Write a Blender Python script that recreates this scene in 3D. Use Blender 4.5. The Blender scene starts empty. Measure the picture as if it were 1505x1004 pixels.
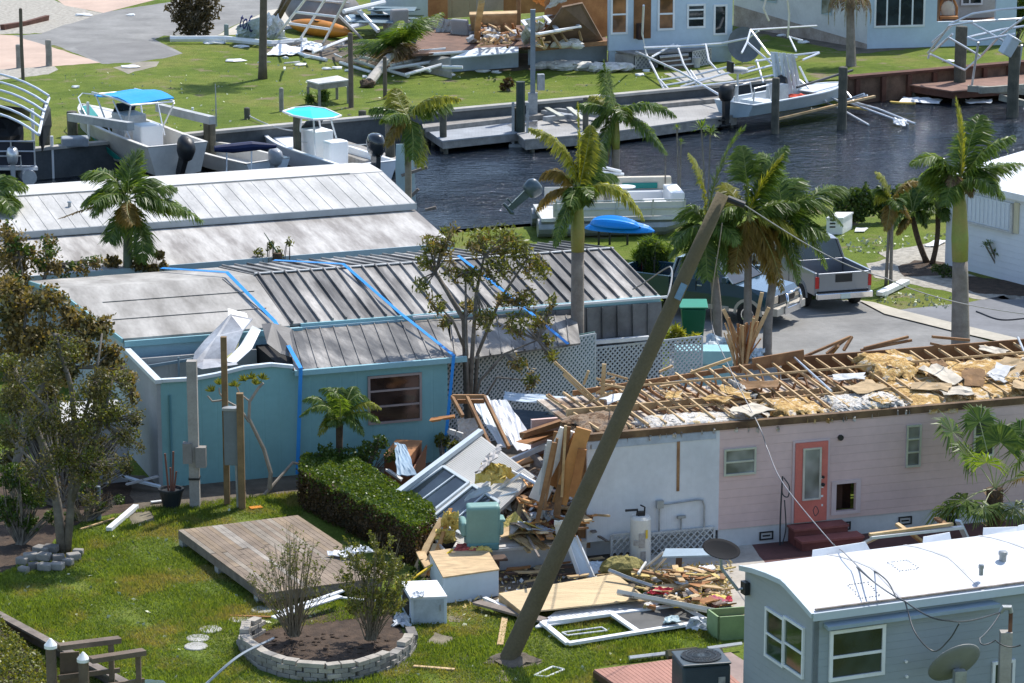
import bpy, math, random
import numpy as np
from mathutils import Vector, Matrix
from math import radians, sin, cos, pi
R = random.Random(7)
NR = np.random.RandomState(11)
scene = bpy.context.scene
COL = scene.collection
# ---------------------------------------------------------------- camera
F = 4500.0; TH = math.atan(1066/4500.0); H = cos(TH)/.0465
cd = bpy.data.cameras.new('camera'); cam = bpy.data.objects.new('camera', cd); COL.objects.link(cam)
cam.location = (0, 0, H); cam.rotation_euler = (pi/2-TH, 0, 0)
cd.sensor_width = 36; cd.sensor_fit = 'HORIZONTAL'; cd.lens = 36*F/1505.0
cd.clip_start = 1; cd.clip_end = 3000
scene.camera = cam
# ---------------------------------------------------------------- light
SUN = Vector((.41, .55, 1)).normalized()
w = bpy.data.worlds.new('World'); scene.world = w; w.use_nodes = True
nt = w.node_tree; bg = nt.nodes['Background']
sky = nt.nodes.new('ShaderNodeTexSky'); sky.sky_type = 'NISHITA'; sky.sun_disc = False
sky.sun_elevation = math.asin(SUN.z); sky.sun_rotation = math.atan2(SUN.x, SUN.y)
sky.altitude = 0; sky.air_density = 1.0; sky.dust_density = 0.8; sky.ozone_density = 1.0
nt.links.new(sky.outputs[0], bg.inputs[0]); bg.inputs[1].default_value = .15
ld = bpy.data.lights.new('sun', 'SUN'); ld.energy = 3.4; ld.angle = radians(.5); ld.color = (1, .955, .89)
lo = bpy.data.objects.new('sun', ld); COL.objects.link(lo); lo.location = (0, 0, 60)
lo.rotation_euler = SUN.to_track_quat('Z', 'Y').to_euler()
scene.view_settings.view_transform = 'Standard'; scene.view_settings.look = 'None'
scene.view_settings.exposure = .72; scene.view_settings.gamma = 1
scene.render.engine = 'CYCLES'
# ---------------------------------------------------------------- projection helpers
_c, _s = cos(TH), sin(TH)
def ray(px, py):
    u = (px-752.5)/F; v = (502-py)/F
    return Vector((u, _c+v*_s, -_s+v*_c))
CP = Vector((0, 0, H))
def G(px, py, z=0.0):
    "point of the picture at a known height"
    d = ray(px, py); return CP + d*((z-H)/d.z)
def D(px, py, y):
    "point of the picture at a known distance"
    d = ray(px, py); return CP + d*(y/d.y)
def zat(p, py):
    v = (502-py)/F
    return H + p[1]*(_c*v-_s)/(_c+_s*v)
def up(px, py0, py1, z=0.0):
    "base point of something upright and the point of its top"
    a = G(px, py0, z); return a, Vector((a.x, a.y, zat(a, py1)))
class Fr:
    "a building's own axes: a along its front, b into its depth"
    def __init__(s, o, az):
        s.o = Vector((o[0], o[1], 0)); s.u = Vector((cos(radians(az)), sin(radians(az)), 0)); s.v = Vector((-s.u.y, s.u.x, 0)); s.az = radians(az)
    def w(s, a, b, z): return s.o + s.u*a + s.v*b + Vector((0, 0, z))
    def l(s, px, py, z):
        d = G(px, py, z)-s.o; return d.dot(s.u), d.dot(s.v)
    def fb(s, px, py, b):
        d = ray(px, py); t = (b-(CP-s.o).dot(s.v))/d.dot(s.v); q = CP+d*t
        return (q-s.o).dot(s.u), q.z
    def fa(s, px, py, a):
        d = ray(px, py); t = (a-(CP-s.o).dot(s.u))/d.dot(s.u); q = CP+d*t
        return (q-s.o).dot(s.v), q.z
# ---------------------------------------------------------------- mesh builder
class MB:
    def __init__(s): s.V = []; s.F = []; s.arr = []
    def add(s, vs, fs):
        n = len(s.V); s.V += [tuple(v) for v in vs]; s.F += [tuple(i+n for i in f) for f in fs]; return s
    def para(s, o, x, y, z):
        o, x, y, z = map(Vector, (o, x, y, z))
        if x.cross(y).dot(z) < 0: x, y = y, x
        v = [o, o+x, o+x+y, o+y, o+z, o+x+z, o+x+y+z, o+y+z]
        return s.add(v, [(0,3,2,1),(4,5,6,7),(0,1,5,4),(1,2,6,5),(2,3,7,6),(3,0,4,7)])
    def fbox(s, fr, a0, a1, b0, b1, z0, z1):
        return s.para(fr.w(a0, b0, z0), fr.u*(a1-a0), fr.v*(b1-b0), (0, 0, z1-z0))
    def box(s, c, sx, sy, sz, az=0, rot=None):
        m = rot if rot is not None else Matrix.Rotation(radians(az), 3, 'Z')
        x, y, z = m @ Vector((sx, 0, 0)), m @ Vector((0, sy, 0)), m @ Vector((0, 0, sz))
        return s.para(Vector(c)-(x+y+z)/2, x, y, z)
    def beam(s, p0, p1, w, h, upv=(0, 0, 1)):
        p0, p1 = Vector(p0), Vector(p1); d = (p1-p0); upv = Vector(upv)
        if abs(d.normalized().dot(upv)) > .98: upv = Vector((0, 1, 0))
        x = d.cross(upv).normalized(); z = x.cross(d).normalized()
        return s.para(p0-x*w/2-z*h/2, x*w, d, z*h)
    def tube(s, pts, r, n=7, cap=True):
        pts = [Vector(p) for p in pts]; k = len(pts)
        if not isinstance(r, (list, tuple)): r = [r]*k
        vs = []; fs = []
        ref = None
        for i, p in enumerate(pts):
            t = (pts[min(i+1, k-1)]-pts[max(i-1, 0)]).normalized()
            if ref is None:
                ref = Vector((0, 0, 1)) if abs(t.z) < .9 else Vector((1, 0, 0))
            x = t.cross(ref).normalized(); y = x.cross(t).normalized(); ref = y
            for j in range(n):
                a = 2*pi*j/n; vs.append(p + x*cos(a)*r[i] + y*sin(a)*r[i])
        for i in range(k-1):
            for j in range(n):
                a = i*n+j; b = i*n+(j+1) % n
                fs.append((a, b, b+n, a+n))
        if cap: fs += [tuple(range(n-1, -1, -1)), tuple((k-1)*n+j for j in range(n))]
        return s.add(vs, fs)
    def slab(s, pts, t):
        "polygon with a thickness vector t"
        pts = [Vector(p) for p in pts]; n = len(pts); t = Vector(t)
        nr = Vector((0, 0, 0))
        for i in range(n): nr += pts[i].cross(pts[(i+1) % n])
        if nr.dot(t) < 0: pts = pts[::-1]
        return s.add(pts+[p+t for p in pts], [tuple(range(n-1, -1, -1)), tuple(range(n, 2*n))]+[(i, (i+1) % n, (i+1) % n+n, i+n) for i in range(n)])
    def lathe(s, c, prof, n=16, axis=None):
        "prof: (radius, height) list"
        c = Vector(c); m = (Vector(axis).to_track_quat('Z', 'Y').to_matrix() if axis is not None else Matrix.Identity(3))
        vs = []; fs = []; k = len(prof)
        for r, z in prof:
            for j in range(n): vs.append(c + m @ Vector((r*cos(2*pi*j/n), r*sin(2*pi*j/n), z)))
        for i in range(k-1):
            for j in range(n): fs.append((i*n+j, i*n+(j+1) % n, (i+1)*n+(j+1) % n, (i+1)*n+j))
        fs += [tuple(range(n-1, -1, -1)), tuple((k-1)*n+j for j in range(n))]
        return s.add(vs, fs)
    def blob(s, c, rx, ry, rz, n=10, amp=.15, az=0):
        c = Vector(c); vs = []; fs = []; m = Matrix.Rotation(radians(az), 3, 'Z'); k = max(4, n//2)
        for i in range(k+1):
            for j in range(n):
                th = pi*i/k; ph = 2*pi*j/n; q = 1+R.uniform(-amp, amp) if 0 < i < k else 1
                vs.append(c + m @ Vector((rx*sin(th)*cos(ph)*q, ry*sin(th)*sin(ph)*q, -rz*cos(th)*q)))
        for i in range(k):
            for j in range(n): fs.append((i*n+j, i*n+(j+1) % n, (i+1)*n+(j+1) % n, (i+1)*n+j))
        return s.add(vs, fs)
    def grid(s, P, t=None):
        "P rows of points; t thickness vector or None"
        m, n = len(P), len(P[0]); vs = [p for r in P for p in r]
        fs = [(i*n+j, i*n+j+1, (i+1)*n+j+1, (i+1)*n+j) for i in range(m-1) for j in range(n-1)]
        if t is not None:
            t = Vector(t); N = m*n
            vs = vs+[Vector(p)+t for p in vs]
            fs2 = [tuple(i+N for i in f[::-1]) for f in fs]
            for i in range(m-1):
                for a in (0, n-1): fs2.append((i*n+a, (i+1)*n+a, (i+1)*n+a+N, i*n+a+N))
            for j in range(n-1):
                for a in (0, (m-1)*n): fs2.append((a+j, a+j+1, a+j+1+N, a+j+N))
            fs = fs+fs2
        return s.add(vs, fs)
    def leaves(s, C, L, W, dirs=None, jitter=1.0):
        "numpy diamonds: centres C (n,3), length L, width W"
        C = np.asarray(C, float); n = len(C)
        d = NR.normal(size=(n, 3))*jitter
        if dirs is not None: d = d + np.asarray(dirs)
        d /= np.linalg.norm(d, axis=1)[:, None]+1e-9
        e = np.cross(d, NR.normal(size=(n, 3))); e /= np.linalg.norm(e, axis=1)[:, None]+1e-9
        k = NR.uniform(.65, 1.25, (n, 1)); d *= L*k/2; e *= W*k/2
        s.arr.append(np.stack([C-d, C+e, C+d, C-e], 1)); return s
    def quads(s, Q): s.arr.append(np.asarray(Q, float).reshape(-1, 4, 3)); return s
    def mesh(s, name, inv):
        V = np.array(s.V, float).reshape(-1, 3); F_ = s.F
        nv = len(V)
        if s.arr:
            A = np.concatenate(s.arr).reshape(-1, 3); q = len(A)//4
            idx = (np.arange(q*4)+nv).reshape(-1, 4); V = np.concatenate([V, A]) if nv else A
        else: idx = np.zeros((0, 4), int)
        M4 = np.array(inv); V = V @ M4[:3, :3].T + M4[:3, 3]
        me = bpy.data.meshes.new(name)
        loops = [i for f in F_ for i in f]; tot = [len(f) for f in F_]
        loops = np.concatenate([np.array(loops, int), idx.reshape(-1)]) if len(idx) else np.array(loops, int)
        tot = np.array(tot+[4]*len(idx), int); st = np.concatenate([[0], np.cumsum(tot)[:-1]])
        me.vertices.add(len(V)); me.vertices.foreach_set('co', V.reshape(-1))
        me.loops.add(len(loops)); me.loops.foreach_set('vertex_index', loops.astype(np.int32))
        me.polygons.add(len(tot)); me.polygons.foreach_set('loop_start', st.astype(np.int32)); me.polygons.foreach_set('loop_total', tot.astype(np.int32))
        me.update(calc_edges=True); me.validate()
        return me
MW = {}
def tag(o, label=None, cat=None, group=None, kind=None):
    if label: o['label'] = label
    if cat: o['category'] = cat
    if group: o['group'] = group
    if kind: o['kind'] = kind
    return o
def thing(name, label, cat, loc=(0, 0, 0), az=0, group=None):
    o = bpy.data.objects.new(name, None); COL.objects.link(o); o.empty_display_size = .2
    loc = Vector(loc); o.location = loc; o.rotation_euler = (0, 0, az)
    MW[o] = Matrix.Translation(loc) @ Matrix.Rotation(az, 4, 'Z')
    return tag(o, label, cat, group)
def obj(name, mb, mat, parent=None, loc=None, az=0, smooth=False, bevel=0, label=None, cat=None, group=None, kind=None):
    if parent is not None: mw = MW[parent]; ml = Matrix.Identity(4)
    else:
        if loc is None: loc = Vector((0, 0, 0)) if (not mb.V) else Vector(mb.V[0])
        mw = Matrix.Translation(Vector(loc)) @ Matrix.Rotation(az, 4, 'Z'); ml = mw
    me = mb.mesh(name, mw.inverted()); me.materials.append(mat)
    me.polygons.foreach_set('use_smooth', [bool(smooth)]*len(me.polygons))
    o = bpy.data.objects.new(name, me); COL.objects.link(o); MW[o] = mw
    if parent is not None: o.parent = parent
    else:
        o.location = mw.to_translation(); o.rotation_euler = (0, 0, az)
    if bevel:
        m = o.modifiers.new('bevel', 'BEVEL'); m.width = bevel; m.segments = 2 if bevel < .05 else 4; m.limit_method = 'ANGLE'
    return tag(o, label, cat, group, kind)
def dup(o, dx, dy, dz=0, rz=None, label=None):
    c = o.copy(); COL.objects.link(c); c.location = Vector(o.location)+Vector((dx, dy, dz))
    if rz is not None: c.rotation_euler = (0, 0, rz)
    if label: c['label'] = label
    for ch in list(o.children):
        k = ch.copy(); COL.objects.link(k); k.parent = c
        for g in list(ch.children):
            q = g.copy(); COL.objects.link(q); q.parent = k
    return c
# ---------------------------------------------------------------- materials
def newmat(name):
    m = bpy.data.materials.new(name); m.use_nodes = True
    return m, m.node_tree, m.node_tree.nodes['Principled BSDF']
def N(t, k, **kw):
    n = t.nodes.new(k)
    for a, b in kw.items(): setattr(n, a, b)
    return n
def noise(t, scale, detail=4, stretch=(1, 1, 1), rough=.55, coord='Object', dist=0):
    tc = N(t, 'ShaderNodeTexCoord'); mp = N(t, 'ShaderNodeMapping'); mp.inputs['Scale'].default_value = stretch
    n = N(t, 'ShaderNodeTexNoise'); n.inputs['Scale'].default_value = scale; n.inputs['Detail'].default_value = detail
    n.inputs['Roughness'].default_value = rough; n.inputs['Distortion'].default_value = dist
    t.links.new(tc.outputs[coord], mp.inputs[0]); t.links.new(mp.outputs[0], n.inputs['Vector']); return n
def ramp(t, src, stops):
    r = N(t, 'ShaderNodeValToRGB'); e = r.color_ramp.elements
    while len(e) < len(stops): e.new(.5)
    for i, (p, c) in enumerate(stops): e[i].position = p; e[i].color = (*c, 1)
    t.links.new(src, r.inputs[0]); return r
def mixc(t, f, a, b, mode='MIX'):
    m = N(t, 'ShaderNodeMix', data_type='RGBA', blend_type=mode)
    for s_, v in ((0, f), (6, a), (7, b)):
        if isinstance(v, (int, float)): m.inputs[s_].default_value = v
        elif isinstance(v, tuple): m.inputs[s_].default_value = (*v, 1)
        else: t.links.new(v, m.inputs[s_])
    return m.outputs[2]
def bump(t, b, src, dist, strength=1.0):
    n = N(t, 'ShaderNodeBump'); n.inputs['Distance'].default_value = dist; n.inputs['Strength'].default_value = strength
    t.links.new(src, n.inputs['Height']); t.links.new(n.outputs[0], b.inputs['Normal'])
def mul(c, k): return tuple(min(1, max(0, x*k)) for x in c)
_mc = {}
def M(name, col=(.5, .5, .5), rough=.6, var=.18, scale=2.5, col2=None, stretch=(1, 1, 1), bmp=0.0, bscale=30, metal=0, pos=(.35, .7), stripes=None, spec=.4, coat=0):
    "weathered surface: two scales of noise between two tones, optional real-looking relief"
    if name in _mc: return _mc[name]
    m, t, b = newmat(name)
    n1 = noise(t, scale, 5, stretch); c2 = col2 or mul(col, 1-var)
    r1 = ramp(t, n1.outputs[0], [(pos[0], c2), (pos[1], mul(col, 1+var*.4))])
    n2 = noise(t, scale*9, 3, stretch)
    f = ramp(t, n2.outputs[0], [(.3, (1-var*.6,)*3), (.7, (1, 1, 1))])
    out = mixc(t, 1.0, r1.outputs[0], f.outputs[0], 'MULTIPLY')
    t.links.new(out, b.inputs['Base Color'])
    b.inputs['Roughness'].default_value = rough; b.inputs['Metallic'].default_value = metal
    b.inputs['Specular IOR Level'].default_value = spec; b.inputs['Coat Weight'].default_value = coat
    if stripes:      # (axis, period m, depth): lap or groove relief
        ax, per, dep = stripes[:3]
        tc = N(t, 'ShaderNodeTexCoord'); sp = N(t, 'ShaderNodeSeparateXYZ'); t.links.new(tc.outputs['Object'], sp.inputs[0])
        ma = N(t, 'ShaderNodeMath', operation='MULTIPLY'); ma.inputs[1].default_value = 1/per; t.links.new(sp.outputs['XYZ'.index(ax)], ma.inputs[0])
        fr = N(t, 'ShaderNodeMath', operation='FRACT'); t.links.new(ma.outputs[0], fr.inputs[0])
        if len(stripes) > 3:   # groove
            rr = ramp(t, fr.outputs[0], [(0, (0, 0, 0)), (.08, (1, 1, 1)), (.92, (1, 1, 1)), (1, (0, 0, 0))]); src = rr.outputs[0]
        else:
            sb = N(t, 'ShaderNodeMath', operation='SUBTRACT'); sb.inputs[0].default_value = 1; t.links.new(fr.outputs[0], sb.inputs[1]); src = sb.outputs[0]
        bump(t, b, src, dep)
    elif bmp: bump(t, b, noise(t, bscale, 4, stretch).outputs[0], bmp)
    _mc[name] = m; return m
def panelled(m, per, lo=.45, off=0.0, slant=0.0):
    "each roof sheet weathers to its own tone: varies by sheet along local X"
    t = m.node_tree; b = t.nodes['Principled BSDF']; src = b.inputs['Base Color'].links[0].from_socket
    tc = N(t, 'ShaderNodeTexCoord'); sp = N(t, 'ShaderNodeSeparateXYZ'); t.links.new(tc.outputs['Object'], sp.inputs[0])
    sl = N(t, 'ShaderNodeMath', operation='MULTIPLY_ADD'); sl.inputs[1].default_value = -slant; t.links.new(sp.outputs[1], sl.inputs[0]); t.links.new(sp.outputs[0], sl.inputs[2])
    a = N(t, 'ShaderNodeMath', operation='SUBTRACT'); a.inputs[1].default_value = off; t.links.new(sl.outputs[0], a.inputs[0])
    d = N(t, 'ShaderNodeMath', operation='DIVIDE'); d.inputs[1].default_value = per; t.links.new(a.outputs[0], d.inputs[0])
    f = N(t, 'ShaderNodeMath', operation='FLOOR'); t.links.new(d.outputs[0], f.inputs[0])
    w_ = N(t, 'ShaderNodeTexWhiteNoise', noise_dimensions='1D'); t.links.new(f.outputs[0], w_.inputs['W'])
    r = ramp(t, w_.outputs['Value'], [(0, (lo,)*3), (1, (1.15, 1.13, 1.1))])
    n = noise(t, .25, 2); r2 = ramp(t, n.outputs[0], [(.4, (.6,)*3), (.6, (1.1,)*3)])
    t.links.new(mixc(t, 1, mixc(t, 1, src, r.outputs[0], 'MULTIPLY'), r2.outputs[0], 'MULTIPLY'), b.inputs['Base Color']); return m
def leafmat(name, a, bcol, trans=.35, rough=.5):
    if name in _mc: return _mc[name]
    m, t, b = newmat(name)
    g = N(t, 'ShaderNodeNewGeometry'); r = ramp(t, g.outputs['Random Per Island'], [(0, a), (1, bcol)])
    n = noise(t, .9, 2); f = ramp(t, n.outputs[0], [(.3, (.75, .75, .75)), (.7, (1, 1, 1))])
    c = mixc(t, 1.0, r.outputs[0], f.outputs[0], 'MULTIPLY')
    if name == 'grass_blade':
        k = ramp(t, noise(t, .5, 6, rough=.65).outputs[0], [(.5, (0, 0, 0)), (.62, (.85,)*3)]); c = mixc(t, k.outputs[0], c, (.3, .25, .1))
    t.links.new(c, b.inputs['Base Color']); b.inputs['Roughness'].default_value = rough; b.inputs['Specular IOR Level'].default_value = .35
    tr = N(t, 'ShaderNodeBsdfTranslucent'); c2 = mixc(t, 1.0, c, (1.6, 1.5, .5), 'MULTIPLY'); t.links.new(c2, tr.inputs[0])
    mx = N(t, 'ShaderNodeMixShader'); mx.inputs[0].default_value = trans
    t.links.new(b.outputs[0], mx.inputs[1]); t.links.new(tr.outputs[0], mx.inputs[2])
    t.links.new(mx.outputs[0], t.nodes['Material Output'].inputs[0]); _mc[name] = m; return m
WHITE = M('white_paint', (.78, .79, .79), .45, .12, 1.5)
CLEANW = M('clean_white', (.82, .82, .81), .35, .05, 1.5)
OLDW = M('weathered_white', (.62, .62, .6), .7, .3, 1.2)
ALU = M('aluminium', (.62, .64, .66), .35, .15, 3, metal=.6)
GALV = M('galvanised', (.4, .42, .43), .45, .25, 4, metal=.4)
LUM = M('new_lumber', (.58, .42, .23), .75, .25, 2, stretch=(1, 1, 1), col2=(.4, .26, .12))
LUMB = M('brown_lumber', (.36, .2, .09), .8, .3, 2, col2=(.2, .1, .045))
PLYB = M('orange_plywood', (.42, .2, .07), .75, .25, 1.2, col2=(.27, .11, .035))
OLDWOOD = M('grey_weathered_wood', (.24, .2, .165), .9, .35, 3, bmp=.01, bscale=20)
GREYWOOD = M('silver_grey_wood', (.33, .31, .28), .9, .3, 3, bmp=.01, bscale=20)
PILE = M('creosoted_pile', (.13, .12, .09), .85, .35, 2, bmp=.01, bscale=15, col2=(.07, .07, .055))
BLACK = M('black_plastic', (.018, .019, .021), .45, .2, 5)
DARK = M('painted_dark_interior', (.02, .017, .014), .8, .3, 2)  # near-black colour that paints unlit interiors onto solid faces
CONC = M('concrete', (.42, .41, .38), .9, .22, 1.5, bmp=.004, bscale=40)
RUBBER = M('tyre_rubber', (.02, .02, .02), .8, .2, 8)
def glass(name, col=(.02, .03, .035), rough=.06):
    if name in _mc: return _mc[name]
    m, t, b = newmat(name); n = noise(t, .9, 3); r = ramp(t, n.outputs[0], [(.4, mul(col, .5)), (.65, mul(col, 1.8))])
    t.links.new(r.outputs[0], b.inputs['Base Color']); b.inputs['Roughness'].default_value = rough; b.inputs['Specular IOR Level'].default_value = .8
    bump(t, b, noise(t, 1.3, 1).outputs[0], .01, .4)
    _mc[name] = m; return m
GLASS = glass('dark_glass')
# ================================================================ SETTING
def grassmat():
    m, t, b = newmat('lawn')
    n1 = noise(t, .28, 5); n2 = noise(t, 1.7, 5); n3 = noise(t, 14, 4)
    a = ramp(t, n1.outputs[0], [(.36, (.10, .15, .02)), (.52, (.14, .19, .03)), (.68, (.19, .2, .055))])
    c = ramp(t, n2.outputs[0], [(.3, (.72, .78, .68)), (.68, (1.08, 1.06, 1.04))])
    d = ramp(t, n3.outputs[0], [(.3, (.6, .6, .55)), (.7, (1.25, 1.2, 1.15))])
    o = mixc(t, 1, a.outputs[0], c.outputs[0], 'MULTIPLY'); o = mixc(t, 1, o, d.outputs[0], 'MULTIPLY')
    n4 = noise(t, .6, 6, rough=.65); k = ramp(t, n4.outputs[0], [(.57, (0, 0, 0)), (.66, (1, 1, 1))])
    o = mixc(t, k.outputs[0], o, (.2, .165, .1))
    t.links.new(o, b.inputs['Base Color']); b.inputs['Roughness'].default_value = .95; b.inputs['Specular IOR Level'].default_value = .15
    bump(t, b, noise(t, 22, 4).outputs[0], .05); return m
LAWN = grassmat()
def watermat():
    m, t, b = newmat('canal_water')
    b.inputs['Base Color'].default_value = (.007, .012, .019, 1); b.inputs['Roughness'].default_value = .06
    b.inputs['IOR'].default_value = 1.33; b.inputs['Specular IOR Level'].default_value = .38
    n1 = noise(t, 2.4, 3, (.8, 1.2, 1)); n2 = noise(t, 8, 3, (.8, 1.2, 1)); n3 = noise(t, .16, 3, (.8, 1, 1))
    f = ramp(t, n3.outputs[0], [(.4, (.3,)*3), (.62, (1, 1, 1))])
    ad = N(t, 'ShaderNodeMath', operation='MULTIPLY_ADD'); ad.inputs[1].default_value = .35
    t.links.new(n2.outputs[0], ad.inputs[0]); t.links.new(n1.outputs[0], ad.inputs[2])
    ml = N(t, 'ShaderNodeMath', operation='MULTIPLY'); t.links.new(ad.outputs[0], ml.inputs[0]); t.links.new(f.outputs[0], ml.inputs[1])
    bump(t, b, ml.outputs[0], .3, 1.0); return m
WATER = watermat()
WZ = -1.15
nb = [G(0, 400), G(752, 335), G(1505, 270)]           # near bank
dl = (nb[1]-nb[0]).normalized(); dr = (nb[2]-nb[1]).normalized()
nearbank = [nb[0]-dl*400]+nb+[nb[2]+dr*400]
fb_ = [G(x, y) for x, y in ((78, 220), (400, 189), (760, 156), (1140, 121), (1245, 116.5), (1505, 94))]
farbank = [fb_[0]+(fb_[0]-fb_[1]).normalized()*400]+fb_+[fb_[-1]+(fb_[-1]-fb_[-2]).normalized()*400]
def sheet(name, pts, mat, kind='structure', th=.0, **kw):
    mb = MB()
    if th: mb.slab(pts, (0, 0, -th))
    else:
        n = len(pts); a = sum(pts[i].x*pts[(i+1) % n].y-pts[(i+1) % n].x*pts[i].y for i in range(n))
        if a < 0: pts = pts[::-1]
        mb.add(pts, [tuple(range(n))])
    return obj(name, mb, mat, loc=(0, 0, 0), kind=kind, **kw)
sheet('ground', nearbank+[Vector((400, -60, 0)), Vector((-400, -60, 0))], LAWN, th=4)
sheet('far_ground', farbank+[Vector((2600, 2600, 0)), Vector((-2600, 2600, 0))], LAWN, th=4)
sheet('water', [Vector((-900, -300, WZ)), Vector((900, 200, WZ)), Vector((900, 700, WZ)), Vector((-900, 500, WZ))], WATER)
def ragged(px, amp=2.0, step=9):
    out = []; n = len(px)
    for i in range(n):
        (x0, y0), (x1, y1) = px[i], px[(i+1) % n]; L = math.hypot(x1-x0, y1-y0); k = max(1, int(L/step))
        for j in range(k):
            f = j/k; out.append((x0+(x1-x0)*f+R.uniform(-amp, amp), y0+(y1-y0)*f+R.uniform(-amp, amp)*.5))
    return out
def patch(name, px, mat, z=.004, amp=0, step=9, **kw):
    if amp: px = ragged(px, amp, step)
    return sheet(name, [G(x, y, z) for x, y in px], mat, **kw)
ASPH = M('asphalt', (.2, .195, .185), .92, .18, .7, bmp=.006, bscale=30)
ASPH2 = M('pale_old_asphalt', (.25, .245, .23), .93, .28, .5, bmp=.01, bscale=18)  # the lighter of the two asphalt tones
PAVER = M('pink_pavers', (.5, .37, .29), .9, .15, .5, bmp=.004)
GRAV = M('shell_gravel', (.42, .39, .33), .95, .35, 5, bmp=.02, bscale=25)
MULCH = M('brown_mulch', (.085, .055, .035), .95, .45, 4, bmp=.03, bscale=18)
SAND = M('bare_sand', (.3, .27, .21), .95, .25, 1.5, bmp=.01)
DIRT = M('dirt', (.16, .13, .095), .95, .4, 2, bmp=.02)
DRIVE = M('blue_grey_driveway', (.19, .195, .205), .85, .22, .6)
KERB = M('kerb_concrete', (.46, .42, .34), .9, .2, 1)
# far side
patch('road', [(-40, 55), (60, 50), (95, 30), (150, 18), (250, 3), (330, -30), (460, -30), (420, 10), (385, 20), (330, 44), (318, 54), (240, 52), (228, 58), (268, 78), (240, 86), (195, 92), (150, 94), (80, 66), (-40, 72)], ASPH2, .004, 1)
patch('road_patch', [(110, 70), (215, 60), (262, 78), (225, 87), (150, 92)], ASPH, .008, 1)
patch('driveway', [(30, -40), (250, -40), (235, -2), (152, 19), (95, 8)], PAVER, .006)
patch('driveway', [(-60, 48), (20, 52), (85, 72), (148, 92), (86, 97), (-60, 106)], PAVER, .007, .6)
patch('gravel_yard', [(-60, -20), (35, -20), (95, 7), (150, 19), (60, 49), (-60, 52)], GRAV, .005, 1.5)
patch('gravel_bed', [(-60, 104), (30, 99), (80, 97), (86, 102), (72, 109), (-60, 125)], GRAV, .006, 1)
patch('sidewalk', [(320, 52), (345, 38), (395, 15), (470, 5), (500, 30), (380, 50)], M('pale_concrete_walk', (.5, .46, .38), .9, .15, 1), .010)
patch('bare_soil', [(165, 100), (200, 92), (235, 90), (228, 98), (190, 108)], SAND, .004, 2)
patch('bare_soil', [(600, 108), (900, 100), (900, 90), (560, 60), (460, 60), (380, 74), (440, 80)], DIRT, .005, 3)
patch('bare_soil', [(1100, 45), (1260, 80), (1400, 66), (1400, 50), (1240, 40)], DIRT, .005, 3)
patch('walkway', [(975, 108), (1060, 100), (1080, 118), (1010, 124)], CONC, .009, 1)
# near side
patch('road', [(1010, 400), (1190, 440), (1262, 441), (1285, 452), (1490, 512), (1490, 640), (980, 640), (985, 470)], ASPH2, .004)
patch('driveway', [(1322, 455), (1420, 445), (1520, 425), (1700, 480), (1700, 520), (1490, 500)], DRIVE, .006, .3)
patch('kerb_strip', [(1262, 441), (1284, 444), (1322, 455), (1400, 474), (1500, 498), (1500, 509), (1400, 486), (1300, 461)], KERB, .045)
patch('gravel_bed', [(1275, 388), (1310, 378), (1392, 362), (1400, 395), (1505, 430), (1505, 440), (1440, 440), (1330, 415), (1285, 408)], GRAV, .006, 2)
patch('mulch_bed', [(1318, 392), (1345, 383), (1400, 385), (1410, 405), (1520, 415), (1520, 436), (1430, 430), (1395, 404), (1330, 406)], MULCH, .012, 2)
patch('gravel_bed', [(1290, 372), (1392, 352), (1393, 385), (1330, 392)], GRAV, .009, 2)
patch('mulch_bed', [(-60, 690), (190, 700), (232, 722), (215, 745), (120, 765), (90, 785), (60, 815), (0, 842), (-60, 850)], MULCH, .005, 4)
patch('bare_soil', [(190, 700), (240, 700), (640, 668), (700, 640), (900, 640), (900, 700), (640, 745), (440, 722), (260, 748), (200, 765)], DIRT, .006, 4)
patch('bare_soil', [(560, 700), (860, 640), (1080, 790), (1110, 905), (1040, 905), (960, 865), (740, 890), (640, 880)], DIRT, .008, 4)
patch('concrete_pad', [(930, 812), (1100, 792), (1140, 850), (1100, 905), (1010, 880), (950, 850)], M('pale_rubble_concrete', (.46, .42, .36), .9, .25, 1.2, bmp=.004), .02, 2)
patch('brick_patio', [(1060, 800), (1150, 796), (1505, 755), (1560, 770), (1560, 860), (1100, 850)], M('dark_red_pavers', (.12, .05, .045), .8, .3, 1.5), .016)
for q in ([(640, 930), (668, 938), (655, 950), (628, 944)], [(735, 985), (770, 978), (765, 1000), (730, 1004)], [(660, 905), (680, 904), (684, 912), (662, 915)], [(662, 962), (688, 960), (690, 970), (665, 972)], [(878, 948), (905, 945), (918, 953), (880, 955)], [(186, 755), (222, 752), (230, 768), (192, 772)], [(470, 895), (505, 890), (500, 905), (470, 908)], [(560, 985), (600, 970), (598, 1004), (560, 1012)], [(730, 975), (775, 960), (800, 975), (750, 985)], [(240, 832), (262, 830), (265, 836), (242, 838)]):
    patch('bare_soil', q, M('worn_soil', (.22, .19, .13), .95, .4, 3, bmp=.01), .007, 3.5, 5)
def pip(x, y, poly):
    c = False; n = len(poly)
    for i in range(n):
        x0, y0 = poly[i]; x1, y1 = poly[(i+1) % n]
        if (y0 > y) != (y1 > y) and x < (x1-x0)*(y-y0)/(y1-y0)+x0: c = not c
    return c
def proj(V):
    V = np.asarray(V, float); dz = V[:, 2]-H; zc = V[:, 1]*_c-dz*_s; v = V[:, 1]*_s+dz*_c
    return 752.5+F*V[:, 0]/zc, 502-F*v/zc
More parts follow.
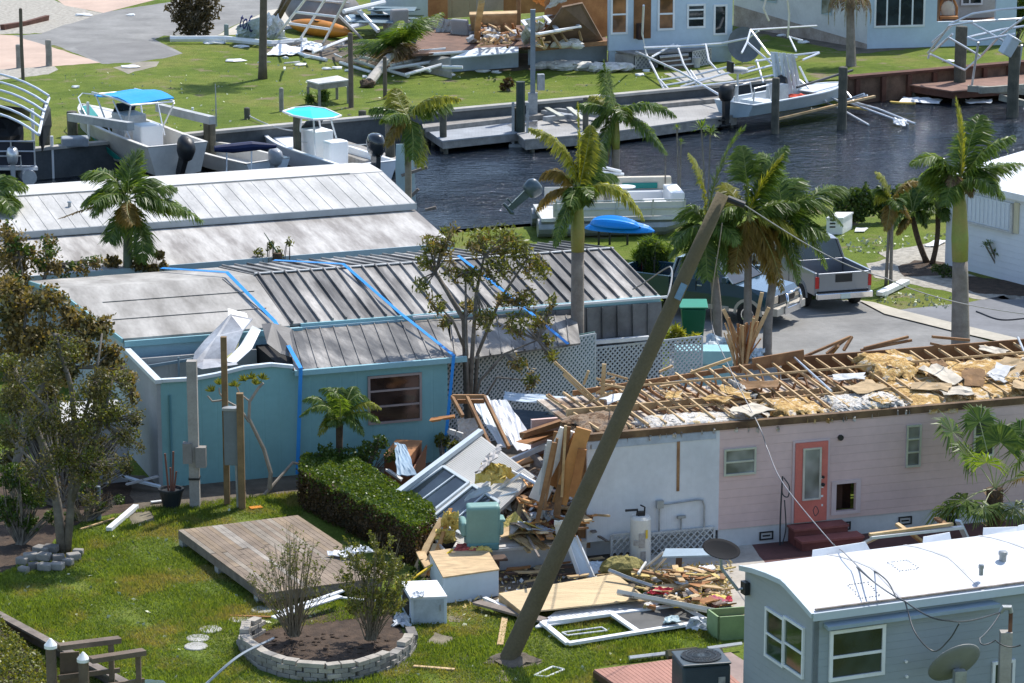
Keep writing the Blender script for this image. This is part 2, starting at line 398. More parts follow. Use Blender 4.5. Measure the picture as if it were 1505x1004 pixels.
def scatter(poly, n, holes=()):
    g = [G(x, y) for x, y in poly]; x0, x1 = min(p.x for p in g), max(p.x for p in g); y0, y1 = min(p.y for p in g), max(p.y for p in g)
    P = np.stack([NR.uniform(x0, x1, n*3), NR.uniform(y0, y1, n*3), np.zeros(n*3)], 1); X, Y = proj(P)
    def vp(poly):
        c = np.zeros(len(X), bool); m = len(poly)
        for i in range(m):
            xa, ya = poly[i]; xb, yb = poly[(i+1) % m]
            if ya == yb: continue
            c ^= ((ya > Y) != (yb > Y)) & (X < (xb-xa)*(Y-ya)/(yb-ya)+xa)
        return c
    k = vp(poly)
    for h in holes: k &= ~vp(h)
    return P[k][:n]
LAWNPX = [(-10, 850), (60, 818), (95, 785), (125, 768), (215, 748), (440, 724), (445, 760), (262, 780), (400, 870), (560, 870), (620, 850), (720, 900), (760, 905), (1060, 905), (1060, 960), (880, 980), (870, 1010), (-10, 1010)]
HOLES = [[(262, 778), (440, 758), (470, 757), (640, 850), (600, 860), (420, 900)], [(355, 960), (380, 930), (600, 900), (606, 940), (590, 975), (470, 1002), (380, 995)], [(640, 930), (668, 938), (655, 950), (628, 944)], [(730, 975), (775, 960), (800, 975), (750, 985)], [(186, 755), (222, 752), (230, 768), (192, 772)]]
P = scatter(LAWNPX, 150000, HOLES)
P = P[(np.sin(P[:, 0]*1.9+1)*np.cos(P[:, 1]*1.4)+.6*np.sin(P[:, 0]*4.7+P[:, 1]*3.1)+NR.normal(0, .5, len(P))) > -.95]; n = len(P); hh = NR.uniform(.03, .085, (n, 1))*(1+.5*np.sin(P[:, :1]*1.7)*np.cos(P[:, 1:2]*1.3))
th = NR.uniform(0, 2*pi, (n, 1)); lean = np.concatenate([NR.normal(0, .035, (n, 2)), np.zeros((n, 1))], 1)
wv = np.concatenate([np.cos(th), np.sin(th), np.zeros((n, 1))], 1)*NR.uniform(.008, .016, (n, 1)); tp = P+lean+np.concatenate([np.zeros((n, 2)), hh], 1)
mb = MB().quads(np.stack([P-wv, P+wv, tp+wv*.25, tp-wv*.25], 1))
obj('grass', mb, leafmat('grass_blade', (.09, .15, .02), (.26, .33, .065), .45, .6), loc=(0, 0, 0), kind='stuff', label='short green lawn grass around the wooden deck and planter', cat='grass')
# ================================================================ BUILDINGS
def window(fr, par, a0, a1, z0, z1, b, fm, gm=GLASS, bars=(), vbars=(), w=.05, side='b', name='window', depth=.05):
    "frame ring with pane set back; the wall's outer face is at b"
    f = MB(); g = MB()
    def bx(mb, s0, s1, y0, y1, zz0, zz1):
        if side == 'b': mb.fbox(fr, s0, s1, b-y1, b-y0, zz0, zz1)
        else: mb.fbox(fr, b-y1, b-y0, s0, s1, zz0, zz1)
    bx(f, a0, a1, .002, depth, z1-w, z1); bx(f, a0, a1, .002, depth, z0, z0+w)
    bx(f, a0, a0+w, .002, depth-.003, z0+w, z1-w); bx(f, a1-w, a1, .002, depth-.003, z0+w, z1-w)
    for q in bars: zz = z0+(z1-z0)*q; bx(f, a0+w, a1-w, .002, depth-.01, zz-w*.4, zz+w*.4)
    for q in vbars: aa = a0+(a1-a0)*q; bx(f, aa-w*.4, aa+w*.4, .002, depth-.013, z0+w, z1-w)
    o = obj(name, f, fm, par); bx(g, a0+w*.5, a1-w*.5, .004, .015, z0+w*.5, z1-w*.5)
    obj('pane', g, gm, o); return o
def roofplane(mb, fr, a0, a1, b0, z0, b1, z1, th=.06):
    mb.slab([fr.w(a0, b0, z0), fr.w(a1, b0, z0), fr.w(a1, b1, z1), fr.w(a0, b1, z1)], (0, 0, -th))
def ribs(mb, fr, a0, a1, b0, z0, b1, z1, step, w=.03, h=.04, skip=()):
    a = a0
    while a < a1:
        mb.beam(fr.w(a, b0, z0+h/2+.002), fr.w(a, b1, z1+h/2+.002), w, h); a += step
# ---- long white house by the canal
WH = Fr(G(665, 357, 2.7), 21.5)
wh = thing('canal_house', 'long house with a two-tier white metal roof running along the canal', 'house', WH.w(-7, 0, 0), WH.az)
m = MB(); m.fbox(WH, -20, -.2, .3, 9.0, 0, 2.62); obj('wall', m, M('pale_blue_wall', (.5, .58, .62), .7, .1, 1), wh)
m = MB(); roofplane(m, WH, -20, 0, 0, 2.7, 3.35, 3.12); obj('lower_roof', m, M('stained_white_roof', (.46, .44, .41), .8, .3, 1.2, stretch=(1.8, .35, 1), col2=(.26, .24, .22), pos=(.38, .62)), wh)
m = MB(); m.fbox(WH, -20, .015, -.04, -.002, 2.52, 2.70); m.fbox(WH, .015, .05, -.04, 3.3, 2.56, 2.7); obj('fascia', m, M('pale_blue_trim', (.42, .52, .56), .5, .12, 1), wh)
m = MB(); roofplane(m, WH, -20, 0, 3.25, 3.34, 6.3, 3.8); ribs(m, WH, -19.9, -.15, 3.25, 3.34, 6.25, 3.79, .42, .018, .012)
obj('upper_roof', m, M('white_metal_roof', (.53, .52, .49), .65, .28, 1.3, stretch=(1.5, .4, 1)), wh)
m = MB(); m.fbox(WH, -20, .02, 3.20, 3.246, 3.14, 3.335); obj('step_fascia', m, M('grey_step_trim', (.42, .45, .46), .5, .15, 1), wh)
m = MB(); roofplane(m, WH, -20, 0, 6.305, 3.82, 7.6, 3.86); roofplane(m, WH, -20, 0, 7.6, 3.855, 9.3, 3.6); obj('ridge_cap', m, M('white_roof_cap', (.57, .56, .53), .75, .15, 1), wh)
m = MB(); m.beam(WH.w(-20, 6.29, 3.835), WH.w(-1.1, 6.29, 3.835), .02, .02); obj('ridge_seam', m, GALV, wh)
for a, b in ((-14.5, 4.6), (-10.4, 5.1), (-8.2, 5.9), (-7.3, 5.0)):
    p = WH.w(a, b, 3.34+(b-3.25)*.15); m = MB().lathe(p, [(.05, 0), (.05, .12), (.075, .13), (.06, .17)], 8); obj('roof_vent', m, GALV, wh)
# ---- blue house with the ribbed roof
BL = Fr(G(240, 717), 19.5)
TEAL = M('teal_siding', (.21, .42, .43), .65, .1, .8, stripes=('X', .4, .004, 1))
TEALD = M('teal_trim', (.26, .46, .5), .5, .12, 1)
bl = thing('blue_house', 'turquoise house under a stained grey ribbed metal roof tied with blue straps', 'house', BL.w(7, 4, 0), BL.az)
a1, _ = BL.fb(658, 600, 0); BA1 = a1; _, zt = BL.fb(237, 545, 0); FRT = 2.75
m = MB()                    # front wall: buckled stretch over the open room, then straight, with a window hole
wa0, wz0 = BL.fb(543, 622, 0); wa1, wz1 = BL.fb(617, 549, 0)
top = [(0, 2.68), (.8, 2.66), (1.4, 2.72), (2.1, 2.84), (2.8, 2.86), (3.35, 2.76)]
for i in range(len(top)-1):
    (x0, z0), (x1, z1) = top[i], top[i+1]
    m.slab([BL.w(x0, 0, 0), BL.w(x1, 0, 0), BL.w(x1, 0, z1), BL.w(x0, 0, z0)], BL.v*.1)
m.fbox(BL, 3.35, wa0, 0, .1, 0, 2.66); m.fbox(BL, wa1, a1, 0, .1, 0, 2.66); m.fbox(BL, wa0, wa1, 0, .1, 0, wz0); m.fbox(BL, wa0, wa1, 0, .1, wz1, 2.66)
obj('front_wall', m, TEAL, bl)
m = MB(); m.fbox(BL, -.1, -.002, 0, 3.7, 0, 2.66); obj('end_wall', m, M('grey_end_wall', (.36, .38, .39), .7, .15, .8), bl)
m = MB(); m.fbox(BL, -.14, .03, -.05, 3.7, 2.661, 2.76)
for i in range(len(top)-1):
    (x0, z0), (x1, z1) = top[i], top[i+1]; m.beam(BL.w(x0 if i else .03, .0, z0+.045), BL.w(x1, .0, z1+.045), .14, .08)
obj('wall_cap', m, M('pale_aluminium_trim', (.6, .66, .68), .4, .1, 1), bl)
m = MB(); m.fbox(BL, .0, 7.4, 3.6, 3.7, 0, 2.92); obj('inner_wall', m, M('pale_blue_panelling', (.3, .45, .52), .7, .1, 1, stripes=('X', .12, .002, 1)), bl)
m = MB(); m.fbox(BL, .1, 3.3, 3.3, 3.4, .3, 2.5); obj('room_wall', m, M('grey_panelling', (.42, .41, .40), .8, .15, 1, stripes=('X', .6, .01, 1)), bl)
m = MB()
for z in (2.28, 1.75): m.beam(BL.w(.1, 3.22, z), BL.w(2.6, 3.22, z+.2), .05, .07)
m.beam(BL.w(1.2, 3.15, .4), BL.w(1.2, 3.15, 2.5), .05, .05); obj('room_frame', m, M('blue_grey_frame', (.2, .27, .32), .5, .1, 1), bl)
m = MB(); m.fbox(BL, .1, 3.3, .1, 3.3, .0, .05); obj('room_floor', m, DIRT, bl)
m = MB(); m.fbox(BL, 3.35, a1-.1, .11, 3.58, .05, 2.55); obj('dark_room_fill', m, DARK, bl)  # solid dark block paints the unlit room behind the window
# main roof
mr0, mr1 = 4.3, 14.7
SR = M('stained_ribbed_roof', (.44, .425, .40), .55, .5, .9, stretch=(2.4, .4, 1), col2=(.11, .105, .1), pos=(.36, .7), metal=.15); panelled(SR, .365, .68, (BL.w(mr0, 0, 0)-BL.w(7, 4, 0)).dot(BL.u)+.1) if True else 0
m = MB(); roofplane(m, BL, mr0, mr1, 3.75, 3.0, 7.2, 3.62); roofplane(m, BL, mr0, mr1, 7.202, 3.62, 11.2, 3.05)
ribs(m, BL, mr0+.1, mr1, 3.75, 3.0, 7.2, 3.62, .365, .035, .07); ribs(m, BL, mr0+.1, mr1, 7.21, 3.615, 11.2, 3.05, .365, .035, .05)
obj('ribbed_roof', m, SR, bl)
m = MB(); m.beam(BL.w(mr0, 7.2, 3.65), BL.w(mr1, 7.2, 3.65), .12, .03); obj('ridge_cap', m, M('worn_ridge_cap', (.5, .5, .48), .5, .3, 2), bl)
m = MB(); m.slab([BL.w(-.1, 3.65, 2.98), BL.w(mr0-.003, 3.65, 2.98), BL.w(mr0-.003, 7.2, 3.6), BL.w(-1.05, 7.2, 3.6)], (0, 0, -.06)); roofplane(m, BL, -1.05, mr0-.003, 7.202, 3.6, 11.3, 3.0)
for b, z in ((4.9, 3.215), (6.1, 3.425)): m.beam(BL.w(-.1, b, z), BL.w(mr0-.3, b, z), .05, .012)
m.beam(BL.w(mr0-.25, 3.7, 3.01), BL.w(mr0-.9, 7.1, 3.6), .05, .012)
obj('membrane_roof', m, M('stained_beige_membrane', (.43, .41, .375), .85, .3, .9, stretch=(1.5, .5, 1), col2=(.24, .225, .2)), bl)
m = MB(); m.slab([BL.w(-.1, 3.7, .0), BL.w(-.1, 11.2, .0), BL.w(-.1, 11.2, 2.9), BL.w(-.1, 7.2, 3.5), BL.w(-.1, 3.7, 2.9)], BL.u*.1); obj('gable_wall', m, M('pale_gable', (.5, .56, .58), .6, .15, 1), bl)
m = MB(); m.beam(BL.w(-.13, 3.66, 2.92), BL.w(-1.08, 7.2, 3.54), .04, .12); m.beam(BL.w(-1.08, 7.21, 3.54), BL.w(-1.08, 11.3, 2.94), .04, .12); obj('gable_trim', m, TEALD, bl)
m = MB(); m.fbox(BL, -.1, 4.6, 3.52, 3.6, 2.78, 2.93); m.fbox(BL, 4.6, mr1, 3.66, 3.745, 2.84, 3.0); obj('gutter', m, TEALD, bl)
m = MB(); m.fbox(BL, 5, mr1-.1, 3.8, 11.1, 0, 2.9); obj('rear_wall', m, M('grey_wall_painted_shade', (.16,.2,.21), .8, .2, 1), bl)  # dark grey paints in the unlit carport interior
# porch roof, still standing part
PR = M('stained_porch_roof', (.38, .36, .33), .6, .5, 1.1, stretch=(2.4, .45, 1), col2=(.1, .095, .09), pos=(.36, .7), metal=.1); panelled(PR, .37, .68, (BL.w(3.6, 0, 0)-BL.w(7, 4, 0)).dot(BL.u)-.8, .2)
ge = BL.fb(668, 520, -.15)[0]
m = MB(); m.slab([BL.w(3.35, -.15, 2.74), BL.w(ge, -.15, 2.74), BL.w(ge+1.0, 3.65, 2.86), BL.w(4.25, 3.65, 2.86)], (0, 0, -.05))
x = 3.6
while x < ge: m.beam(BL.w(x, -.13, 2.755), BL.w(x+.75, 3.6, 2.875), .025, .035); x += .37
obj('porch_roof', m, PR, bl)
m = MB(); m.fbox(BL, 3.35, ge+.3, -.26, -.152, 2.62, 2.75); obj('porch_gutter', m, TEALD, bl)
x0 = ge+.02
m = MB(); m.slab([BL.w(x0, .1, 2.6), BL.w(x0+4.0, 1.5, 2.42), BL.w(x0+4.6, 3.4, 2.72), BL.w(x0+1.1, 3.6, 2.83)], (0, 0, -.05))
for i in range(11):
    f = i/11; m.beam(BL.w(x0+.1+f*3.9, .1+1.4*f, 2.625-.18*f), BL.w(x0+1.1+f*3.5, 3.5-.2*f, 2.855-.11*f), .03, .04)
obj('sagging_porch_roof', m, PR, bl, label='sagging bright porch roof behind the leafy tree')
window(BL, bl, wa0-.04, wa1+.04, wz0-.04, wz1+.04, 0, M('taupe_window_trim', (.33, .27, .25), .5, .1, 2), glass('brown_tinted_glass', (.035, .022, .018), .1), bars=(.36, .68), w=.06)
m = MB(); p0 = BL.w(.22, -.04, .1); m.tube([p0, BL.w(.22, -.04, 2.35)], .03); obj('drain_pipe', m, M('teal_pipe', (.1, .26, .3), .5, .1, 2), bl)
# torn roof panels flung over the open room
def bent(pxs, mat, name, label, cat, th=.03, grp=None, ribn=0, dents=.06):
    "a bent sheet: rows of (px,py,y-distance) points"
    P = [[D(x, y, d)+Vector((R.uniform(-1, 1)*dents*.4, R.uniform(-1, 1)*dents, R.uniform(-1, 1)*dents*.5)) for x, y, d in row] for row in pxs]
    m = MB().grid(P, (0, -th*.7, th*.7))
    return obj(name, m, mat, loc=P[0][0], label=label, cat=cat, group=grp)
yb = BL.w(2.5, 1.8, 0).y
MET = M('crumpled_metal', (.55, .56, .57), .45, .3, 1.5, metal=.2, col2=(.3, .3, .31))
bent([[(300, 503, yb+.6), (338, 463, yb+1), (372, 470, yb+1.2)], [(285, 520, yb), (318, 497, yb+.3), (358, 486, yb+.4)], [(282, 536, yb-.6), (300, 530, yb-.3), (340, 527, yb-.2)], [(298, 542, yb-1), (322, 541, yb-.9), (350, 536, yb-.8)]], MET, 'torn_roof_panel', 'curled grey roof panel lying over the open turquoise room', 'roof panel')
bent([[(372, 478, yb+.7), (384, 486, yb+.7)], [(352, 510, yb), (370, 512, yb)], [(330, 532, yb-.6), (346, 536, yb-.6)]], WHITE, 'torn_trim_strip', 'long white trim strip hanging from the torn roof edge', 'trim')
bent([[(348, 478, yb+.9), (356, 477, yb+.9)], [(344, 500, yb+.3), (352, 505, yb+.3)], [(324, 538, yb-.5), (340, 538, yb-.5)]], M('yellow_insulation_face', (.62, .6, .28), .8, .15, 2), 'insulation_strip', 'pale yellow insulation strip under the torn roof panel', 'insulation')
bent([[(335, 455, yb+1.6), (360, 458, yb+1.7)], [(338, 468, yb+1.2), (366, 476, yb+1.2)]], WHITE, 'torn_metal_scrap', 'small crumpled white metal scrap on the torn roof corner', 'scrap', dents=.15)
bent([[(385, 478, yb+1), (400, 475, yb+1), (430, 482, yb+1)], [(392, 505, yb+.2), (412, 520, yb), (440, 530, yb-.4)]], M('black_stained_metal', (.15, .145, .14), .6, .3, 2), 'folded_roof_panel', 'dark folded roof panel beside the blue strap', 'roof panel')
# straps
BLUE = M('blue_strap', (.02, .27, .72), .4, .08, 3)
def strap(pts, grp, label, w=.085):
    w *= .8
    m = MB()
    for i in range(len(pts)-1):
        p, q = Vector(pts[i]), Vector(pts[i+1]); m.beam(p, q, w, .012, (0, -.5, 1) if abs((q-p).normalized().z) < .8 else (0, -1, 0))
    return obj('tie_down_strap', m, BLUE, loc=pts[0], label=label, cat='strap', group=grp)
def rz(b): return 3.0+(b-3.75)*.18
def onroof(px, py, b, z): a, _ = BL.fb(px, py, b); return BL.w(a, b, z)
SG = 'blue straps tied over the turquoise house'
aa = BL.l(338, 408, 3.66)[0]
strap([BL.w(aa-.9, 11.1, 3.14), BL.w(aa, 7.2, 3.74), onroof(404, 472, 3.7, 3.11), onroof(442, 540, -.28, 2.82), onroof(437, 685, -.28, .1)], SG, 'blue strap down the teal wall left of the window', .12)
aa = BL.l(510, 396, 3.66)[0]
strap([BL.w(aa-.9, 11.1, 3.14), BL.w(aa, 7.2, 3.74), onroof(586, 455, 3.7, 3.11), onroof(667, 520, -.28, 2.82), onroof(652, 650, -.28, .1)], SG, 'blue strap reaching the corner of the teal wall near the lattice', .1)
aa = BL.l(690, 390, 3.66)[0]
strap([BL.w(aa, 7.2, 3.74), onroof(762, 437, 3.7, 3.11), onroof(835, 490, 1.0, 2.55)], SG, 'blue strap over the roof behind the leafy tree', .1)
# right end of the ribbed roof: hanging sheets, carport clutter
m = MB()
for i in range(13):
    x0_ = mr1-.02-i*.44; zt4 = 2.86; k_ = R.uniform(-.03, .03)
    m.slab([BL.w(x0_-.41, 3.50+k_, zt4), BL.w(x0_, 3.52+k_, zt4), BL.w(x0_+.02, 3.44-k_, .35), BL.w(x0_-.39, 3.42, .35)], BL.v*.03)
    m.beam(BL.w(x0_-.42, 3.47, zt4), BL.w(x0_-.4, 3.4, .35), .03, .05, (0, -1, 0))
obj('hanging_panels', m, M('dark_grey_siding', (.17, .175, .18), .5, .3, 1.2, col2=(.1, .105, .11)), bl)
m = MB(); m.beam(BL.w(7.6, 3.5, 2.98), BL.w(mr1+.15, 3.58, 2.98), .05, .06); obj('eave_strip', m, WHITE, bl)
# ---- pink house with the stripped roof
PK = Fr(G(862, 826), 18.0)
PINK = M('pink_lap_siding', (.66, .475, .43), .65, .12, .7, stripes=('Z', .2, .014))
WHS = M('white_corrugated_siding', (.66, .67, .68), .6, .14, .7, stripes=('X', .12, .0018, 1))
pk = thing('pink_house', 'pink and white mobile home with its roof stripped to bare rafters', 'house', PK.w(6, 0, 0), PK.az)
A1, ZE = PK.fb(1058, 633, 0); ZE = 2.95
AE = 14.5
zb = .46
m = MB(); m.fbox(PK, 0, A1, 0, .1, zb, ZE-.12); obj('white_wall', m, WHS, pk)
d0, dz0 = PK.fb(1228, 752, 0); d1, dz1 = PK.fb(1258, 709, 0)
m = MB(); m.fbox(PK, A1, d0, 0, .1, zb, ZE-.12); m.fbox(PK, d1, AE, 0, .1, zb, ZE-.12); m.fbox(PK, d0, d1, 0, .1, zb, dz0); m.fbox(PK, d0, d1, 0, .1, dz1, ZE-.12)
obj('pink_wall', m, PINK, pk)
m = MB(); m.fbox(PK, A1+.01, AE, .03, .12, 0, zb-.002); m.fbox(PK, .02, A1, .4, .5, 0, zb); obj('skirting', m, M('pale_grey_skirting', (.58, .58, .58), .8, .15, 1), pk)
m = MB(); m.slab([PK.w(0, .1, zb), PK.w(0, 4.1, zb), PK.w(0, 4.1, 1.6), PK.w(0, 2.0, 1.3), PK.w(0, 1.2, 2.0), PK.w(0, .1, 2.7)], PK.u*.1); obj('end_wall', m, M('broken_wall_edge', (.4, .36, .32), .8, .4, 2), pk)
m = MB(); m.fbox(PK, .05, AE, 4.1, 4.2, 0, 2.3); obj('rear_wall', m, PINK, pk)
m = MB(); m.fbox(PK, 0, AE, -.03, .12, ZE-.11, ZE+.05); obj('eave_beam', m, M('brown_eave_board', (.2, .125, .06), .8, .4, 2, col2=(.09, .05, .025)), pk)
m = MB(); m.fbox(PK, 0, A1-.1, -.02, -.001, ZE-.3, ZE-.13); obj('wall_top_strip', m, M('blue_grey_strip', (.42, .47, .53), .7, .2, 2), pk)
m = MB(); m.fbox(PK, .1, AE, .12, 3.9, ZE-.16, ZE-.1); obj('ceiling', m, M('broken_ceiling_board', (.5, .44, .37), .9, .5, 1.4, col2=(.2, .13, .08), pos=(.4, .6)), pk)
BR = 3.95
ZR = PK.fb(1160, 527, BR)[1]
aL = PK.fb(955, 560, BR)[0]
m = MB(); m.fbox(PK, PK.fb(1150, 530, BR)[0], AE, BR, BR+.06, ZE-.1, ZR+.02); obj('ridge_panel', m, M('brown_ridge_plywood', (.26, .135, .055), .85, .3, .8, col2=(.16, .08, .035)), pk)
m = MB(); m.beam(PK.w(PK.fb(1105, 540, BR)[0], BR-.05, ZR-.06), PK.w(PK.fb(1180, 526, BR)[0], BR-.05, ZR+.06), .06, .3)
m.beam(PK.w(PK.fb(850, 590, 3)[0], 3.4, ZE+.12), PK.w(PK.fb(1110, 540, BR)[0], BR-.05, ZR-.1), .05, .12); obj('ridge_beam', m, LUMB, pk)
a = .35; k = 0
while a < AE:
    sag = max(0, (aL+1.5-a))*.09
    b0 = .25 if R.random() < .7 else R.uniform(.6, 1.3)
    zr = ZR-.06-sag; sl = (zr-(ZE+.08))/(BR-.1)
    m = MB(); m.beam(PK.w(a+R.uniform(-.03, .03), BR-.03, zr), PK.w(a+R.uniform(-.04, .04), b0, ZE+.08+sl*b0), .04, .06); obj('rafter', m, LUM, pk)
    m = MB(); m.beam(PK.w(a+.03, BR-.1, ZE+.0), PK.w(a+.03, .3, ZE+.0), .04, .07)
    for bb in (.8, 1.7, 2.6, 3.4):
        zz = ZE+.05+sl*bb; m.beam(PK.w(a+.03, bb, ZE), PK.w(a+.03, bb+R.uniform(-.3, .3), zz), .035, .05)
    obj('ceiling_joist', m, LUMB, pk); a += .41
m = MB()
for b, z in ((1.35, .30), (2.7, .62)): m.beam(PK.w(2.2, b, ZE+z*.75-.1), PK.w(AE, b, ZE+z*.75-.03), .03, .05)
m.fbox(PK, .2, AE, 2.0, 2.06, ZE-.05, ZE+.12)
obj('cross_battens', m, LUM, pk)
# insulation left on the roof
def insmat(name, c, p=(.4, .6)):
    if name in _mc: return _mc[name]
    m, t, b = newmat(name); n = noise(t, 3.2, 8, rough=.72, dist=1.1); r = ramp(t, n.outputs[0], [(.3, c[0]), (.43, c[1]), (.53, c[2]), (.62, c[3]), (.74, c[4])])
    t.links.new(r.outputs[0], b.inputs['Base Color']); b.inputs['Roughness'].default_value = .95; b.inputs['Specular IOR Level'].default_value = .1
    bump(t, b, noise(t, 12, 6).outputs[0], .08); _mc[name] = m; return m
INS = insmat('yellow_brown_insulation', [(.10, .045, .02), (.36, .22, .09), (.58, .39, .15), (.62, .57, .5), (.2, .1, .04)])
INSW = insmat('white_grey_insulation', [(.22, .15, .1), (.5, .47, .42), (.62, .6, .56), (.55, .42, .22), (.3, .22, .15)])
INSY = insmat('bright_yellow_insulation', [(.45, .3, .05), (.68, .5, .12), (.75, .58, .2), (.72, .55, .16), (.5, .36, .1)])
def lump(name, a0, a1, b0, b1, off, amp, mat, label, th=.1, parent=None, fr=PK, zf=None, seed=0, nx=46, ny=18, rag=.25):
    P = []; rs = np.random.RandomState(seed); ph = rs.uniform(0, 6, 12); e = rs.uniform(-rag, rag, (2, 60))
    for j in range(ny):
        row = []
        for i in range(nx):
            f, g = i/(nx-1), j/(ny-1)
            a = a0+(a1-a0)*f+e[0][j]*(1 if i in (0, nx-1) else .3); b = b0+(b1-b0)*g+e[1][i % 60]*(1 if j in (0, ny-1) else .15)
            z = zf(a, b) if zf else ZE+(ZR-ZE)*b/BR
            x = sum(sin(a*(1.1+k*.9)+b*(1.9-k*.5)+ph[k])*(.5/(1+k*.6)) for k in range(5))*amp + rs.normal()*amp*.12
            ed = min(f, 1-f, g, 1-g); z += off+x - (0.12*max(0, 1-ed*9))
            row.append(fr.w(a, b, z))
        P.append(row)
    m = MB().grid(P, (0, 0, -th)); return obj(name, m, mat, parent, loc=(None if parent is not None else P[0][0]), label=label, cat=None if parent is not None else 'insulation', smooth=True)
def pka(px, py, b): return PK.fb(px, py, b)[0]
lump('insulation', pka(1335, 590, .2), AE, .15, 2.9, .05, .075, INS, 'broad torn blanket of yellow and brown insulation', parent=pk, seed=3)
lump('insulation', pka(1228, 600, .1), pka(1340, 590, .1), .12, 1.2, .08, .07, INSW, 'white faced insulation along the eave', parent=pk, seed=4)
lump('insulation', pka(1150, 605, .1), pka(1222, 600, .1), .12, 1.4, .08, .1, INS, 'peaked flap of tan insulation', parent=pk, seed=5, nx=20, ny=14)
lump('insulation', pka(950, 625, .1), pka(1145, 612, .1), .12, 1.0, .02, .05, INSW, 'pale crumbled insulation at the eave', parent=pk, seed=6)
lump('insulation', pka(1288, 560, 2.2), pka(1345, 560, 2.2), 1.9, 3.4, .12, .15, INS, 'standing wad of dark insulation near the ridge', parent=pk, seed=8, nx=16, ny=12)
lump('insulation', pka(1062, 545, 3), pka(1095, 575, 1.8), 1.6, 3.0, .12, .12, INSW, 'curled strip of insulation over the rafters', parent=pk, seed=9, nx=8, ny=12)
lump('insulation', pka(940, 640, .1), pka(860, 640, .1), .2, 1.6, -.02, .06, insmat('dark_rubble', [(.05, .035, .03), (.16, .1, .06), (.3, .22, .15), (.1, .08, .07), (.35, .3, .25)]), 'dark rubble at the broken corner', parent=pk, seed=10, nx=16, ny=12)
for i in range(30):
    a = R.uniform(pka(1235, 590, .5), AE-1) if i > 5 else R.uniform(1.2, 5.5); b = R.uniform(.3, 3.2); sz = R.uniform(.25, .7); P = []; an = R.uniform(0, pi); cr = R.uniform(-.2, .2)
    for j in range(5):
        row = []
        for k in range(5): x, y = (j/4-.5)*sz*1.6+R.uniform(-.05, .05), (k/4-.5)*sz+R.uniform(-.05, .05); aa_ = a+x*cos(an)-y*sin(an); bb_ = b+x*sin(an)+y*cos(an); row.append(PK.w(aa_, bb_, ZE+(ZR-ZE)*bb_/BR+.14+cr*x+R.uniform(-.03, .04)))
        P.append(row)
    obj('torn_sheathing', MB().grid(P, (0, 0, .015)), R.choice([M('tan_sheathing', (.5, .36, .2), .9, .3, 4), OLDW, M('brown_sheathing_b', (.25, .14, .06), .9, .3, 4), INS, M('tan_sheathing'), M('cream_backing', (.6, .53, .42), .8, .25, 4)]), pk)
m = MB(); q = [PK.w(pka(x, y, b), b, PK.fb(x, y, b)[1]) for x, y, b in ((1300, 545, 2.6), (1318, 538, 2.7), (1322, 560, 2.2), (1303, 562, 2.1))]; m.slab(q, (0, .02, .02)); obj('metal_flap', m, ALU, pk)
m = MB(); m.tube([PK.w(pka(1165, 533, BR), BR-.1, ZR+.04), PK.w(pka(1222, 575, .9), .9, PK.fb(1222, 575, .9)[1])], .03); m.tube([PK.w(pka(1493, 503, BR), BR-.1, ZR+.1), PK.w(pka(1512, 520, 2.6), 2.6, ZR-.2)], .03); obj('metal_conduit', m, ALU, pk)
# doors, windows, opening
def pw(px0, py0, px1, py1, b=0, fr=PK):
    a0, z0 = fr.fb(px0, py1, b); a1, z1 = fr.fb(px1, py0, b); return a0, a1, z0, z1
window(PK, pk, *pw(1063, 656, 1111, 700), 0, ALU, glass('grey_reflecting_glass', (.2, .21, .2), .15), bars=(.5,), w=.05)
w_ = window(PK, pk, *pw(1330, 623, 1354, 687), 0, ALU, glass('grey_reflecting_glass'), bars=(.35, .66), w=.05)
window(PK, pk, *pw(1429, 609, 1462, 672), 0, ALU, GLASS, bars=(.5,), w=.05)
CORAL = M('coral_paint', (.62, .17, .13), .5, .15, 2)
a0, a1, z0, z1 = pw(1166, 647, 1216, 768)
m = MB(); m.fbox(PK, a0, a1, -.06, -.002, z0, z1); dr_ = obj('door', m, CORAL, pk)
g0, g1, y0, y1 = pw(1177, 656, 1206, 735)
f = MB(); f.fbox(PK, g0, g1, -.09, -.062, y1-.04, y1); f.fbox(PK, g0, g1, -.09, -.062, y0, y0+.04); f.fbox(PK, g0, g0+.05, -.088, -.062, y0+.04, y1-.04); f.fbox(PK, g1-.05, g1, -.088, -.062, y0+.04, y1-.04); obj('glass_frame', f, ALU, dr_)
f = MB(); f.fbox(PK, g0+.03, g1-.03, -.07, -.063, y0+.03, y1-.03); obj('pane', f, glass('grey_reflecting_glass'), dr_)
f = MB(); f.lathe(PK.w(a1-.12, -.06, (z0+z1)/2+.1), [(.035, 0), (.035, .04)], 10, -PK.v); obj('lock', f, BLACK, dr_); f = MB(); f.lathe(PK.w(a1-.12, -.06, (z0+z1)/2-.08), [(.04, 0), (.045, .05), (.03, .07)], 10, -PK.v); obj('handle', f, BLACK, dr_)
m = MB()
for k in range(4): m.fbox(PK, a1-.16+R.uniform(-.05, .02), a1-.1, -.064, -.061, z0+.35+k*.22, z0+.40+k*.22)
obj('paint_scuffs', m, WHITE, dr_)
m = MB(); m.fbox(PK, a0-.06, a0-.002, -.03, -.002, z0, z1+.05); m.fbox(PK, a1+.002, a1+.06, -.03, -.002, z0, z1+.05); m.fbox(PK, a0-.002, a1+.002, -.03, -.002, z1+.002, z1+.05); obj('door_trim', m, M('pale_pink_trim', (.6, .48, .47), .6, .1, 1), pk)
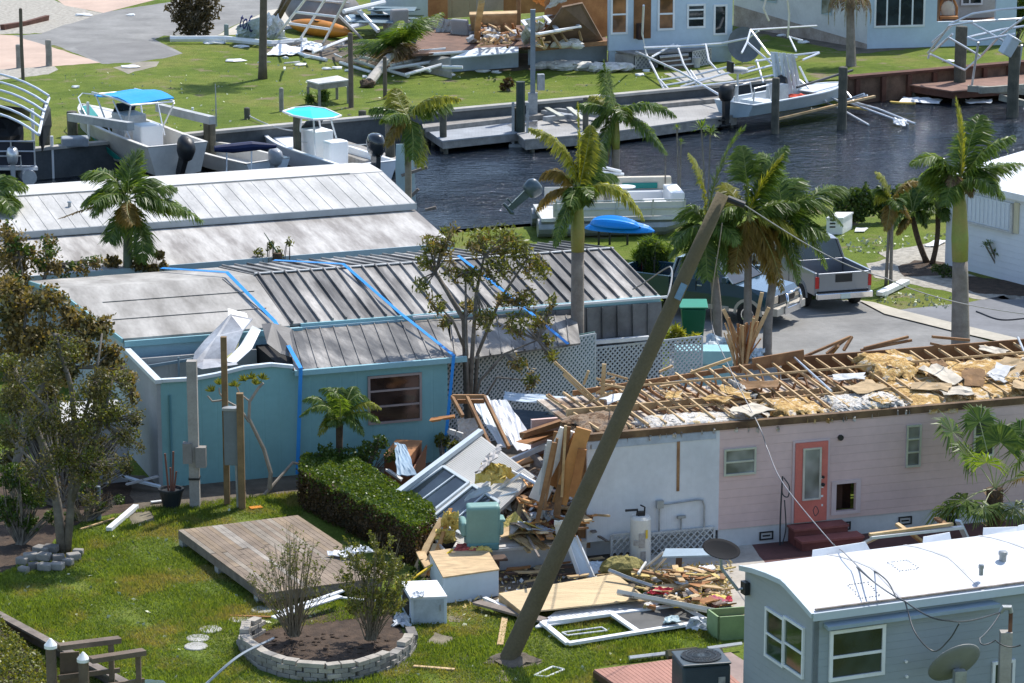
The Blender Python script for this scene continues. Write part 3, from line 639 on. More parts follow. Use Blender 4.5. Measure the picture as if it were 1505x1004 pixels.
m = MB(); m.fbox(PK, d0-.12, d1+.12, -.03, -.002, dz1, dz1+.08); m.fbox(PK, d0-.12, d1+.12, -.03, -.002, dz0-.08, dz0); m.fbox(PK, d0-.12, d0, -.028, -.002, dz0, dz1); m.fbox(PK, d1, d1+.12, -.028, -.002, dz0, dz1); obj('opening_trim', m, M('pale_pink_trim'), pk)
m = MB(); m.fbox(PK, d0-.1, d1+.1, .5, .55, dz0-.1, dz1+.1); m.fbox(PK, d0+.1, d0+.25, .2, .3, dz0, dz1); obj('dark_room_fill', m, M('brown_room', (.06, .025, .015), .8, .4, 3), pk)  # dark brown panel stands in for the room's gloom
a0, a1, z0, z1 = pw(994, 648, 999, 722); m = MB(); m.fbox(PK, a0, a1, -.02, -.002, z0, z1); obj('bare_stud', m, LUMB, pk)
a0, z0 = PK.fb(1235, 643, 0); m = MB(); m.lathe(PK.w(a0, 0, z0), [(.07, 0), (.07, .05)], 10, -PK.v); obj('dryer_vent', m, BLACK, pk)
for px, py in ((1126, 787), (1240, 773), (1330, 765)):
    a, z = PK.fb(px, py, .03); m = MB()
    m.fbox(PK, a-.17, a+.17, .0, .028, z+.07, z+.1); m.fbox(PK, a-.17, a+.17, .0, .028, z-.1, z-.07); m.fbox(PK, a-.17, a-.14, .0, .027, z-.07, z+.07); m.fbox(PK, a+.14, a+.17, .0, .027, z-.07, z+.07); m.fbox(PK, a-.09, a+.09, .0, .027, z-.015, z+.015)
    obj('skirting_vent', m, BLACK, pk)
a0, a1, z0, z1 = pw(1390, 757, 1407, 772, .03); m = MB(); m.fbox(PK, a0, a1, .005, .028, z0, z1); obj('crawl_opening', m, DARK, pk)  # opening is a plate with its dark inside painted on
# meter pipes on the white wall
m = MB(); zp = PK.fb(968, 740, 0)[1]
ax = [PK.fb(x, 745, 0)[0] for x in (968, 1034, 1000)]
m.tube([PK.w(ax[0], -.05, .3), PK.w(ax[0], -.05, zp)], .02); m.tube([PK.w(ax[0], -.05, zp), PK.w(ax[0]+.2, -.05, zp-.02), PK.w(ax[1]-.2, -.05, zp+.02), PK.w(ax[1]-.05, -.05, zp), PK.w(ax[1], -.05, zp-.15), PK.w(ax[1], -.05, .35)], .022); m.tube([PK.w(ax[2], -.05, .3), PK.w(ax[2], -.05, zp-.35)], .02)
m.box(PK.w(ax[0], -.07, zp), .16, .1, .18, 18); m.box(PK.w(ax[2], -.07, zp-.35), .2, .08, .06, 18)
obj('conduit', m, GALV, pk)
# concrete floor slab of the collapsed room
SL = M('pale_block_slab', (.56, .53, .50), .85, .15, 1)
zs = .55
m = MB(); s0 = PK.l(650, 800, zs); s1 = PK.l(862, 790, zs)
pts = [G(x, y, zs) for x, y in ((662, 811), (862, 793), (862, 740), (700, 745))]
m.slab(pts, (0, 0, -zs)); sl_ = obj('floor_slab', m, SL, loc=(pts[0].x, pts[0].y, 0), label='pale block floor slab of the collapsed room below the rubble', cat='floor slab')
m = MB(); m.beam(G(657, 815, zs+.02), G(862, 797, zs+.02), .05, .06); m.beam(G(630, 780, zs+.02), G(657, 815, zs+.02), .05, .06); obj('edge_trim', m, ALU, sl_)
# steps and lattice and heater
a0, a1, z0, z1 = pw(1155, 770, 1243, 812)
REDP = M('red_brown_steps', (.2, .06, .05), .8, .25, 2)
st = thing('door_steps', 'dark red wooden steps under the coral door', 'steps', PK.w((a0+a1)/2, -.5, 0), PK.az)
for i, (bb, zz) in enumerate(((-.42, .42), (-.85, .25))):
    m = MB(); m.fbox(PK, a0+.02+.0*i, a1-.1+.2*i, bb, bb+.44, zz-.05, zz); obj('tread', m, M('worn_red_tread', (.3, .1, .085), .7, .25, 2), st)
    m = MB(); m.fbox(PK, a0+.05, a1-.12+.2*i, bb+.03, bb+.42, .0, zz-.052); obj('riser', m, REDP, st)
def lattice(name, o, u, v, nu, nv, mat, label, step=.11, w=.028, th=.012, frame=.05, parent=None, cat='lattice', group=None):
    "diagonal lattice on the rectangle o, o+u, o+v"
    o, u, v = Vector(o), Vector(u), Vector(v); U, V = u.length, v.length; uu, vv = u/U, v/V; nrm = uu.cross(vv)
    m = MB()
    for sgn in (1, -1):
        t = -V if sgn > 0 else 0.0; end = U if sgn > 0 else U+V
        while t < end:
            if sgn > 0: s0, s1 = max(0, -t), min(V, U-t); p, q = (t+s0, s0), (t+s1, s1)
            else: s0, s1 = max(0, t-U), min(V, t); p, q = (t-s0, s0), (t-s1, s1)
            if s1-s0 > .03: m.beam(o+uu*p[0]+vv*p[1]+nrm*th*sgn*.5, o+uu*q[0]+vv*q[1]+nrm*th*sgn*.5, w, th, nrm)
            t += step*1.414
    if frame:
        for p, q in ((o, o+u), (o+v, o+u+v), (o, o+v), (o+u, o+u+v)): m.beam(p, q, frame, th*2.6, nrm)
    return obj(name, m, mat, parent, loc=(None if parent is not None else o), label=label, cat=None if parent is not None else cat, group=group)
a0, z0 = PK.fb(898, 826, -.12); a1 = PK.fb(932, 826, -.12)[0]
lattice('garden_lattice', PK.w(a0, -.14, .0), PK.u*(a1-a0), (0, 0, .62), 0, 0, OLDW, 'small white lattice panel left of the water heater')
a0 = PK.fb(953, 820, -.1)[0]; a1 = PK.fb(1050, 820, -.1)[0]
lattice('garden_lattice', PK.w(a0, -.06, .0), PK.u*(a1-a0), (0, 0, .55), 0, 0, OLDW, 'shaded lattice skirting right of the water heater', parent=None)
hb = G(941, 830); 
wh_ = thing('water_heater', 'tall white water heater standing against the corrugated wall', 'water heater', hb)
ht = zat(hb, 758); m = MB().lathe(hb, [(.2, 0), (.235, .03), (.235, ht-.06), (.2, ht), (.05, ht+.01)], 24); obj('tank', m, M('off_white_enamel', (.66, .65, .6), .4, .12, 2), wh_, smooth=False)
m = MB().box(hb+Vector((.02, -.24, ht*.55)), .14, .012, .34, 3); m.box(hb+Vector((-.1, -.235, ht*.5)), .14, .012, .12, -18); m.box(hb+Vector((.05, -.24, ht*.22)), .12, .012, .26, 3); obj('label_plate', m, M('grey_label', (.42, .4, .38), .6, .3, 12), wh_)
m = MB().box(hb+Vector((.13, -.225, ht*.68)), .05, .012, .2, 30); obj('energy_sticker', m, M('yellow_sticker', (.7, .5, .05), .5, .1, 3), wh_)
m = MB(); m.tube([hb+Vector((-.08, 0, ht)), hb+Vector((-.08, 0, ht+.14)), hb+Vector((-.35, -.1, ht+.15))], .03); m.tube([hb+Vector((.08, 0, ht)), hb+Vector((.09, 0, ht+.2)), hb+Vector((.0, 0.1, ht+.22))], .02); m.box(hb+Vector((0, 0, ht+.05)), .16, .12, .1, 10); obj('top_pipe', m, BLACK, wh_)
# ---- grey trailer in the corner
TZ = 2.9
TR = Fr(G(1197, 902, TZ), 22)
GS = M('grey_lap_siding', (.28, .325, .345), .6, .08, .6, stripes=('Z', .15, .016))  # darker copy of the siding, with the front's shade in its colour
tr = thing('grey_trailer', 'grey sided trailer home with a white curved roof', 'trailer home', TR.w(3, 1.5, 0), TR.az)
TA = 8.5; TB = 3.05
prof = [(0, TZ), (.5, TZ+.12), (1.1, TZ+.255), (1.3, TZ+.28), (1.9, TZ+.23), (2.5, TZ+.15), (TB, TZ+.04)]
m = MB(); m.slab([TR.w(.05, .08, 0), TR.w(.05, TB-.05, 0), TR.w(.05, TB-.05, TZ-.02)]+[TR.w(.05, b if b > .08 else .08, z-.06) for b, z in prof[::-1][1:]], TR.u*.1); obj('end_wall', m, M('grey_siding_lit_tone', (.34, .365, .37), .6, .08, .6, stripes=('Z', .15, .016)), tr)  # same siding in a lighter tone, painting extra light on the end
m = MB(); m.fbox(TR, .05, TA, .08, .16, 0, TZ-.08); obj('front_wall', m, GS, tr)
m = MB()
WR = M('white_membrane_roof', (.6, .61, .62), .55, .12, .7, bmp=.004, bscale=3)
for i in range(len(prof)-1): m.slab([TR.w(-.02, prof[i][0], prof[i][1]), TR.w(TA, prof[i][0], prof[i][1]), TR.w(TA, prof[i+1][0], prof[i+1][1]), TR.w(-.02, prof[i+1][0], prof[i+1][1])], (0, 0, -.07))
obj('roof', m, WR, tr)
for a in (1.9, 3.6, 5.3):
    m = MB()
    for i in range(len(prof)-1): m.beam(TR.w(a, prof[i][0], prof[i][1]+.004), TR.w(a, prof[i+1][0], prof[i+1][1]+.004), .07, .012)
    obj('roof_seam', m, M('roof_seam_tape', (.5, .5, .5), .6, .2, 3), tr)
m = MB(); m.fbox(TR, -.03, TA, -.04, -.001, TZ-.14, TZ+.012)
for i in range(len(prof)-1): m.beam(TR.w(-.045, prof[i][0], prof[i][1]-.04), TR.w(-.045, prof[i+1][0], prof[i+1][1]-.04), .045, .1)
obj('roof_trim', m, M('blue_grey_roof_trim', (.5, .57, .62), .4, .08, 1), tr)
m = MB(); m.beam(TR.w(.05, .07, TZ+.05), TR.w(TA, .07, TZ+.05), .05, .03); obj('eave_seam', m, M('brown_sealant', (.3, .25, .21), .8, .4, 4), tr)
a = .0
while a < TA:
    m = MB()
    l = R.uniform(.5, 1.6)
    if R.random() < .8: m.slab([TR.w(a, TB-.02, TZ+.02), TR.w(a+l, TB-.02, TZ+.02), TR.w(a+l+R.uniform(-.1, .1), TB+.05, TZ+R.uniform(.08, .2)), TR.w(a+.05, TB+.05, TZ+R.uniform(.08, .22))], (0, .02, 0))
    if m.V: obj('torn_roof_edge', m, WHITE, tr)
    a += l
for px, py, r in ((1474, 818, .09), (1442, 838, .055)):
    a, b = TR.l(px, py, TZ+.3); m = MB().lathe(TR.w(a, b, TZ+.2), [(r*.8, 0), (r*.8, .13), (r, .14), (r, .2), (r*.7, .22)], 12); obj('roof_vent', m, GALV, tr)
def ta(px0, py0, px1, py1):
    b1, z1 = TR.fa(px0, py0, .05); b0, z0 = TR.fa(px1, py1, .05); return min(b0, b1), max(b0, b1), z0, z1
GRG = glass('green_reflecting_glass', (.03, .055, .02), .08)
for x0, y0, x1, y1 in ((1127, 894, 1153, 981), (1154, 908, 1182, 997)):
    b0, b1, z0, z1 = ta(x0, y0, x1, y1); z1 = TR.fa((x0+x1)/2, (y0+y0+10)/2, .05)[1]; z0 = TR.fa((x0+x1)/2, y1-8, .05)[1]
    window(TR, tr, b0, b1, z0, z1, .05, WHITE, GRG, bars=(.48,), w=.055, side='a', depth=.05)
window(TR, tr, *pw(1217, 916, 1301, 1002, .08, TR), .08, WHITE, GLASS, bars=(.47,), w=.07)
window(TR, tr, *pw(1455, 968, 1491, 1050, .08, TR), .08, WHITE, GLASS, w=.06)
a0, a1, z0, z1 = pw(1210, 908, 1456, 916, .08, TR); z0 = TR.fb(1212, 920, .08)[1]
m = MB(); m.slab([TR.w(a0, .07, z0), TR.w(a1, .07, z0), TR.w(a1+.1, -.12, z0-.03), TR.w(a0, -.12, z0-.03)], (0, 0, .07)); obj('awning_rail', m, M('slate_blue_metal', (.3, .38, .44), .4, .1, 2), tr)
m = MB()
for px, py in ((1331, 972), (1332, 994)):
    a, z = TR.fb(px, py, .08); m.lathe(TR.w(a, .08, z), [(.03, 0), (.03, .04)], 8, -TR.v)
obj('wall_fitting', m, WHITE, tr)
a, b = TR.l(1310, 845, TZ+.28)
for sx, sy in ((1327, 828), (1270, 855)):
    a, b = TR.l(sx, sy, TZ+.3); m = MB()
    for i in range(26):
        t = i/26*4; e = [(t, 0), (1, t-1), (3-t, 1), (0, 4-t)][int(t)]; bb = b+(e[1]-.5)*.5; aa_ = a+(e[0]-.5)*.42
        zz = np.interp(bb, [q[0] for q in prof], [q[1] for q in prof]); m.box(TR.w(aa_+R.uniform(-.02, .02), bb, zz+.006), .03, .02, .012, R.uniform(0, 90))
    obj('adhesive_marks', m, M('grey_adhesive', (.3, .31, .32), .8, .2, 2), tr)
# ---- white house on the right edge
RH = Fr(G(1392, 388), 20); 
rh = thing('white_lap_house', 'white lap sided house with a shuttered window on the right edge', 'house', RH.w(3, 0, 0), RH.az)
zt_ = RH.fb(1394, 252, 0)[1]; SLR = RH.fb(1500, 412, 0)
LAP = M('white_lap_siding', (.72, .75, .78), .6, .06, .5, stripes=('Z', .2, .014))
# its long front runs down-right towards the camera
RF = Fr(G(1392, 390), -57)
rh.location = RF.w(1.5, 0, 0); MW[rh] = Matrix.Translation(RF.w(1.5, 0, 0)) @ Matrix.Rotation(RF.az, 4, 'Z'); rh.rotation_euler = (0, 0, RF.az)
zt_ = RF.fb(1394, 262, 0)[1]
m = MB(); m.fbox(RF, 0, 9, 0, .15, 0, zt_); obj('front_wall', m, LAP, rh)
m = MB(); m.fbox(RF, -.12, -.003, .0, 7, 0, zt_); obj('side_wall', m, LAP, rh)
m = MB(); m.slab([RF.w(-.25, -.3, zt_-.02), RF.w(9, -.3, zt_-.02), RF.w(9, 4, zt_+.55), RF.w(-.25, 4, zt_+.55)], (0, 0, .1)); m.slab([RF.w(-.25, 4.002, zt_+.55), RF.w(9, 4.002, zt_+.55), RF.w(9, 8, zt_+.1), RF.w(-.25, 8, zt_+.1)], (0, 0, .1)); obj('roof', m, CLEANW, rh)
m = MB(); m.fbox(RF, -.25, 9, -.34, -.301, zt_-.12, zt_+.09); obj('fascia', m, WHITE, rh)
def pf(px0, py0, px1, py1):
    a0, za = RF.fb(px0, py0, 0); a1, zb_ = RF.fb(px1, py1, 0); return a0, a1, min(za, zb_), max(za, zb_)
a0 = RF.fb(1425, 310, 0)[0]; a1 = RF.fb(1488, 310, 0)[0]; z1 = RF.fb(1425, 284, 0)[1]; z0 = RF.fb(1425, 324, 0)[1]
m = MB(); m.fbox(RF, a0, a1, -.09, -.003, z0, z1)
x = a0+.1
while x < a1-.05: m.fbox(RF, x, x+.1, -.115, -.091, z0+.05, z1-.05); x += .2
obj('storm_shutter', m, M('ribbed_shutter', (.68, .73, .78), .5, .08, 1), rh)
m = MB(); m.fbox(RF, a0-.1, a1+.1, -.13, -.003, z0-.08, z0-.002); m.fbox(RF, a0-.1, a0-.003, -.11, -.003, z0, z1); m.fbox(RF, a1+.003, a1+.1, -.11, -.003, z0, z1); obj('shutter_frame', m, OLDW, rh)
for q in (a0-.35, a1+.12):
    m = MB(); m.fbox(RF, q, q+.22, -.05, -.003, z0-.05, z1+.05); obj('cream_shutter', m, M('cream_paint', (.66, .6, .42), .6, .08, 2), rh)
# ================================================================ VEGETATION
PG = leafmat('palm_green', (.05, .11, .018), (.2, .28, .06), .5, .4)
PY = leafmat('palm_yellow_green', (.16, .2, .02), (.45, .44, .09), .55, .4)
PO = leafmat('palm_orange_brown', (.16, .12, .02), (.36, .24, .06), .45, .5)
PD = leafmat('dead_palm_leaf', (.14, .09, .05), (.3, .22, .13), .3, .7)
LG = leafmat('shrub_green', (.025, .06, .01), (.11, .17, .03), .3, .45)
LB = leafmat('salt_burnt_leaf', (.08, .065, .02), (.36, .26, .1), .3, .55)
LO = leafmat('olive_leaf', (.06, .085, .015), (.26, .26, .06), .35, .45)
LD = leafmat('dusty_dark_leaf', (.045, .05, .015), (.21, .185, .075), .3, .5)
LH = leafmat('hedge_leaf', (.04, .09, .01), (.16, .22, .04), .35, .4)
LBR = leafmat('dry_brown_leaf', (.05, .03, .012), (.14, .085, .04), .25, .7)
BARK = M('grey_bark', (.2, .175, .145), .9, .35, 6, bmp=.015, bscale=20)
PBARK = M('ringed_palm_trunk', (.27, .235, .2), .85, .25, 3, stripes=('Z', .14, .012), col2=(.2, .165, .135))
BROWNB = M('rough_brown_trunk', (.12, .08, .05), .95, .4, 7, bmp=.04, bscale=16)
SHAFT = M('green_crownshaft', (.2, .27, .06), .5, .25, 1.5, col2=(.3, .24, .07))
def bez(p0, p1, p2, n):
    return [p0*(1-t)**2+p1*2*t*(1-t)+p2*t*t for t in [i/(n-1) for i in range(n)]]
def frond(par, c, ctrl, tip, leaf, L=.55, n=46, mat=PG, droop=.35, wind=(0, 0, 0), r=.02, wleaf=.04, back=.55, rach=None):
    "feather leaf: a rachis with leaflets down both sides, bases to tip"
    pts = bez(Vector(c), Vector(ctrl), Vector(tip), 14); n = int(n*1.5); L = L*1.32; wleaf *= 1.1; rm = MB().tube(pts, [max(.005, r*(1-i/15)) for i in range(14)], 5)
    o = obj('frond', rm, rach or M('palm_stalk', (.25, .28, .07), .5, .2, 3), par)
    Q = []; NN = n*2
    for i in range(NN):
        t = .1+.9*(i/NN); k = t*13; j = min(12, int(k)); p = pts[j].lerp(pts[j+1], k-j); tg = (pts[j+1]-pts[j]).normalized()
        sd = tg.cross(Vector((0, 0, 1)));
        if sd.length < .2: sd = tg.cross(Vector((1, 0, 0)))
        sd.normalize(); ln = L*(math.sin(pi*min(1, .18+t*.80)))**.6*R.uniform(.75, 1.1)
        for s_ in (1, -1):
            d = (sd*s_*R.uniform(.7, 1)+tg*back*R.uniform(.6, 1.4)+Vector((R.uniform(-.15, .15), R.uniform(-.15, .15), R.uniform(-.25, .25)))+Vector(wind)).normalized()
            m1 = p+d*ln*.5+Vector((0, 0, -droop*ln*.18)); e = p+(d+Vector((0, 0, -droop*1.2))).normalized()*ln
            wd = tg*wleaf*.5+Vector((0, 0, R.uniform(-.3, .3)*wleaf))
            Q.append([p-wd*.5, m1-wd, m1+wd, p+wd*.5]); Q.append([m1-wd, e-wd*.15, e+wd*.15, m1+wd])
    obj('leaflets', MB().quads([[tuple(v) for v in q] for q in Q]), mat, o); return o
def palm(label, base, crown, r0, r1, fronds, L=.55, mat=PG, shaft=.0, bark=None, group=None, bend=0, n=40, name='palm_tree', wleaf=.04, droop=.35, zb=0, droopmat=None):
    "base (px,py), crown (px,py), fronds (ctrlx,ctrly,tipx,tipy,depth[,mat])"
    b = G(*base, zb); c = D(crown[0], crown[1], b.y+(crown[2] if len(crown) > 2 else 0))
    t = thing(name, label, 'palm tree', b, 0, group)
    k = 9; pts = [b.lerp(c, i/(k-1))+Vector((bend*math.sin(pi*i/(k-1)), 0, 0)) for i in range(k)]
    obj('trunk', MB().tube(pts, [r0*(1.15 if i == 0 else 1)+(r1-r0)*i/(k-1) for i in range(k)], 12), bark or PBARK, t, smooth=True)
    top = c
    if shaft:
        top = c+(c-pts[-2]).normalized()*shaft
        obj('crownshaft', MB().tube([c-Vector((0, 0, .03)), c.lerp(top, .3), c.lerp(top, .75), top], [r1*1.05, r1*1.15, r1*.9, r1*.5], 10), SHAFT, t, smooth=True)
    y0 = top.y; sc = .0465*(base[1]+564)
    for k in range(5 if n > 42 else 2):
        a = R.uniform(0, 2*pi); l = R.uniform(1.0, 1.6)*L*1.6; d = Vector((cos(a), sin(a), 0)); frond(t, top, top+d*l*.5+Vector((0, 0, l*R.uniform(.25, .6))), top+d*l+Vector((0, 0, l*R.uniform(-.5, .25))), None, L*.9, n, mat, droop, wleaf=wleaf)
    for f in fronds:
        cx, cy, tx, ty, dp = f[:5]; mm = f[5] if len(f) > 5 else mat; LL = f[6] if len(f) > 6 else L
        frond(t, top, D(cx, cy, y0+dp*.45), D(tx, ty, y0+dp), None, LL, n, mm, droop if len(f) < 8 else f[7], wleaf=wleaf)
    return t
def fan(par, c, tip, rad, mat, n=34, r=.012):
    "fan leaf on a stalk"
    c, tip = Vector(c), Vector(tip); o = obj('fan_leaf', MB().tube([c, c.lerp(tip, .5)+Vector((0, 0, .08)), tip], [r*1.4, r, r*.8], 5), M('pale_fan_stalk', (.4, .42, .2), .5, .2, 3), par)
    ax = (tip-c).normalized(); sd = ax.cross(Vector((0, 0, 1))).normalized()
    if sd.length < .3: sd = Vector((1, 0, 0))
    nr = sd.cross(ax); Q = []
    for i in range(n):
        a = radians(-125+250*i/(n-1)); d = (ax*cos(a)+sd*sin(a)+nr*R.uniform(-.12, .12)); e = tip+d*rad*R.uniform(.8, 1)+Vector((0, 0, -rad*.28*R.uniform(.5, 1.3))); md = tip+d*rad*.55
        w_ = (ax*-sin(a)+sd*cos(a))*rad*.035; Q += [[tip, md-w_, md+w_, tip], [md-w_, e-w_*.2, e+w_*.2, md+w_]]
    obj('blade', MB().quads([[tuple(v) for v in q] for q in Q]), mat, o)
def bush(label, blobs, leaf, n=3000, L=.09, W=.05, base=None, name='shrub', cat='shrub', stems=6, group=None, twig=BARK, stemr=.02, dens=1.0, parts=True, shell=.55, dy=.7):
    "blobs (px,py,rpx[,depth]) give clumps of leaves; stems climb to them"
    b = G(*base); t = thing(name, label, cat, b, 0, group); s = (base[1]+564)*.0465; C = []; tot = sum(q[2]**2 for q in blobs); m = MB()
    for q in blobs:
        c = D(q[0], q[1], b.y+(q[3] if len(q) > 3 else 0)); r = q[2]/s; k = int(n*q[2]**2/tot)
        v = NR.normal(size=(k, 3)); v /= np.linalg.norm(v, axis=1)[:, None]; rr = NR.uniform(shell, 1, (k, 1))**.7
        clump = .80+.3*np.sin(v[:, :1]*7+q[0])*np.cos(v[:, 2:]*6+q[1])
        C.append(np.array(c)+v*rr*clump*np.array([r, r*dy, r]))
        for _ in range(max(1, int(stems*q[2]/max(x[2] for x in blobs)))):
            e = c+Vector((R.uniform(-.6, .6)*r, R.uniform(-.5, .5)*r, R.uniform(-.2, .7)*r)); mid = b.lerp(e, .5)+Vector((R.uniform(-.15, .15), R.uniform(-.15, .15), 0))*((e-b).length*.6)
            m.tube([b+Vector((R.uniform(-.1, .1), R.uniform(-.1, .1), 0)), mid, e], [stemr*1.3, stemr, stemr*.4], 5)
    obj('stems', m, twig, t); C = np.concatenate(C); C = C[C[:, 2] > .02]
    obj('foliage', MB().leaves(C, L, W), leaf, t); return t
def tree(label, base, limbs, clumps, leaf, n=5000, L=.1, W=.05, r=.1, name='tree', cat='tree', group=None, bark=None, leaf2=None, lower=.0, twigs=5):
    "limbs: pixel polylines with widths from the trunk; clumps: (px,py,rpx,depth)"
    b = G(*base); t = thing(name, label, cat, b, 0, group); s = (base[1]+564)*.0465; m = MB(); ends = []
    for li in limbs:
        r0, r1 = li[0]; pts = [D(x, y, b.y+d) for x, y, d in li[1]]; pts = [Vector(p) for p in pts]; k = len(pts)
        m.tube(pts, [r0+(r1-r0)*i/(k-1) for i in range(k)], 8); ends += pts[1:]
    C1 = []; C2 = []; tot = sum(q[2]**2 for q in clumps); tw = MB()
    for q in clumps:
        c = D(q[0], q[1], b.y+(q[3] if len(q) > 3 else 0)); rr = q[2]/s; k = int(n*q[2]**2/tot)
        near = min(ends, key=lambda e: (e-c).length)
        for _ in range(twigs):
            dv = Vector((R.gauss(0, 1), R.gauss(0, 1), R.gauss(0, .8))).normalized(); e = c+dv*rr*R.uniform(.5, 1.05); mid = near.lerp(e, .55)+Vector((R.uniform(-.1, .1), 0, R.uniform(-.1, .1)))*rr
            tw.tube([near, mid, e], [.022, .014, .005], 4, cap=False)
            kk = max(3, int(k/twigs*.7)); f = NR.uniform(.35, 1.05, (kk, 1)); pp = np.array(mid)*(1-f)+np.array(e)*f+NR.normal(size=(kk, 3))*rr*.22
            (C2 if leaf2 is not None and R.random() < .45 else C1).append(pp)
        v = NR.normal(size=(max(1, int(k*.3)), 3)); v /= np.linalg.norm(v, axis=1)[:, None]; C1.append(np.array(c)+v*rr*NR.uniform(.3, 1, (len(v), 1)))
    tr_ = obj('trunk', m, bark or BARK, t, smooth=True); obj('twigs', tw, bark or BARK, t)
    obj('crown', MB().leaves(np.concatenate(C1), L, W), leaf, t)
    if C2: obj('crown', MB().leaves(np.concatenate(C2), L, W), leaf2, t, label='browner salt burnt foliage of the crown')
    return t
# ---- palms
palm('dark green palm standing between the white roof and the turquoise house', (188, 527), (188, 312, 0), .16, .13,
     [(186, 250, 205, 222, .3, PG, .55, .1), (160, 235, 125, 258, .4), (150, 270, 122, 300, .2), (230, 275, 297, 325, -.2), (225, 300, 270, 310, .6), (215, 330, 208, 385, -.4), (170, 330, 160, 355, -.6), (165, 290, 85, 322, .3, PD, .15), (205, 250, 222, 270, 1, PG, .6), (183, 310, 196, 330, -.8, PO, .4), (205, 330, 225, 370, .2)],
     L=.55, shaft=.35, n=44, bark=M('green_grey_trunk', (.16, .19, .13), .8, .25, 2, stripes=('Z', .16, .01)))
palm('brown palm trunk on the far lawn whose crown is above the picture', (386, 116), (388, -55), .2, .15, [(a_, -75, b2_, -60, c_) for a_, b2_, c_ in ((400, 450, 0), (375, 325, 0), (390, 400, 2), (385, 375, -2), (400, 430, 1.5), (370, 340, 1.2), (402, 430, -1.3), (370, 345, -1.3))], L=.6, n=24, bark=M('brown_pole', (.15, .12, .095), .9, .25, 4))
palm('yellowing palm with hanging fronds behind the end of the white roof', (600, 372), (600, 185, 0), .13, .1,
     [(625, 130, 676, 145, -.3, PY), (640, 150, 660, 152, .8), (585, 150, 582, 130, .8, PY), (580, 180, 567, 214, -.5, PO, .4), (595, 200, 596, 245, .1, PG), (618, 190, 618, 246, -.5, PY), (610, 190, 606, 235, -.9), (572, 150, 545, 160, .6)], L=.5, shaft=.3, n=40, droop=.6)
palm('slender palm with a grey trunk behind the pontoon boat', (905, 300), (905, 218, 0), .17, .14,
     [(893, 130, 888, 88, .2, PG), (950, 135, 993, 170, -.3, PG), (940, 165, 980, 225, -.5), (880, 165, 872, 185, .3), (885, 190, 878, 250, -.5), (900, 150, 870, 140, .8, PY), (925, 170, 960, 190, .9), (897, 190, 893, 240, .2, PO, .4)], L=.55, shaft=1.3, n=46, droop=.5)
palm('tall palm with a smooth grey trunk rising through the ribbed grey roof edge', (848, 612), (849, 368, 0), .19, .17,
     [(853, 210, 849, 150, .2, PY, .3, .1), (845, 200, 778, 188, .2, PY, .4), (818, 230, 795, 262, .4, PO, .35), (905, 245, 946, 322, -.4, PY, .42), (830, 300, 815, 362, -.6, PG, .35), (865, 215, 868, 185, .6, PY, .3), (880, 240, 905, 262, .9, PG), (815, 262, 790, 310, .7, PO, .35), (860, 235, 880, 210, .8, PG)],
     L=.42, shaft=1.55, n=46, droop=.55, bend=0)
t_ = palm('big palm with a swollen pale trunk by the white lap sided house', (1412, 548), (1411, 382, 0), .29, .215,
     [(1420, 200, 1405, 145, .1, PY, .42, .0), (1440, 210, 1490, 200, -.2, PG), (1390, 210, 1340, 240, -.3), (1385, 230, 1352, 262, .2), (1430, 230, 1465, 262, .5), (1440, 240, 1500, 240, .6), (1395, 255, 1372, 290, .8), (1425, 200, 1440, 170, 1, PG), (1400, 240, 1395, 285, -.6, PD, .25), (1418, 250, 1428, 290, -.6, PD, .25)], L=.55, shaft=2.1, n=48, droop=.35)
GR = 'clump of wind-blown palms in front of the parked trucks'
palm('left palm of the clump, half hidden by the leaning pole', (1052, 528), (1046, 385, 0), .15, .12,
     [(1050, 230, 1095, 186, -.2, PG, .5, .0), (1038, 250, 1013, 226, .1, PY, .4), (1020, 290, 1005, 320, .3), (1010, 340, 985, 375, .2), (1070, 340, 1072, 400, -.4, PG), (1020, 350, 1000, 410, -.3), (1060, 280, 1090, 300, .5), (1035, 350, 1040, 412, -.7)], L=.55, shaft=1.0, n=46, group=GR, bend=.1)
palm('middle palm of the clump with orange drooping fronds', (1098, 530), (1100, 352, 0), .13, .1,
     [(1098, 250, 1090, 215, .4), (1115, 270, 1150, 228, -.2, PY, .5, .05), (1120, 250, 1155, 215, .6), (1140, 290, 1172, 300, .2, PG), (1135, 350, 1150, 428, -.6, PO, .4), (1110, 345, 1108, 390, -.3, PO, .4), (1070, 320, 1058, 345, .2), (1080, 290, 1065, 270, .5, PY), (1140, 330, 1170, 400, .1, PO, .5), (1125, 350, 1135, 415, -.5, PO, .5), (1085, 350, 1080, 400, -.4, PO, .5), (1150, 310, 1185, 360, -.2, PY, .5)], L=.5, shaft=.7, n=48, group=GR)
palm('right palm of the clump with the widest dark crown', (1128, 534), (1142, 385, .5), .14, .11,
     [(1170, 250, 1238, 330, .4, PG, .6), (1180, 300, 1215, 395, .2, PG, .6), (1150, 260, 1120, 225, .8), (1160, 330, 1175, 415, -.3), (1200, 265, 1240, 275, 1.1), (1140, 270, 1175, 262, 1.2), (1120, 330, 1125, 385, -.4, PO, .4)], L=.6, shaft=.9, n=50, group=GR, bend=-.1)
palm('thin twin stemmed palm with orange tipped fronds beside the gutter piece', (1302, 420), (1307, 330, 0), .055, .05,
     [(1305, 260, 1288, 253, .1, PY, .3), (1325, 262, 1352, 268, 0, PO, .3), (1290, 275, 1290, 300, .1, PY, .3), (1320, 290, 1338, 320, -.2, PO, .3), (1310, 300, 1302, 340, -.3, PO, .3), (1295, 265, 1288, 285, .4, PG, .3)], L=.33, shaft=.7, n=36)
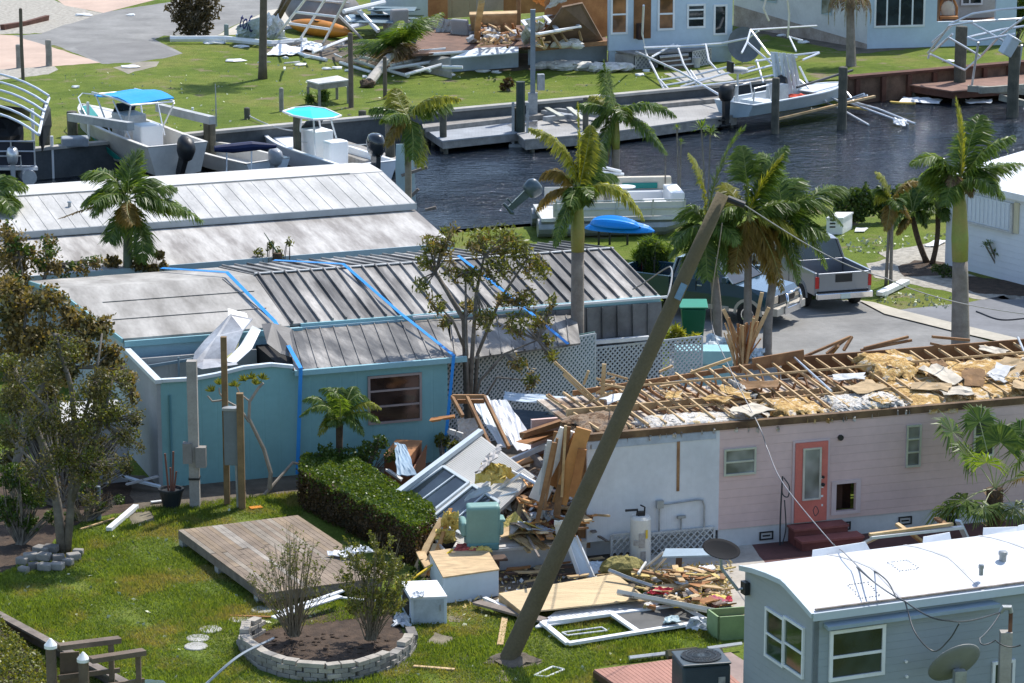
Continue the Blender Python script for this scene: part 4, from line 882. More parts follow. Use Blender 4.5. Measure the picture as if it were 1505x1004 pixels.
obj('trunk', MB().tube([G(1309, 421), D(1311, 330, G(1309, 421).y), D(1308, 300, G(1309, 421).y)], [.06, .05, .04], 8), PBARK, bpy.data.objects['trunk'].parent if False else [o for o in COL.objects if o.get('label', '').startswith('thin twin stemmed')][0])
PGR = 'pygmy date palms in the mulch bed by the white lap house'
palm('left leaning pygmy date palm in the mulch bed by the white lap house', (1362, 386), (1341, 318, 0), .1, .09,
     [(1325, 285, 1305, 320, .1), (1340, 275, 1322, 270, .4), (1355, 280, 1378, 315, -.2), (1345, 280, 1360, 275, .4), (1330, 320, 1318, 345, -.3, PO, .25), (1350, 300, 1362, 335, -.4), (1335, 272, 1345, 262, .6), (1320, 300, 1310, 340, -.2)], L=.3, n=40, bark=BROWNB, group=PGR, bend=-.05)
palm('right upright pygmy date palm in the mulch bed by the white lap house', (1370, 388), (1378, 312, 0), .09, .08,
     [(1370, 272, 1352, 300, .1), (1388, 270, 1398, 310, -.1), (1380, 268, 1390, 262, .4), (1365, 285, 1358, 330, -.2), (1385, 300, 1392, 325, -.4), (1375, 270, 1365, 262, .6)], L=.3, n=40, bark=BROWNB, group=PGR, bend=.08)
pc = palm('young bright green pygmy date palm against the teal wall', (498, 722), (499, 622, 0), .07, .09,
     [(480, 575, 440, 612, -.1), (470, 570, 446, 588, .3), (500, 560, 470, 572, .5), (520, 560, 545, 590, .3), (530, 590, 558, 620, -.2), (515, 570, 520, 568, .6), (490, 560, 500, 572, .6), (485, 600, 468, 640, -.4, PY), (515, 600, 535, 640, -.4), (505, 570, 485, 580, -.5), (530, 575, 560, 600, .1, PY)], L=.24, n=34, bark=BROWNB, wleaf=.025, droop=.5)
# fan palm in front of the pink house
b_ = G(1462, 805); t = thing('fan_palm', 'fan palm with a shaggy brown trunk in front of the pink wall', 'palm tree', b_); cc = D(1462, 718, b_.y)
obj('trunk', MB().tube([b_, b_.lerp(cc, .5), cc], [.2, .17, .2], 10), BROWNB, t)
for tx, ty, dp, rr, mm in ((1425, 672, .2, .75, PG), (1400, 635, .5, .7, PG), (1420, 735, -.3, .75, PG), (1395, 745, .1, .7, PG), (1470, 650, .4, .7, PG), (1500, 640, .6, .7, PG), (1495, 680, -.2, .7, PG), (1440, 620, .7, .6, PG), (1515, 700, .2, .7, PG), (1500, 705, -.6, .45, PO), (1445, 745, -.7, .6, PG), (1490, 745, -.5, .6, PG), (1450, 680, -.6, .55, PG), (1505, 660, .3, .7, PG)):
    fan(t, cc, D(tx, ty, b_.y+dp), rr*1.08, mm, 44)
Q = []
for i in range(60):
    a = R.uniform(0, 2*pi); z = R.uniform(.3, 1); p = b_.lerp(cc, z)+Vector((cos(a), sin(a), 0))*.17; e = p+Vector((cos(a)*.14, sin(a)*.14, .12)); w_ = Vector((-sin(a), cos(a), 0))*.03; Q.append([p-w_, e-w_*.5, e+w_*.5, p+w_])
obj('leaf_bases', MB().quads([[tuple(v) for v in q] for q in Q]), M('tan_leaf_base', (.35, .24, .12), .9, .3, 4), t)
# palm with only a skirt of dead fronds by the far house
b_ = G(1251, 97); t = thing('palm_tree', 'grey palm trunk with a skirt of dead fronds in front of the far white house', 'palm tree', b_); c = D(1249, -10, b_.y)
obj('trunk', MB().tube([b_, D(1250, 40, b_.y), c], [.26, .2, .2], 10), PBARK, t)
for k in range(12):
    a = k*.55; frond(t, c, c+Vector((cos(a)*1.2, sin(a)*1.2, .2)), c+Vector((cos(a)*1.0, sin(a)*1.0, -1.5)), None, .35, 16, PD, .6)
# fallen palm
b_ = G(543, 128); t = thing('fallen_palm', 'uprooted palm lying across the wreckage of the far house', 'palm tree', b_); c = D(586, 66, b_.y+9); c.z = max(c.z, .8)
c = G(587, 66, 1.3)
obj('trunk', MB().tube([b_+Vector((0, 0, .2)), b_.lerp(c, .5)+Vector((0, 0, .15)), c], [.24, .2, .17], 10), M('pale_fallen_trunk', (.45, .42, .37), .9, .2, 2), t)
obj('root_ball', MB().blob(b_+Vector((-.1, -.1, .15)), .38, .3, .22, 12, .3), BROWNB, t)
for cx, cy, tx, ty, z0, z1, mm in ((560, 62, 500, 72, 1.6, .5, PG), (555, 66, 505, 84, 1.5, .3, PG), (575, 75, 565, 92, 1.6, .1, PD), (600, 45, 650, 18, 2.4, 2.6, PG), (590, 40, 625, 25, 2.6, 2.8, PG), (565, 55, 520, 60, 2.0, .8, PG), (600, 62, 603, 85, 1.6, .3, PD), (590, 70, 595, 88, 1.4, .2, PD), (575, 50, 590, 30, 2.2, 2.0, PG), (570, 70, 550, 88, 1.3, .1, PD), (560, 60, 530, 72, 1.8, .6, PG), (585, 45, 605, 35, 2.2, 2.4, PG), (580, 72, 580, 90, 1.4, .1, PD)):
    frond(t, c, G(cx, cy, z0), G(tx, ty, z1), None, .7, 40, mm, .3, wleaf=.06)
# small yuccas and stalks on the near bank
def yucca(label, base, tops, L=.5, zb=0):
    b = G(*base, zb); t = thing('yucca', label, 'plant', b)
    for (x, y, r_) in tops:
        c = D(x, y, b.y); obj('stem', MB().tube([b, b.lerp(c, .5)+Vector((.03, 0, 0)), c], [.035, .03, .03], 6), BARK, t); Q = []
        for i in range(46):
            a = R.uniform(0, 2*pi); e_ = R.uniform(-.25, 1.3); d = Vector((cos(a)*cos(e_), sin(a)*cos(e_), sin(e_))); e = c+d*r_*R.uniform(.7, 1)+Vector((0, 0, -.15*r_)); w_ = d.cross(Vector((0, 0, 1))).normalized()*r_*.05; md = c+d*r_*.5
            Q += [[c, md-w_, md+w_, c], [md-w_, e, e, md+w_]]
        obj('leaf_head', MB().quads([[tuple(v) for v in q] for q in Q]), PG, t)
yucca('spiky yucca heads on the near bank left of the leaning pole top', (1037, 335), [(1031, 190, .55), (1044, 196, .5)])
yucca('tall thin bare stalk with a small tuft in front of the canal', (996, 330), [(995, 188, .25), (1001, 210, .25)])
yucca('thin bare stalk just left of the yucca on the near bank', (975, 330), [(978, 228, .12)])
yucca('small dracaena with two tufts against the white lap wall', (1472, 408), [(1463, 372, .3), (1449, 362, .3), (1454, 358, .25)])
bush('leafy green palm shrub beside the ribbed roof end', [(955, 365, 20), (975, 375, 18), (940, 375, 12), (960, 395, 16)], PG, 1600, .5, .035, (960, 440), stems=5)
bush('yellow green croton in front of the green bin', [(995, 490, 13), (1010, 505, 11), (985, 500, 10)], PY, 500, .3, .05, (998, 520), stems=4)
bush('yellow green croton right of the lattice fence', [(1018, 508, 9), (1022, 498, 8)], PY, 260, .3, .05, (1020, 520), stems=4)
# bank shrubs
bush('round glossy green shrub on the bank behind the silver truck', [(1248, 300, 26), (1270, 290, 22), (1232, 290, 16), (1262, 312, 18)], LG, 3800, .14, .08, (1255, 330), stems=8)
bush('glossy green shrub on the bank right of the round one', [(1300, 290, 20), (1283, 300, 18), (1322, 285, 15), (1305, 308, 18)], LG, 3000, .14, .08, (1300, 327), stems=8)
bush('pale green shrub on the bank behind the pygmy palms', [(1352, 290, 22), (1375, 285, 20), (1335, 295, 16), (1390, 300, 16)], LH, 3000, .14, .08, (1360, 322), stems=8)
bush('dark green low shrub at the foot of the white lap house', [(1388, 398, 13), (1376, 394, 9), (1398, 402, 8)], LG, 900, .07, .04, (1388, 408))
# centre leafy tree
tree('open leafy tree with several bare tan stems in front of the ribbed roof', (690, 668),
     [((.11, .05), [(690, 668, 0), (686, 560, 0), (682, 470, .1), (640, 400, .2)]), ((.07, .03), [(688, 640, 0), (694, 520, -.2), (700, 430, -.2), (712, 375, 0)]), ((.06, .025), [(690, 640, 0), (686, 540, -.3), (684, 400, -.3)]),
      ((.06, .025), [(694, 640, 0), (702, 520, .1), (735, 440, .2), (775, 380, .3)]), ((.05, .02), [(690, 620, 0), (705, 560, -.3), (742, 520, -.4), (790, 500, -.4)]), ((.04, .015), [(704, 600, -.2), (730, 555, -.5), (790, 560, -.6)]), ((.045, .02), [(686, 520, 0), (665, 470, -.2), (650, 455, -.3)])],
     [(640, 360, 20, .2), (622, 385, 13, .2), (618, 420, 13, 0), (640, 448, 15, 0), (660, 345, 18, .3), (700, 352, 24, 0), (735, 350, 26, .3), (765, 372, 22, .2), (790, 400, 20, .3), (775, 440, 18, 0), (735, 395, 22, -.3), (700, 410, 20, -.2), (660, 400, 16, -.3), (715, 470, 20, -.4), (760, 478, 20, -.5), (790, 470, 15, -.3), (765, 535, 14, -.6), (778, 558, 13, -.6), (810, 525, 12, -.6), (805, 500, 12, -.3), (690, 450, 14, .2), (745, 440, 16, .1), (810, 440, 11, .1), (655, 475, 12, .2), (805, 470, 9, 0)],
     LO, 6000, .15, .05, leaf2=LB, twigs=7)
# left trees
tree('large salt burnt tree filling the left edge, trunk ringed with grey blocks', (95, 815),
     [((.12, .06), [(92, 815, 0), (84, 740, 0), (70, 670, .2), (40, 600, .4), (20, 540, .6)]), ((.1, .05), [(98, 815, 0), (106, 720, 0), (112, 650, 0), (105, 570, .2), (80, 490, .3)]), ((.07, .03), [(104, 740, 0), (128, 680, -.2), (150, 620, -.2), (165, 560, 0)]), ((.05, .02), [(110, 660, 0), (70, 600, -.3), (30, 560, -.3)]), ((.05, .02), [(84, 740, 0), (60, 690, -.3), (20, 650, -.3)]), ((.05, .02), [(112, 650, 0), (140, 560, .2), (150, 490, .5)])],
     [(60, 540, 34, 0), (100, 520, 34, .3), (30, 580, 34, .2), (130, 570, 30, -.2), (150, 610, 28, -.3), (110, 620, 34, -.5), (60, 620, 34, -.3), (20, 640, 30, 0), (80, 670, 28, -.4), (140, 660, 26, -.4), (180, 600, 24, -.2), (190, 640, 22, -.3), (165, 560, 26, 0), (205, 610, 12, -.2), (205, 660, 10, -.2), (120, 700, 22, -.3), (10, 540, 26, .4), (40, 690, 20, -.2), (150, 700, 20, -.3), (185, 680, 16, -.3), (70, 720, 22, -.3), (130, 735, 14, -.2), (100, 670, 24, -.5)],
     LD, 15000, .08, .042, leaf2=LO, twigs=8)
tree('brown leaved sea grape tree leaning in front of the membrane roof corner', (60, 770),
     [((.13, .06), [(20, 770, .5), (25, 680, .8), (40, 600, 1.2), (80, 540, 1.5), (120, 500, 1.8)]), ((.07, .03), [(40, 600, 1.2), (30, 520, 1.4), (40, 450, 1.6)]), ((.06, .03), [(80, 540, 1.5), (140, 540, 1.4), (185, 545, 1.2)])],
     [(30, 450, 34, 1.6), (75, 440, 26, 1.8), (20, 500, 36, 1.4), (70, 490, 34, 1.6), (115, 470, 24, 1.8), (150, 480, 20, 1.8), (120, 520, 28, 1.6), (160, 515, 18, 1.6), (165, 545, 22, 1.4), (190, 560, 18, 1.2), (150, 580, 20, 1.2), (10, 420, 24, 1.8), (90, 550, 26, 1.4), (200, 585, 10, 1.2), (95, 455, 14, 1.8)],
     LB, 9500, .12, .08, leaf2=LD, twigs=8)
bush('dark tangled thicket behind the left trees', [(60, 640, 34, 1), (110, 640, 30, 1), (20, 680, 36, 1), (150, 660, 26, 1), (80, 700, 30, .6), (130, 700, 22, .6), (175, 640, 16, 1), (185, 690, 14, .8), (20, 590, 34, 1.5), (70, 580, 30, 1.5), (150, 600, 22, 1.3), (40, 730, 30, .6), (200, 620, 12, 1)], LD, 12000, .1, .05, (90, 745), stems=26, shell=.1)
tree('dark tree mass at the left edge beside the white roof', (0, 560),
     [((.12, .05), [(10, 560, 0), (20, 450, 0), (30, 380, 0)]), ((.1, .04), [(60, 550, 0), (60, 430, 0), (70, 390, 0)])],
     [(10, 385, 30, 0), (40, 380, 26, .5), (70, 385, 24, 0), (25, 350, 18, 0), (5, 340, 18, .3), (90, 400, 14, 0), (120, 395, 13, 0), (145, 385, 14, .3), (75, 355, 12, .3), (20, 415, 24, -.4)], LB, 4200, .12, .07, leaf2=LG, twigs=6)
bush('dark scrubby shrub at the foot of the green palm behind the blue house', [(165, 388, 15), (205, 388, 15), (235, 375, 9), (240, 390, 8), (140, 395, 12), (225, 395, 10)], LB, 1500, .13, .07, (190, 527), stems=4)
bush('sparse shrub poking above the ribbed roof left', [(380, 372, 10), (398, 360, 10), (425, 356, 8), (410, 372, 10)], LO, 260, .14, .05, (400, 510), stems=6, shell=.2)
frondt = thing('palm_stump', 'snapped young palm with one upright spear behind the ribbed roof', 'palm', G(408, 512)); c = D(408, 372, G(408, 512).y)
obj('trunk', MB().tube([G(408, 512), c], [.1, .13], 8), BROWNB, frondt); obj('spear_leaf', MB().tube([c, D(388, 342, c.y)], [.03, .01], 5), M('green_spear', (.05, .1, .04), .5, .2, 3), frondt)
palm('palm fronds reaching in from the left edge above the white roof', (-12, 480), (-12, 300, 0), .15, .12, [(10, 262, 38, 275, 0), (5, 275, 32, 300, .3), (-5, 285, 12, 325, -.3), (-10, 250, 15, 262, .5), (-30, 270, -50, 300, 0), (15, 390, 52, 372, .4, PY, .3)], L=.5, n=40)
# burnt bush by the road
bush('brown green burnt bush on the far lawn by the road', [(283, 20, 36), (262, 10, 22), (305, 10, 24), (275, 38, 24), (298, 38, 20), (285, -8, 34)], leafmat('burnt_bush_leaf', (.05, .04, .015), (.15, .11, .055), .25, .6), 5000, .22, .08, (283, 54), stems=12)
# hedges
def hedge(label, px, h, leaf, leafd, n, base_off=0, L=.07, W=.05, top=.55):
    "clipped hedge over a ground outline"
    g = [G(x, y) for x, y in px]; c = sum(g, Vector())/len(g); t = thing('hedge', label, 'hedge', c)
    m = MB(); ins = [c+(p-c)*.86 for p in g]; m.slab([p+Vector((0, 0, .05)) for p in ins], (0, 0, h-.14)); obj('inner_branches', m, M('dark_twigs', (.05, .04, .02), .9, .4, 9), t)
    P = []; Pd = []; k = len(g)
    for i in range(k):
        p, q = g[i], g[(i+1) % k]; ln = (q-p).length; cnt = int(n*ln*h*1.0/8)
        f = NR.uniform(0, 1, (cnt, 1)); base = np.array(p)*(1-f)+np.array(q)*f; z = NR.uniform(0.03, h, (cnt, 1)); base[:, 2:] = z; ctr = np.array(c)
        inw = (ctr-base)*np.array([1, 1, 0]); inw /= np.linalg.norm(inw, axis=1)[:, None]; base += inw*NR.uniform(-.04, .16, (cnt, 1))+inw*.06*np.sin(f*31+z*9)
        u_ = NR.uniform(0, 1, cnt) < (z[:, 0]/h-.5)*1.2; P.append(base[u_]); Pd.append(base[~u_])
    cnt = int(n*.9); # top fan from triangles
    for i in range(k):
        a_, b2 = np.array(g[i]), np.array(g[(i+1) % k]); area = .5*abs(np.cross(a_-np.array(c), b2-np.array(c))[2]); q = int(n*area/3.2)
        r1 = np.sqrt(NR.uniform(0, 1, (q, 1))); r2 = NR.uniform(0, 1, (q, 1)); pt = np.array(c)*(1-r1)+a_*r1*(1-r2)+b2*r1*r2
        pt[:, 2] = h+NR.uniform(-.08, .03, q)+.05*np.sin(pt[:, 0]*4)*np.cos(pt[:, 1]*3.3)+.03*np.sin(pt[:, 0]*11); P.append(pt)
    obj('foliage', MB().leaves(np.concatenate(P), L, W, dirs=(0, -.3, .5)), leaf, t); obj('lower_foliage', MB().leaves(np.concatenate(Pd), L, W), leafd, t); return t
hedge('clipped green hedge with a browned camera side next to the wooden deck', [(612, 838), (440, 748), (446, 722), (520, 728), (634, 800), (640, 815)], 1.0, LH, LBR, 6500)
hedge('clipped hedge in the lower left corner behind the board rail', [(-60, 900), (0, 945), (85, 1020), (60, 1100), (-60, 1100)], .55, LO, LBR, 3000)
bush('dark overgrown shrubs with dead twigs under the young palm', [(480, 670, 20), (510, 672, 20), (540, 665, 22), (465, 690, 12), (575, 670, 12), (525, 690, 18), (560, 650, 14)], LG, 2300, .1, .05, (520, 728), stems=16, twig=M('dead_twig', (.14, .1, .07), .9, .3, 5), stemr=.012)
bush('small green shrub tangled beside the brown dresser', [(650, 648, 14, .5), (668, 655, 10, .3)], LO, 500, .12, .05, (650, 690), stems=6)
bush('low leafy growth at the foot of the burnt left tree', [(20, 700, 26), (50, 730, 22), (10, 750, 26), (40, 770, 18), (75, 760, 14)], LG, 3000, .12, .04, (30, 800), stems=14)
bush('dark undergrowth against the grey block left of the turquoise room', [(150, 745, 12), (130, 720, 20), (175, 735, 10), (105, 760, 14)], LG, 900, .09, .04, (130, 765), stems=14)
bush('small ground plant growing at the foot of the hedge', [(622, 832, 9), (607, 838, 6)], LG, 260, .09, .05, (618, 846), stems=4)
bush('stubby dark shrub on the far lawn near the white debris', [(748, 122, 10), (740, 128, 8)], LBR, 300, .2, .07, (747, 134), stems=4)
t = bush('small fan palm under the far workbench', [(475, 142, 10), (455, 146, 7)], PG, 260, .5, .06, (470, 155), stems=3)
bush('light green tree at the far right beyond the white house', [(1492, 14, 22), (1500, 30, 18), (1480, 30, 14), (1515, 5, 30)], LH, 1800, .28, .12, (1495, 62), stems=5, name='tree', cat='tree')
# bare shrubs in the planter
def bare(label, base, tips, leaf, n, L=.06, W=.03, spread=14):
    b = G(*base, .12); t = thing('bare_shrub', label, 'shrub', b); m = MB(); C = []
    for x, y in tips:
        for q in range(6):
            e = D(x+R.uniform(-spread, spread), y+R.uniform(-spread*.7, spread*.7), b.y+R.uniform(-.5, .5)); mid = b.lerp(e, .45)+Vector((R.uniform(-.08, .08), R.uniform(-.08, .08), .05)); s0 = b+Vector((R.uniform(-.12, .12), R.uniform(-.1, .1), 0))
            m.tube([s0, mid, e], [.013, .008, .003], 4, cap=False)
            for j in range(3):
                f = R.uniform(.35, .9); p = mid.lerp(e, f); g_ = p+Vector((R.uniform(-.2, .2), R.uniform(-.2, .2), R.uniform(.05, .3))); m.tube([p, g_], [.005, .002], 3, cap=False); C.append(np.array(p)+(np.array(g_)-np.array(p))*NR.uniform(.2, 1, (max(1, n//(len(tips)*9)), 1))+NR.normal(size=(max(1, n//(len(tips)*9)), 3))*.025)
    obj('stems', m, M('dry_twig', (.25, .2, .13), .9, .25, 6), t); obj('leaves', MB().leaves(np.concatenate(C), L, W), leaf, t)
bare('leafless grey shrub at the left of the block planter', (432, 935), [(390, 830), (405, 800), (425, 790), (440, 810), (460, 800), (475, 830), (385, 860), (420, 820), (450, 840), (480, 860), (400, 880), (370, 850), (435, 775)], LO, 900)
bare('half bare shrub with small green leaves at the right of the block planter', (545, 940), [(515, 800), (530, 830), (555, 820), (575, 800), (590, 830), (600, 850), (505, 850), (545, 860), (575, 870), (590, 880), (520, 890), (550, 900), (560, 790)], LO, 3200, .07, .035)
bare('dead vine stems trailing over the ground by the grey block', (120, 765), [(100, 740), (140, 720), (160, 740), (90, 700)], LBR, 200)
# ================================================================ FAR SIDE
def on(px, py, z=0): return G(px, py, z)
# seawalls
CAPM = M('seawall_cap', (.42, .4, .36), .85, .2, 1)
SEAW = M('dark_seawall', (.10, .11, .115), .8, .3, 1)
capw = Vector((0, .35, 0))
t = thing('seawall', 'grey concrete seawall with a pale cap along the far bank', 'seawall', fb_[2])
m = MB(); mc = MB(); L_ = farbank[:6]
L_ = [farbank[0]*.25+farbank[1]*.75]+farbank[1:5]
for p, q in zip(L_[:-1], L_[1:]):
    n_ = Vector((q.y-p.y, p.x-q.x, 0)).normalized()
    m.slab([p+Vector((0, 0, .04))-Vector((0, 0, 4)), q-Vector((0, 0, 3.96)), q+Vector((0, 0, .02)), p+Vector((0, 0, .02))], n_*.12)
    mc.slab([p+n_*.2+Vector((0, 0, .03)), q+n_*.2+Vector((0, 0, .03)), q-n_*.25+Vector((0, 0, .03)), p-n_*.25+Vector((0, 0, .03))], (0, 0, .12))
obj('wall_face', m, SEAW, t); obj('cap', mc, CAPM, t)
REDW = M('red_brown_timber', (.13, .055, .035), .85, .35, 2)
t = thing('seawall', 'red brown timber seawall on the right of the far bank', 'seawall', fb_[4])
m = MB(); mc = MB(); mp = MB(); L_ = [farbank[5]]+[farbank[6]]+[farbank[6]*.95+farbank[7]*.05]
for p, q in zip(L_[:-1], L_[1:]):
    n_ = Vector((q.y-p.y, p.x-q.x, 0)).normalized()
    m.slab([p-Vector((0, 0, 3.96)), q-Vector((0, 0, 3.96)), q+Vector((0, 0, .02)), p+Vector((0, 0, .02))], n_*.12)
    mc.slab([p+n_*.25+Vector((0, 0, .03)), q+n_*.25+Vector((0, 0, .03)), q-n_*.3+Vector((0, 0, .03)), p-n_*.3+Vector((0, 0, .03))], (0, 0, .12))
    k = int((q-p).length/1.3)
    for i in range(min(k, 30)):
        c = p.lerp(q, (i+.3)/k)+n_*.2; obj('timber_pile', MB().box(c+Vector((0, 0, -.75)), .22, .2, 1.5, 26), REDW, t)
obj('planking', m, M('brown_seawall_boards', (.17, .1, .065), .85, .4, 2), t); obj('cap', mc, REDW, t)
# docks
def dock(label, px, z, mat, th=.28, base=WZ, cat='dock', boards=None, fascia=None):
    g = [G(x, y, z) for x, y in px]; c = sum(g, Vector())/len(g); t = thing('dock', label, cat, (c.x, c.y, base))
    obj('deck', MB().slab(g, (0, 0, -.06)), mat, t); m = MB()
    gi = [c+(p-c)*.985 for p in g]; m.slab([p+Vector((0, 0, -.063)) for p in gi], (0, 0, -th)); obj('frame', m, fascia or GREYWOOD, t)
    for i, p in enumerate(g[:8]): obj('post', MB().tube([c+(p-c)*.93+Vector((0, 0, -th-.07)), Vector(((c+(p-c)*.93).x, (c+(p-c)*.93).y, base-.6))], .1, 8), PILE, t)
    return t
BDK = M('blue_grey_decking', (.32, .34, .36), .8, .2, 1.5, stripes=('X', .14, .004, 1))
dock('blue grey dock section left of the tall lift posts', [(622, 188), (756, 172), (790, 176), (790, 192), (650, 207)], -.55, BDK, .3)
dock('long grey dock below the collapsed canopy frame', [(745, 183), (1062, 146), (1085, 158), (1085, 168), (880, 196), (770, 205)], -.55, M('grey_decking', (.36, .35, .33), .85, .2, 1, stripes=('X', .14, .004, 1)), .4)
dock('weathered plank dock beside the teal topped boat', [(440, 205), (480, 198), (590, 232), (575, 243), (545, 240)], -.6, GREYWOOD, .25)
dock('red brown board dock at the right of the far bank', [(1336, 124), (1400, 109), (1530, 102), (1530, 125), (1400, 134)], -.45, M('red_brown_decking', (.26, .15, .11), .85, .25, 1.2, stripes=('X', .14, .004, 1)), .3, fascia=REDW)
dock('walkway of grey boards against the seawall below the far lawn', [(620, 182), (760, 166), (1075, 138), (1078, 143), (765, 172), (622, 188)], -.35, GREYWOOD, .15)
# pilings: (px, base, top, r, base z)
PGN = 'mooring pilings along the canal'
pil = [(1186, 262-0, 0, 0, 0)]
def post(label, px, pyb, pyt, r, z=WZ, mat=PILE, name='piling', cat='piling', group=None, cap=None):
    a, b = up(px, pyb, pyt, z); t = thing(name, label, cat, a, 0, group)
    obj('shaft', MB().tube([a-Vector((0, 0, .5 if z < 0 else 0.05)), a.lerp(b, .5)+Vector((R.uniform(-.02, .02), 0, 0)), b], [r*1.05, r, r], 12), mat, t)
    obj('top', MB().lathe(b, [(r*.98, .0), (r*.9, .04), (r*.3, .07)], 12), cap or mat, t); return t
for px, yb, yt, r, lab in ((108, 240, 165, .22, 'thick dark piling under the near end of the grey lift beam'), (183, 245, 186, .2, 'piling under the right end of the grey lift beam'), (68, 258, 186, .24, 'dark piling under the torn black canopy'), (307, 240, 176, .2, 'piling right of the lifted boat with the blue top'), (314, 242, 182, .12, 'thin piling touching the one right of the lifted boat'),
        (364, 214, 160, .13, 'grey piling with a white sleeve left of the teal topped boat'), (438, 245, 163, .17, 'piling standing in front of the teal topped boat'), (493, 212, 170, .15, 'piling behind the stern of the teal topped boat'), (514, 208, 170, .1, 'short slim piling between dock and seawall'), (533, 212, 164, .17, 'piling with a small plywood cap'),
        (574, 250, 162, .2, 'piling behind the yellowing palm'), (652, 222, 155, .15, 'piling in front of the blue grey dock section'), (757, 213, 160, .12, 'left piling of the lift bracket pair'), (861, 212, 145, .13, 'slim piling on the long grey dock'),
        (1139, 196, 116, .17, 'dark piling in front of the flat blue grey boat'), (1237, 190, 100, .2, 'dark piling at the bow of the flat blue grey boat'), (1389, 135, 106, .2, 'short piling on the left of the red brown dock'), (1457, 128, 102, .18, 'short piling on the right of the red brown dock'), (1410, 142, 40, .28, 'tall thick piling carrying the collapsed canopy frame'), (1488, 172, 68, .26, 'tall thick piling near the right edge by the grey box'), (826, 155, 132, .12, 'short stub piling on the bank edge')):
    post('%s' % lab, px, yb, yt, r, group=PGN)
post('slim dark pole at the edge of the far gravel bed', 34, 118, 14, .08, 0, M('brown_pole'), 'pole', 'pole')
FG = 'short grey posts by the pink driveway'
post('left short grey post by the pink driveway', 28, 100, 67, .13, 0, GREYWOOD, 'bollard_post', 'post', FG)
post('right short grey post by the pink driveway', 72, 97, 60, .15, 0, GREYWOOD, 'bollard_post', 'post', FG)
post('pole standing beside the far workbench', 516, 158, 50, .11, 0, M('brown_pole'), 'pole', 'pole')
post('pole right of the fallen palm root', 566, 146, 85, .09, 0, M('brown_pole'), 'pole', 'pole')
post('low post with a fitting on the far lawn left of the workbench', 414, 164, 131, .1, 0, GREYWOOD, 'post', 'post')
post('leaning grey stub post in the white debris by the house wrap', 333, 56, 37, .12, 0, M('green_grey_post', (.28, .33, .31), .8, .2, 3), 'post', 'post')
post('slim wooden pole rising through the wrecked house', 762, 62, -20, .12, 0, LUMB, 'pole', 'pole')
# tall lift posts
t = thing('boat_lift_post', 'tall blue grey lift post with a grey motor box', 'lift post', G(782, 172, -.5)); a, b = up(783, 172, 14, -.5)
obj('beam', MB().beam(a, b, .22, .22), M('blue_grey_steel', (.2, .24, .27), .5, .2, 2), t); obj('motor', MB().box(a.lerp(b, .33)+Vector((.35, -.1, 0)), .3, .3, .7, 10), GALV, t); obj('bracket', MB().box(a.lerp(b, .12)+Vector((0, 0, 0)), .42, .3, 1.0), GALV, t)
t = thing('boat_lift_post', 'dark bracketed piling of the boat lift on the dock', 'lift post', G(765, 214, WZ)); a, b = up(765, 214, 120, WZ)
obj('shaft', MB().tube([a, b], .2, 10), M('green_black_pile', (.05, .07, .06), .8, .3, 2), t)
for dx in (-.32, .3): obj('guide_rail', MB().beam(a+Vector((dx, -.2, 0)), a+Vector((dx, -.2, 1.9)), .12, .12), GALV, t)
obj('shoe', MB().box(a+Vector((0, -.2, .06)), 1.0, .5, .12), GALV, t)
t = thing('lift_cradle', 'grey boat lift cradle with two pale bunks on the dock', 'boat lift', G(840, 172, -.4))
for p, q in (((798, 165), (860, 175)), ((800, 175), (862, 168)), ((815, 162), (885, 170))): obj('bunk', MB().beam(G(*p, -.3), G(*q, -.3), .25, .2), GALV, t)
for p, q in (((801, 157), (826, 171)), ((836, 158), (858, 176))): obj('board', MB().beam(G(*p, -.15), G(*q, -.15), .22, .05), M('pale_board', (.5, .5, .42), .8, .2, 2), t)
# ---- house wreck in the middle top
WK = Fr(G(760, 104), 14)
def wz(px, py, b=0): return WK.fb(px, py, b)
t = thing('wrecked_house', 'far house torn open to its brown plywood rooms, with a white block base', 'house', G(740, 100))
m = MB(); g0 = G(662, 106); g1 = G(762, 99); m.slab([g0, g1, g1+Vector((0, 0, .95)), g0+Vector((0, 0, .95))], (0, .2, 0)); obj('base_wall', m, M('blue_white_block', (.45, .54, .6), .8, .15, 1), t)
m = MB(); m.slab([G(598, 78, .5), G(662, 84, .9), G(664, 106, .3), G(600, 98, .1)], (0, 0, -.3)); obj('broken_base', m, CONC, t)
m = MB(); m.slab([G(662, 87, .96), G(762, 78, .96), G(762, 70, 1.0), G(700, 72, 1.0)], (0, 0, .05)); obj('peeled_membrane', m, M('pale_blue_membrane', (.62, .68, .72), .5, .15, 1), t)
FL_ = .97
m = MB(); m.slab([G(605, 80, FL_), G(765, 70, FL_), G(900, 64, FL_), G(870, 35, FL_), G(620, 40, FL_)], (0, 0, -.1)); obj('floor', m, M('brown_floor', (.2, .11, .07), .8, .4, 1.5), t)
def upr(m, px0, px1, pyb, pyt, z=FL_, th=.12):
    a, b = up(px0, pyb, pyt, z); c_, d_ = up(px1, pyb-(px1-px0)*.07, pyt, z); m.slab([a, c_, Vector((c_.x, c_.y, d_.z)), b], (0, th, 0))
m = MB(); upr(m, 629, 658, 32, -60); obj('plywood_wall', m, PLYB, t)
m = MB(); upr(m, 643, 700, 28, -60); obj('plywood_wall', m, M('tan_panelling', (.42, .33, .2), .8, .15, 1, stripes=('X', .9, .03, 1)), t)
m = MB(); upr(m, 740, 802, 22, -60); obj('plywood_wall', m, PLYB, t)
m = MB(); upr(m, 696, 742, 18, -60); obj('kitchen_wall', m, M('grey_white_wall', (.45, .43, .42), .8, .2, 1), t)
m = MB(); upr(m, 545, 629, 40, -60, .2); obj('blue_wall', m, M('pale_blue_wall'), t)
m = MB(); upr(m, 800, 893, 60, -60); obj('plywood_wall', m, PLYB, t)
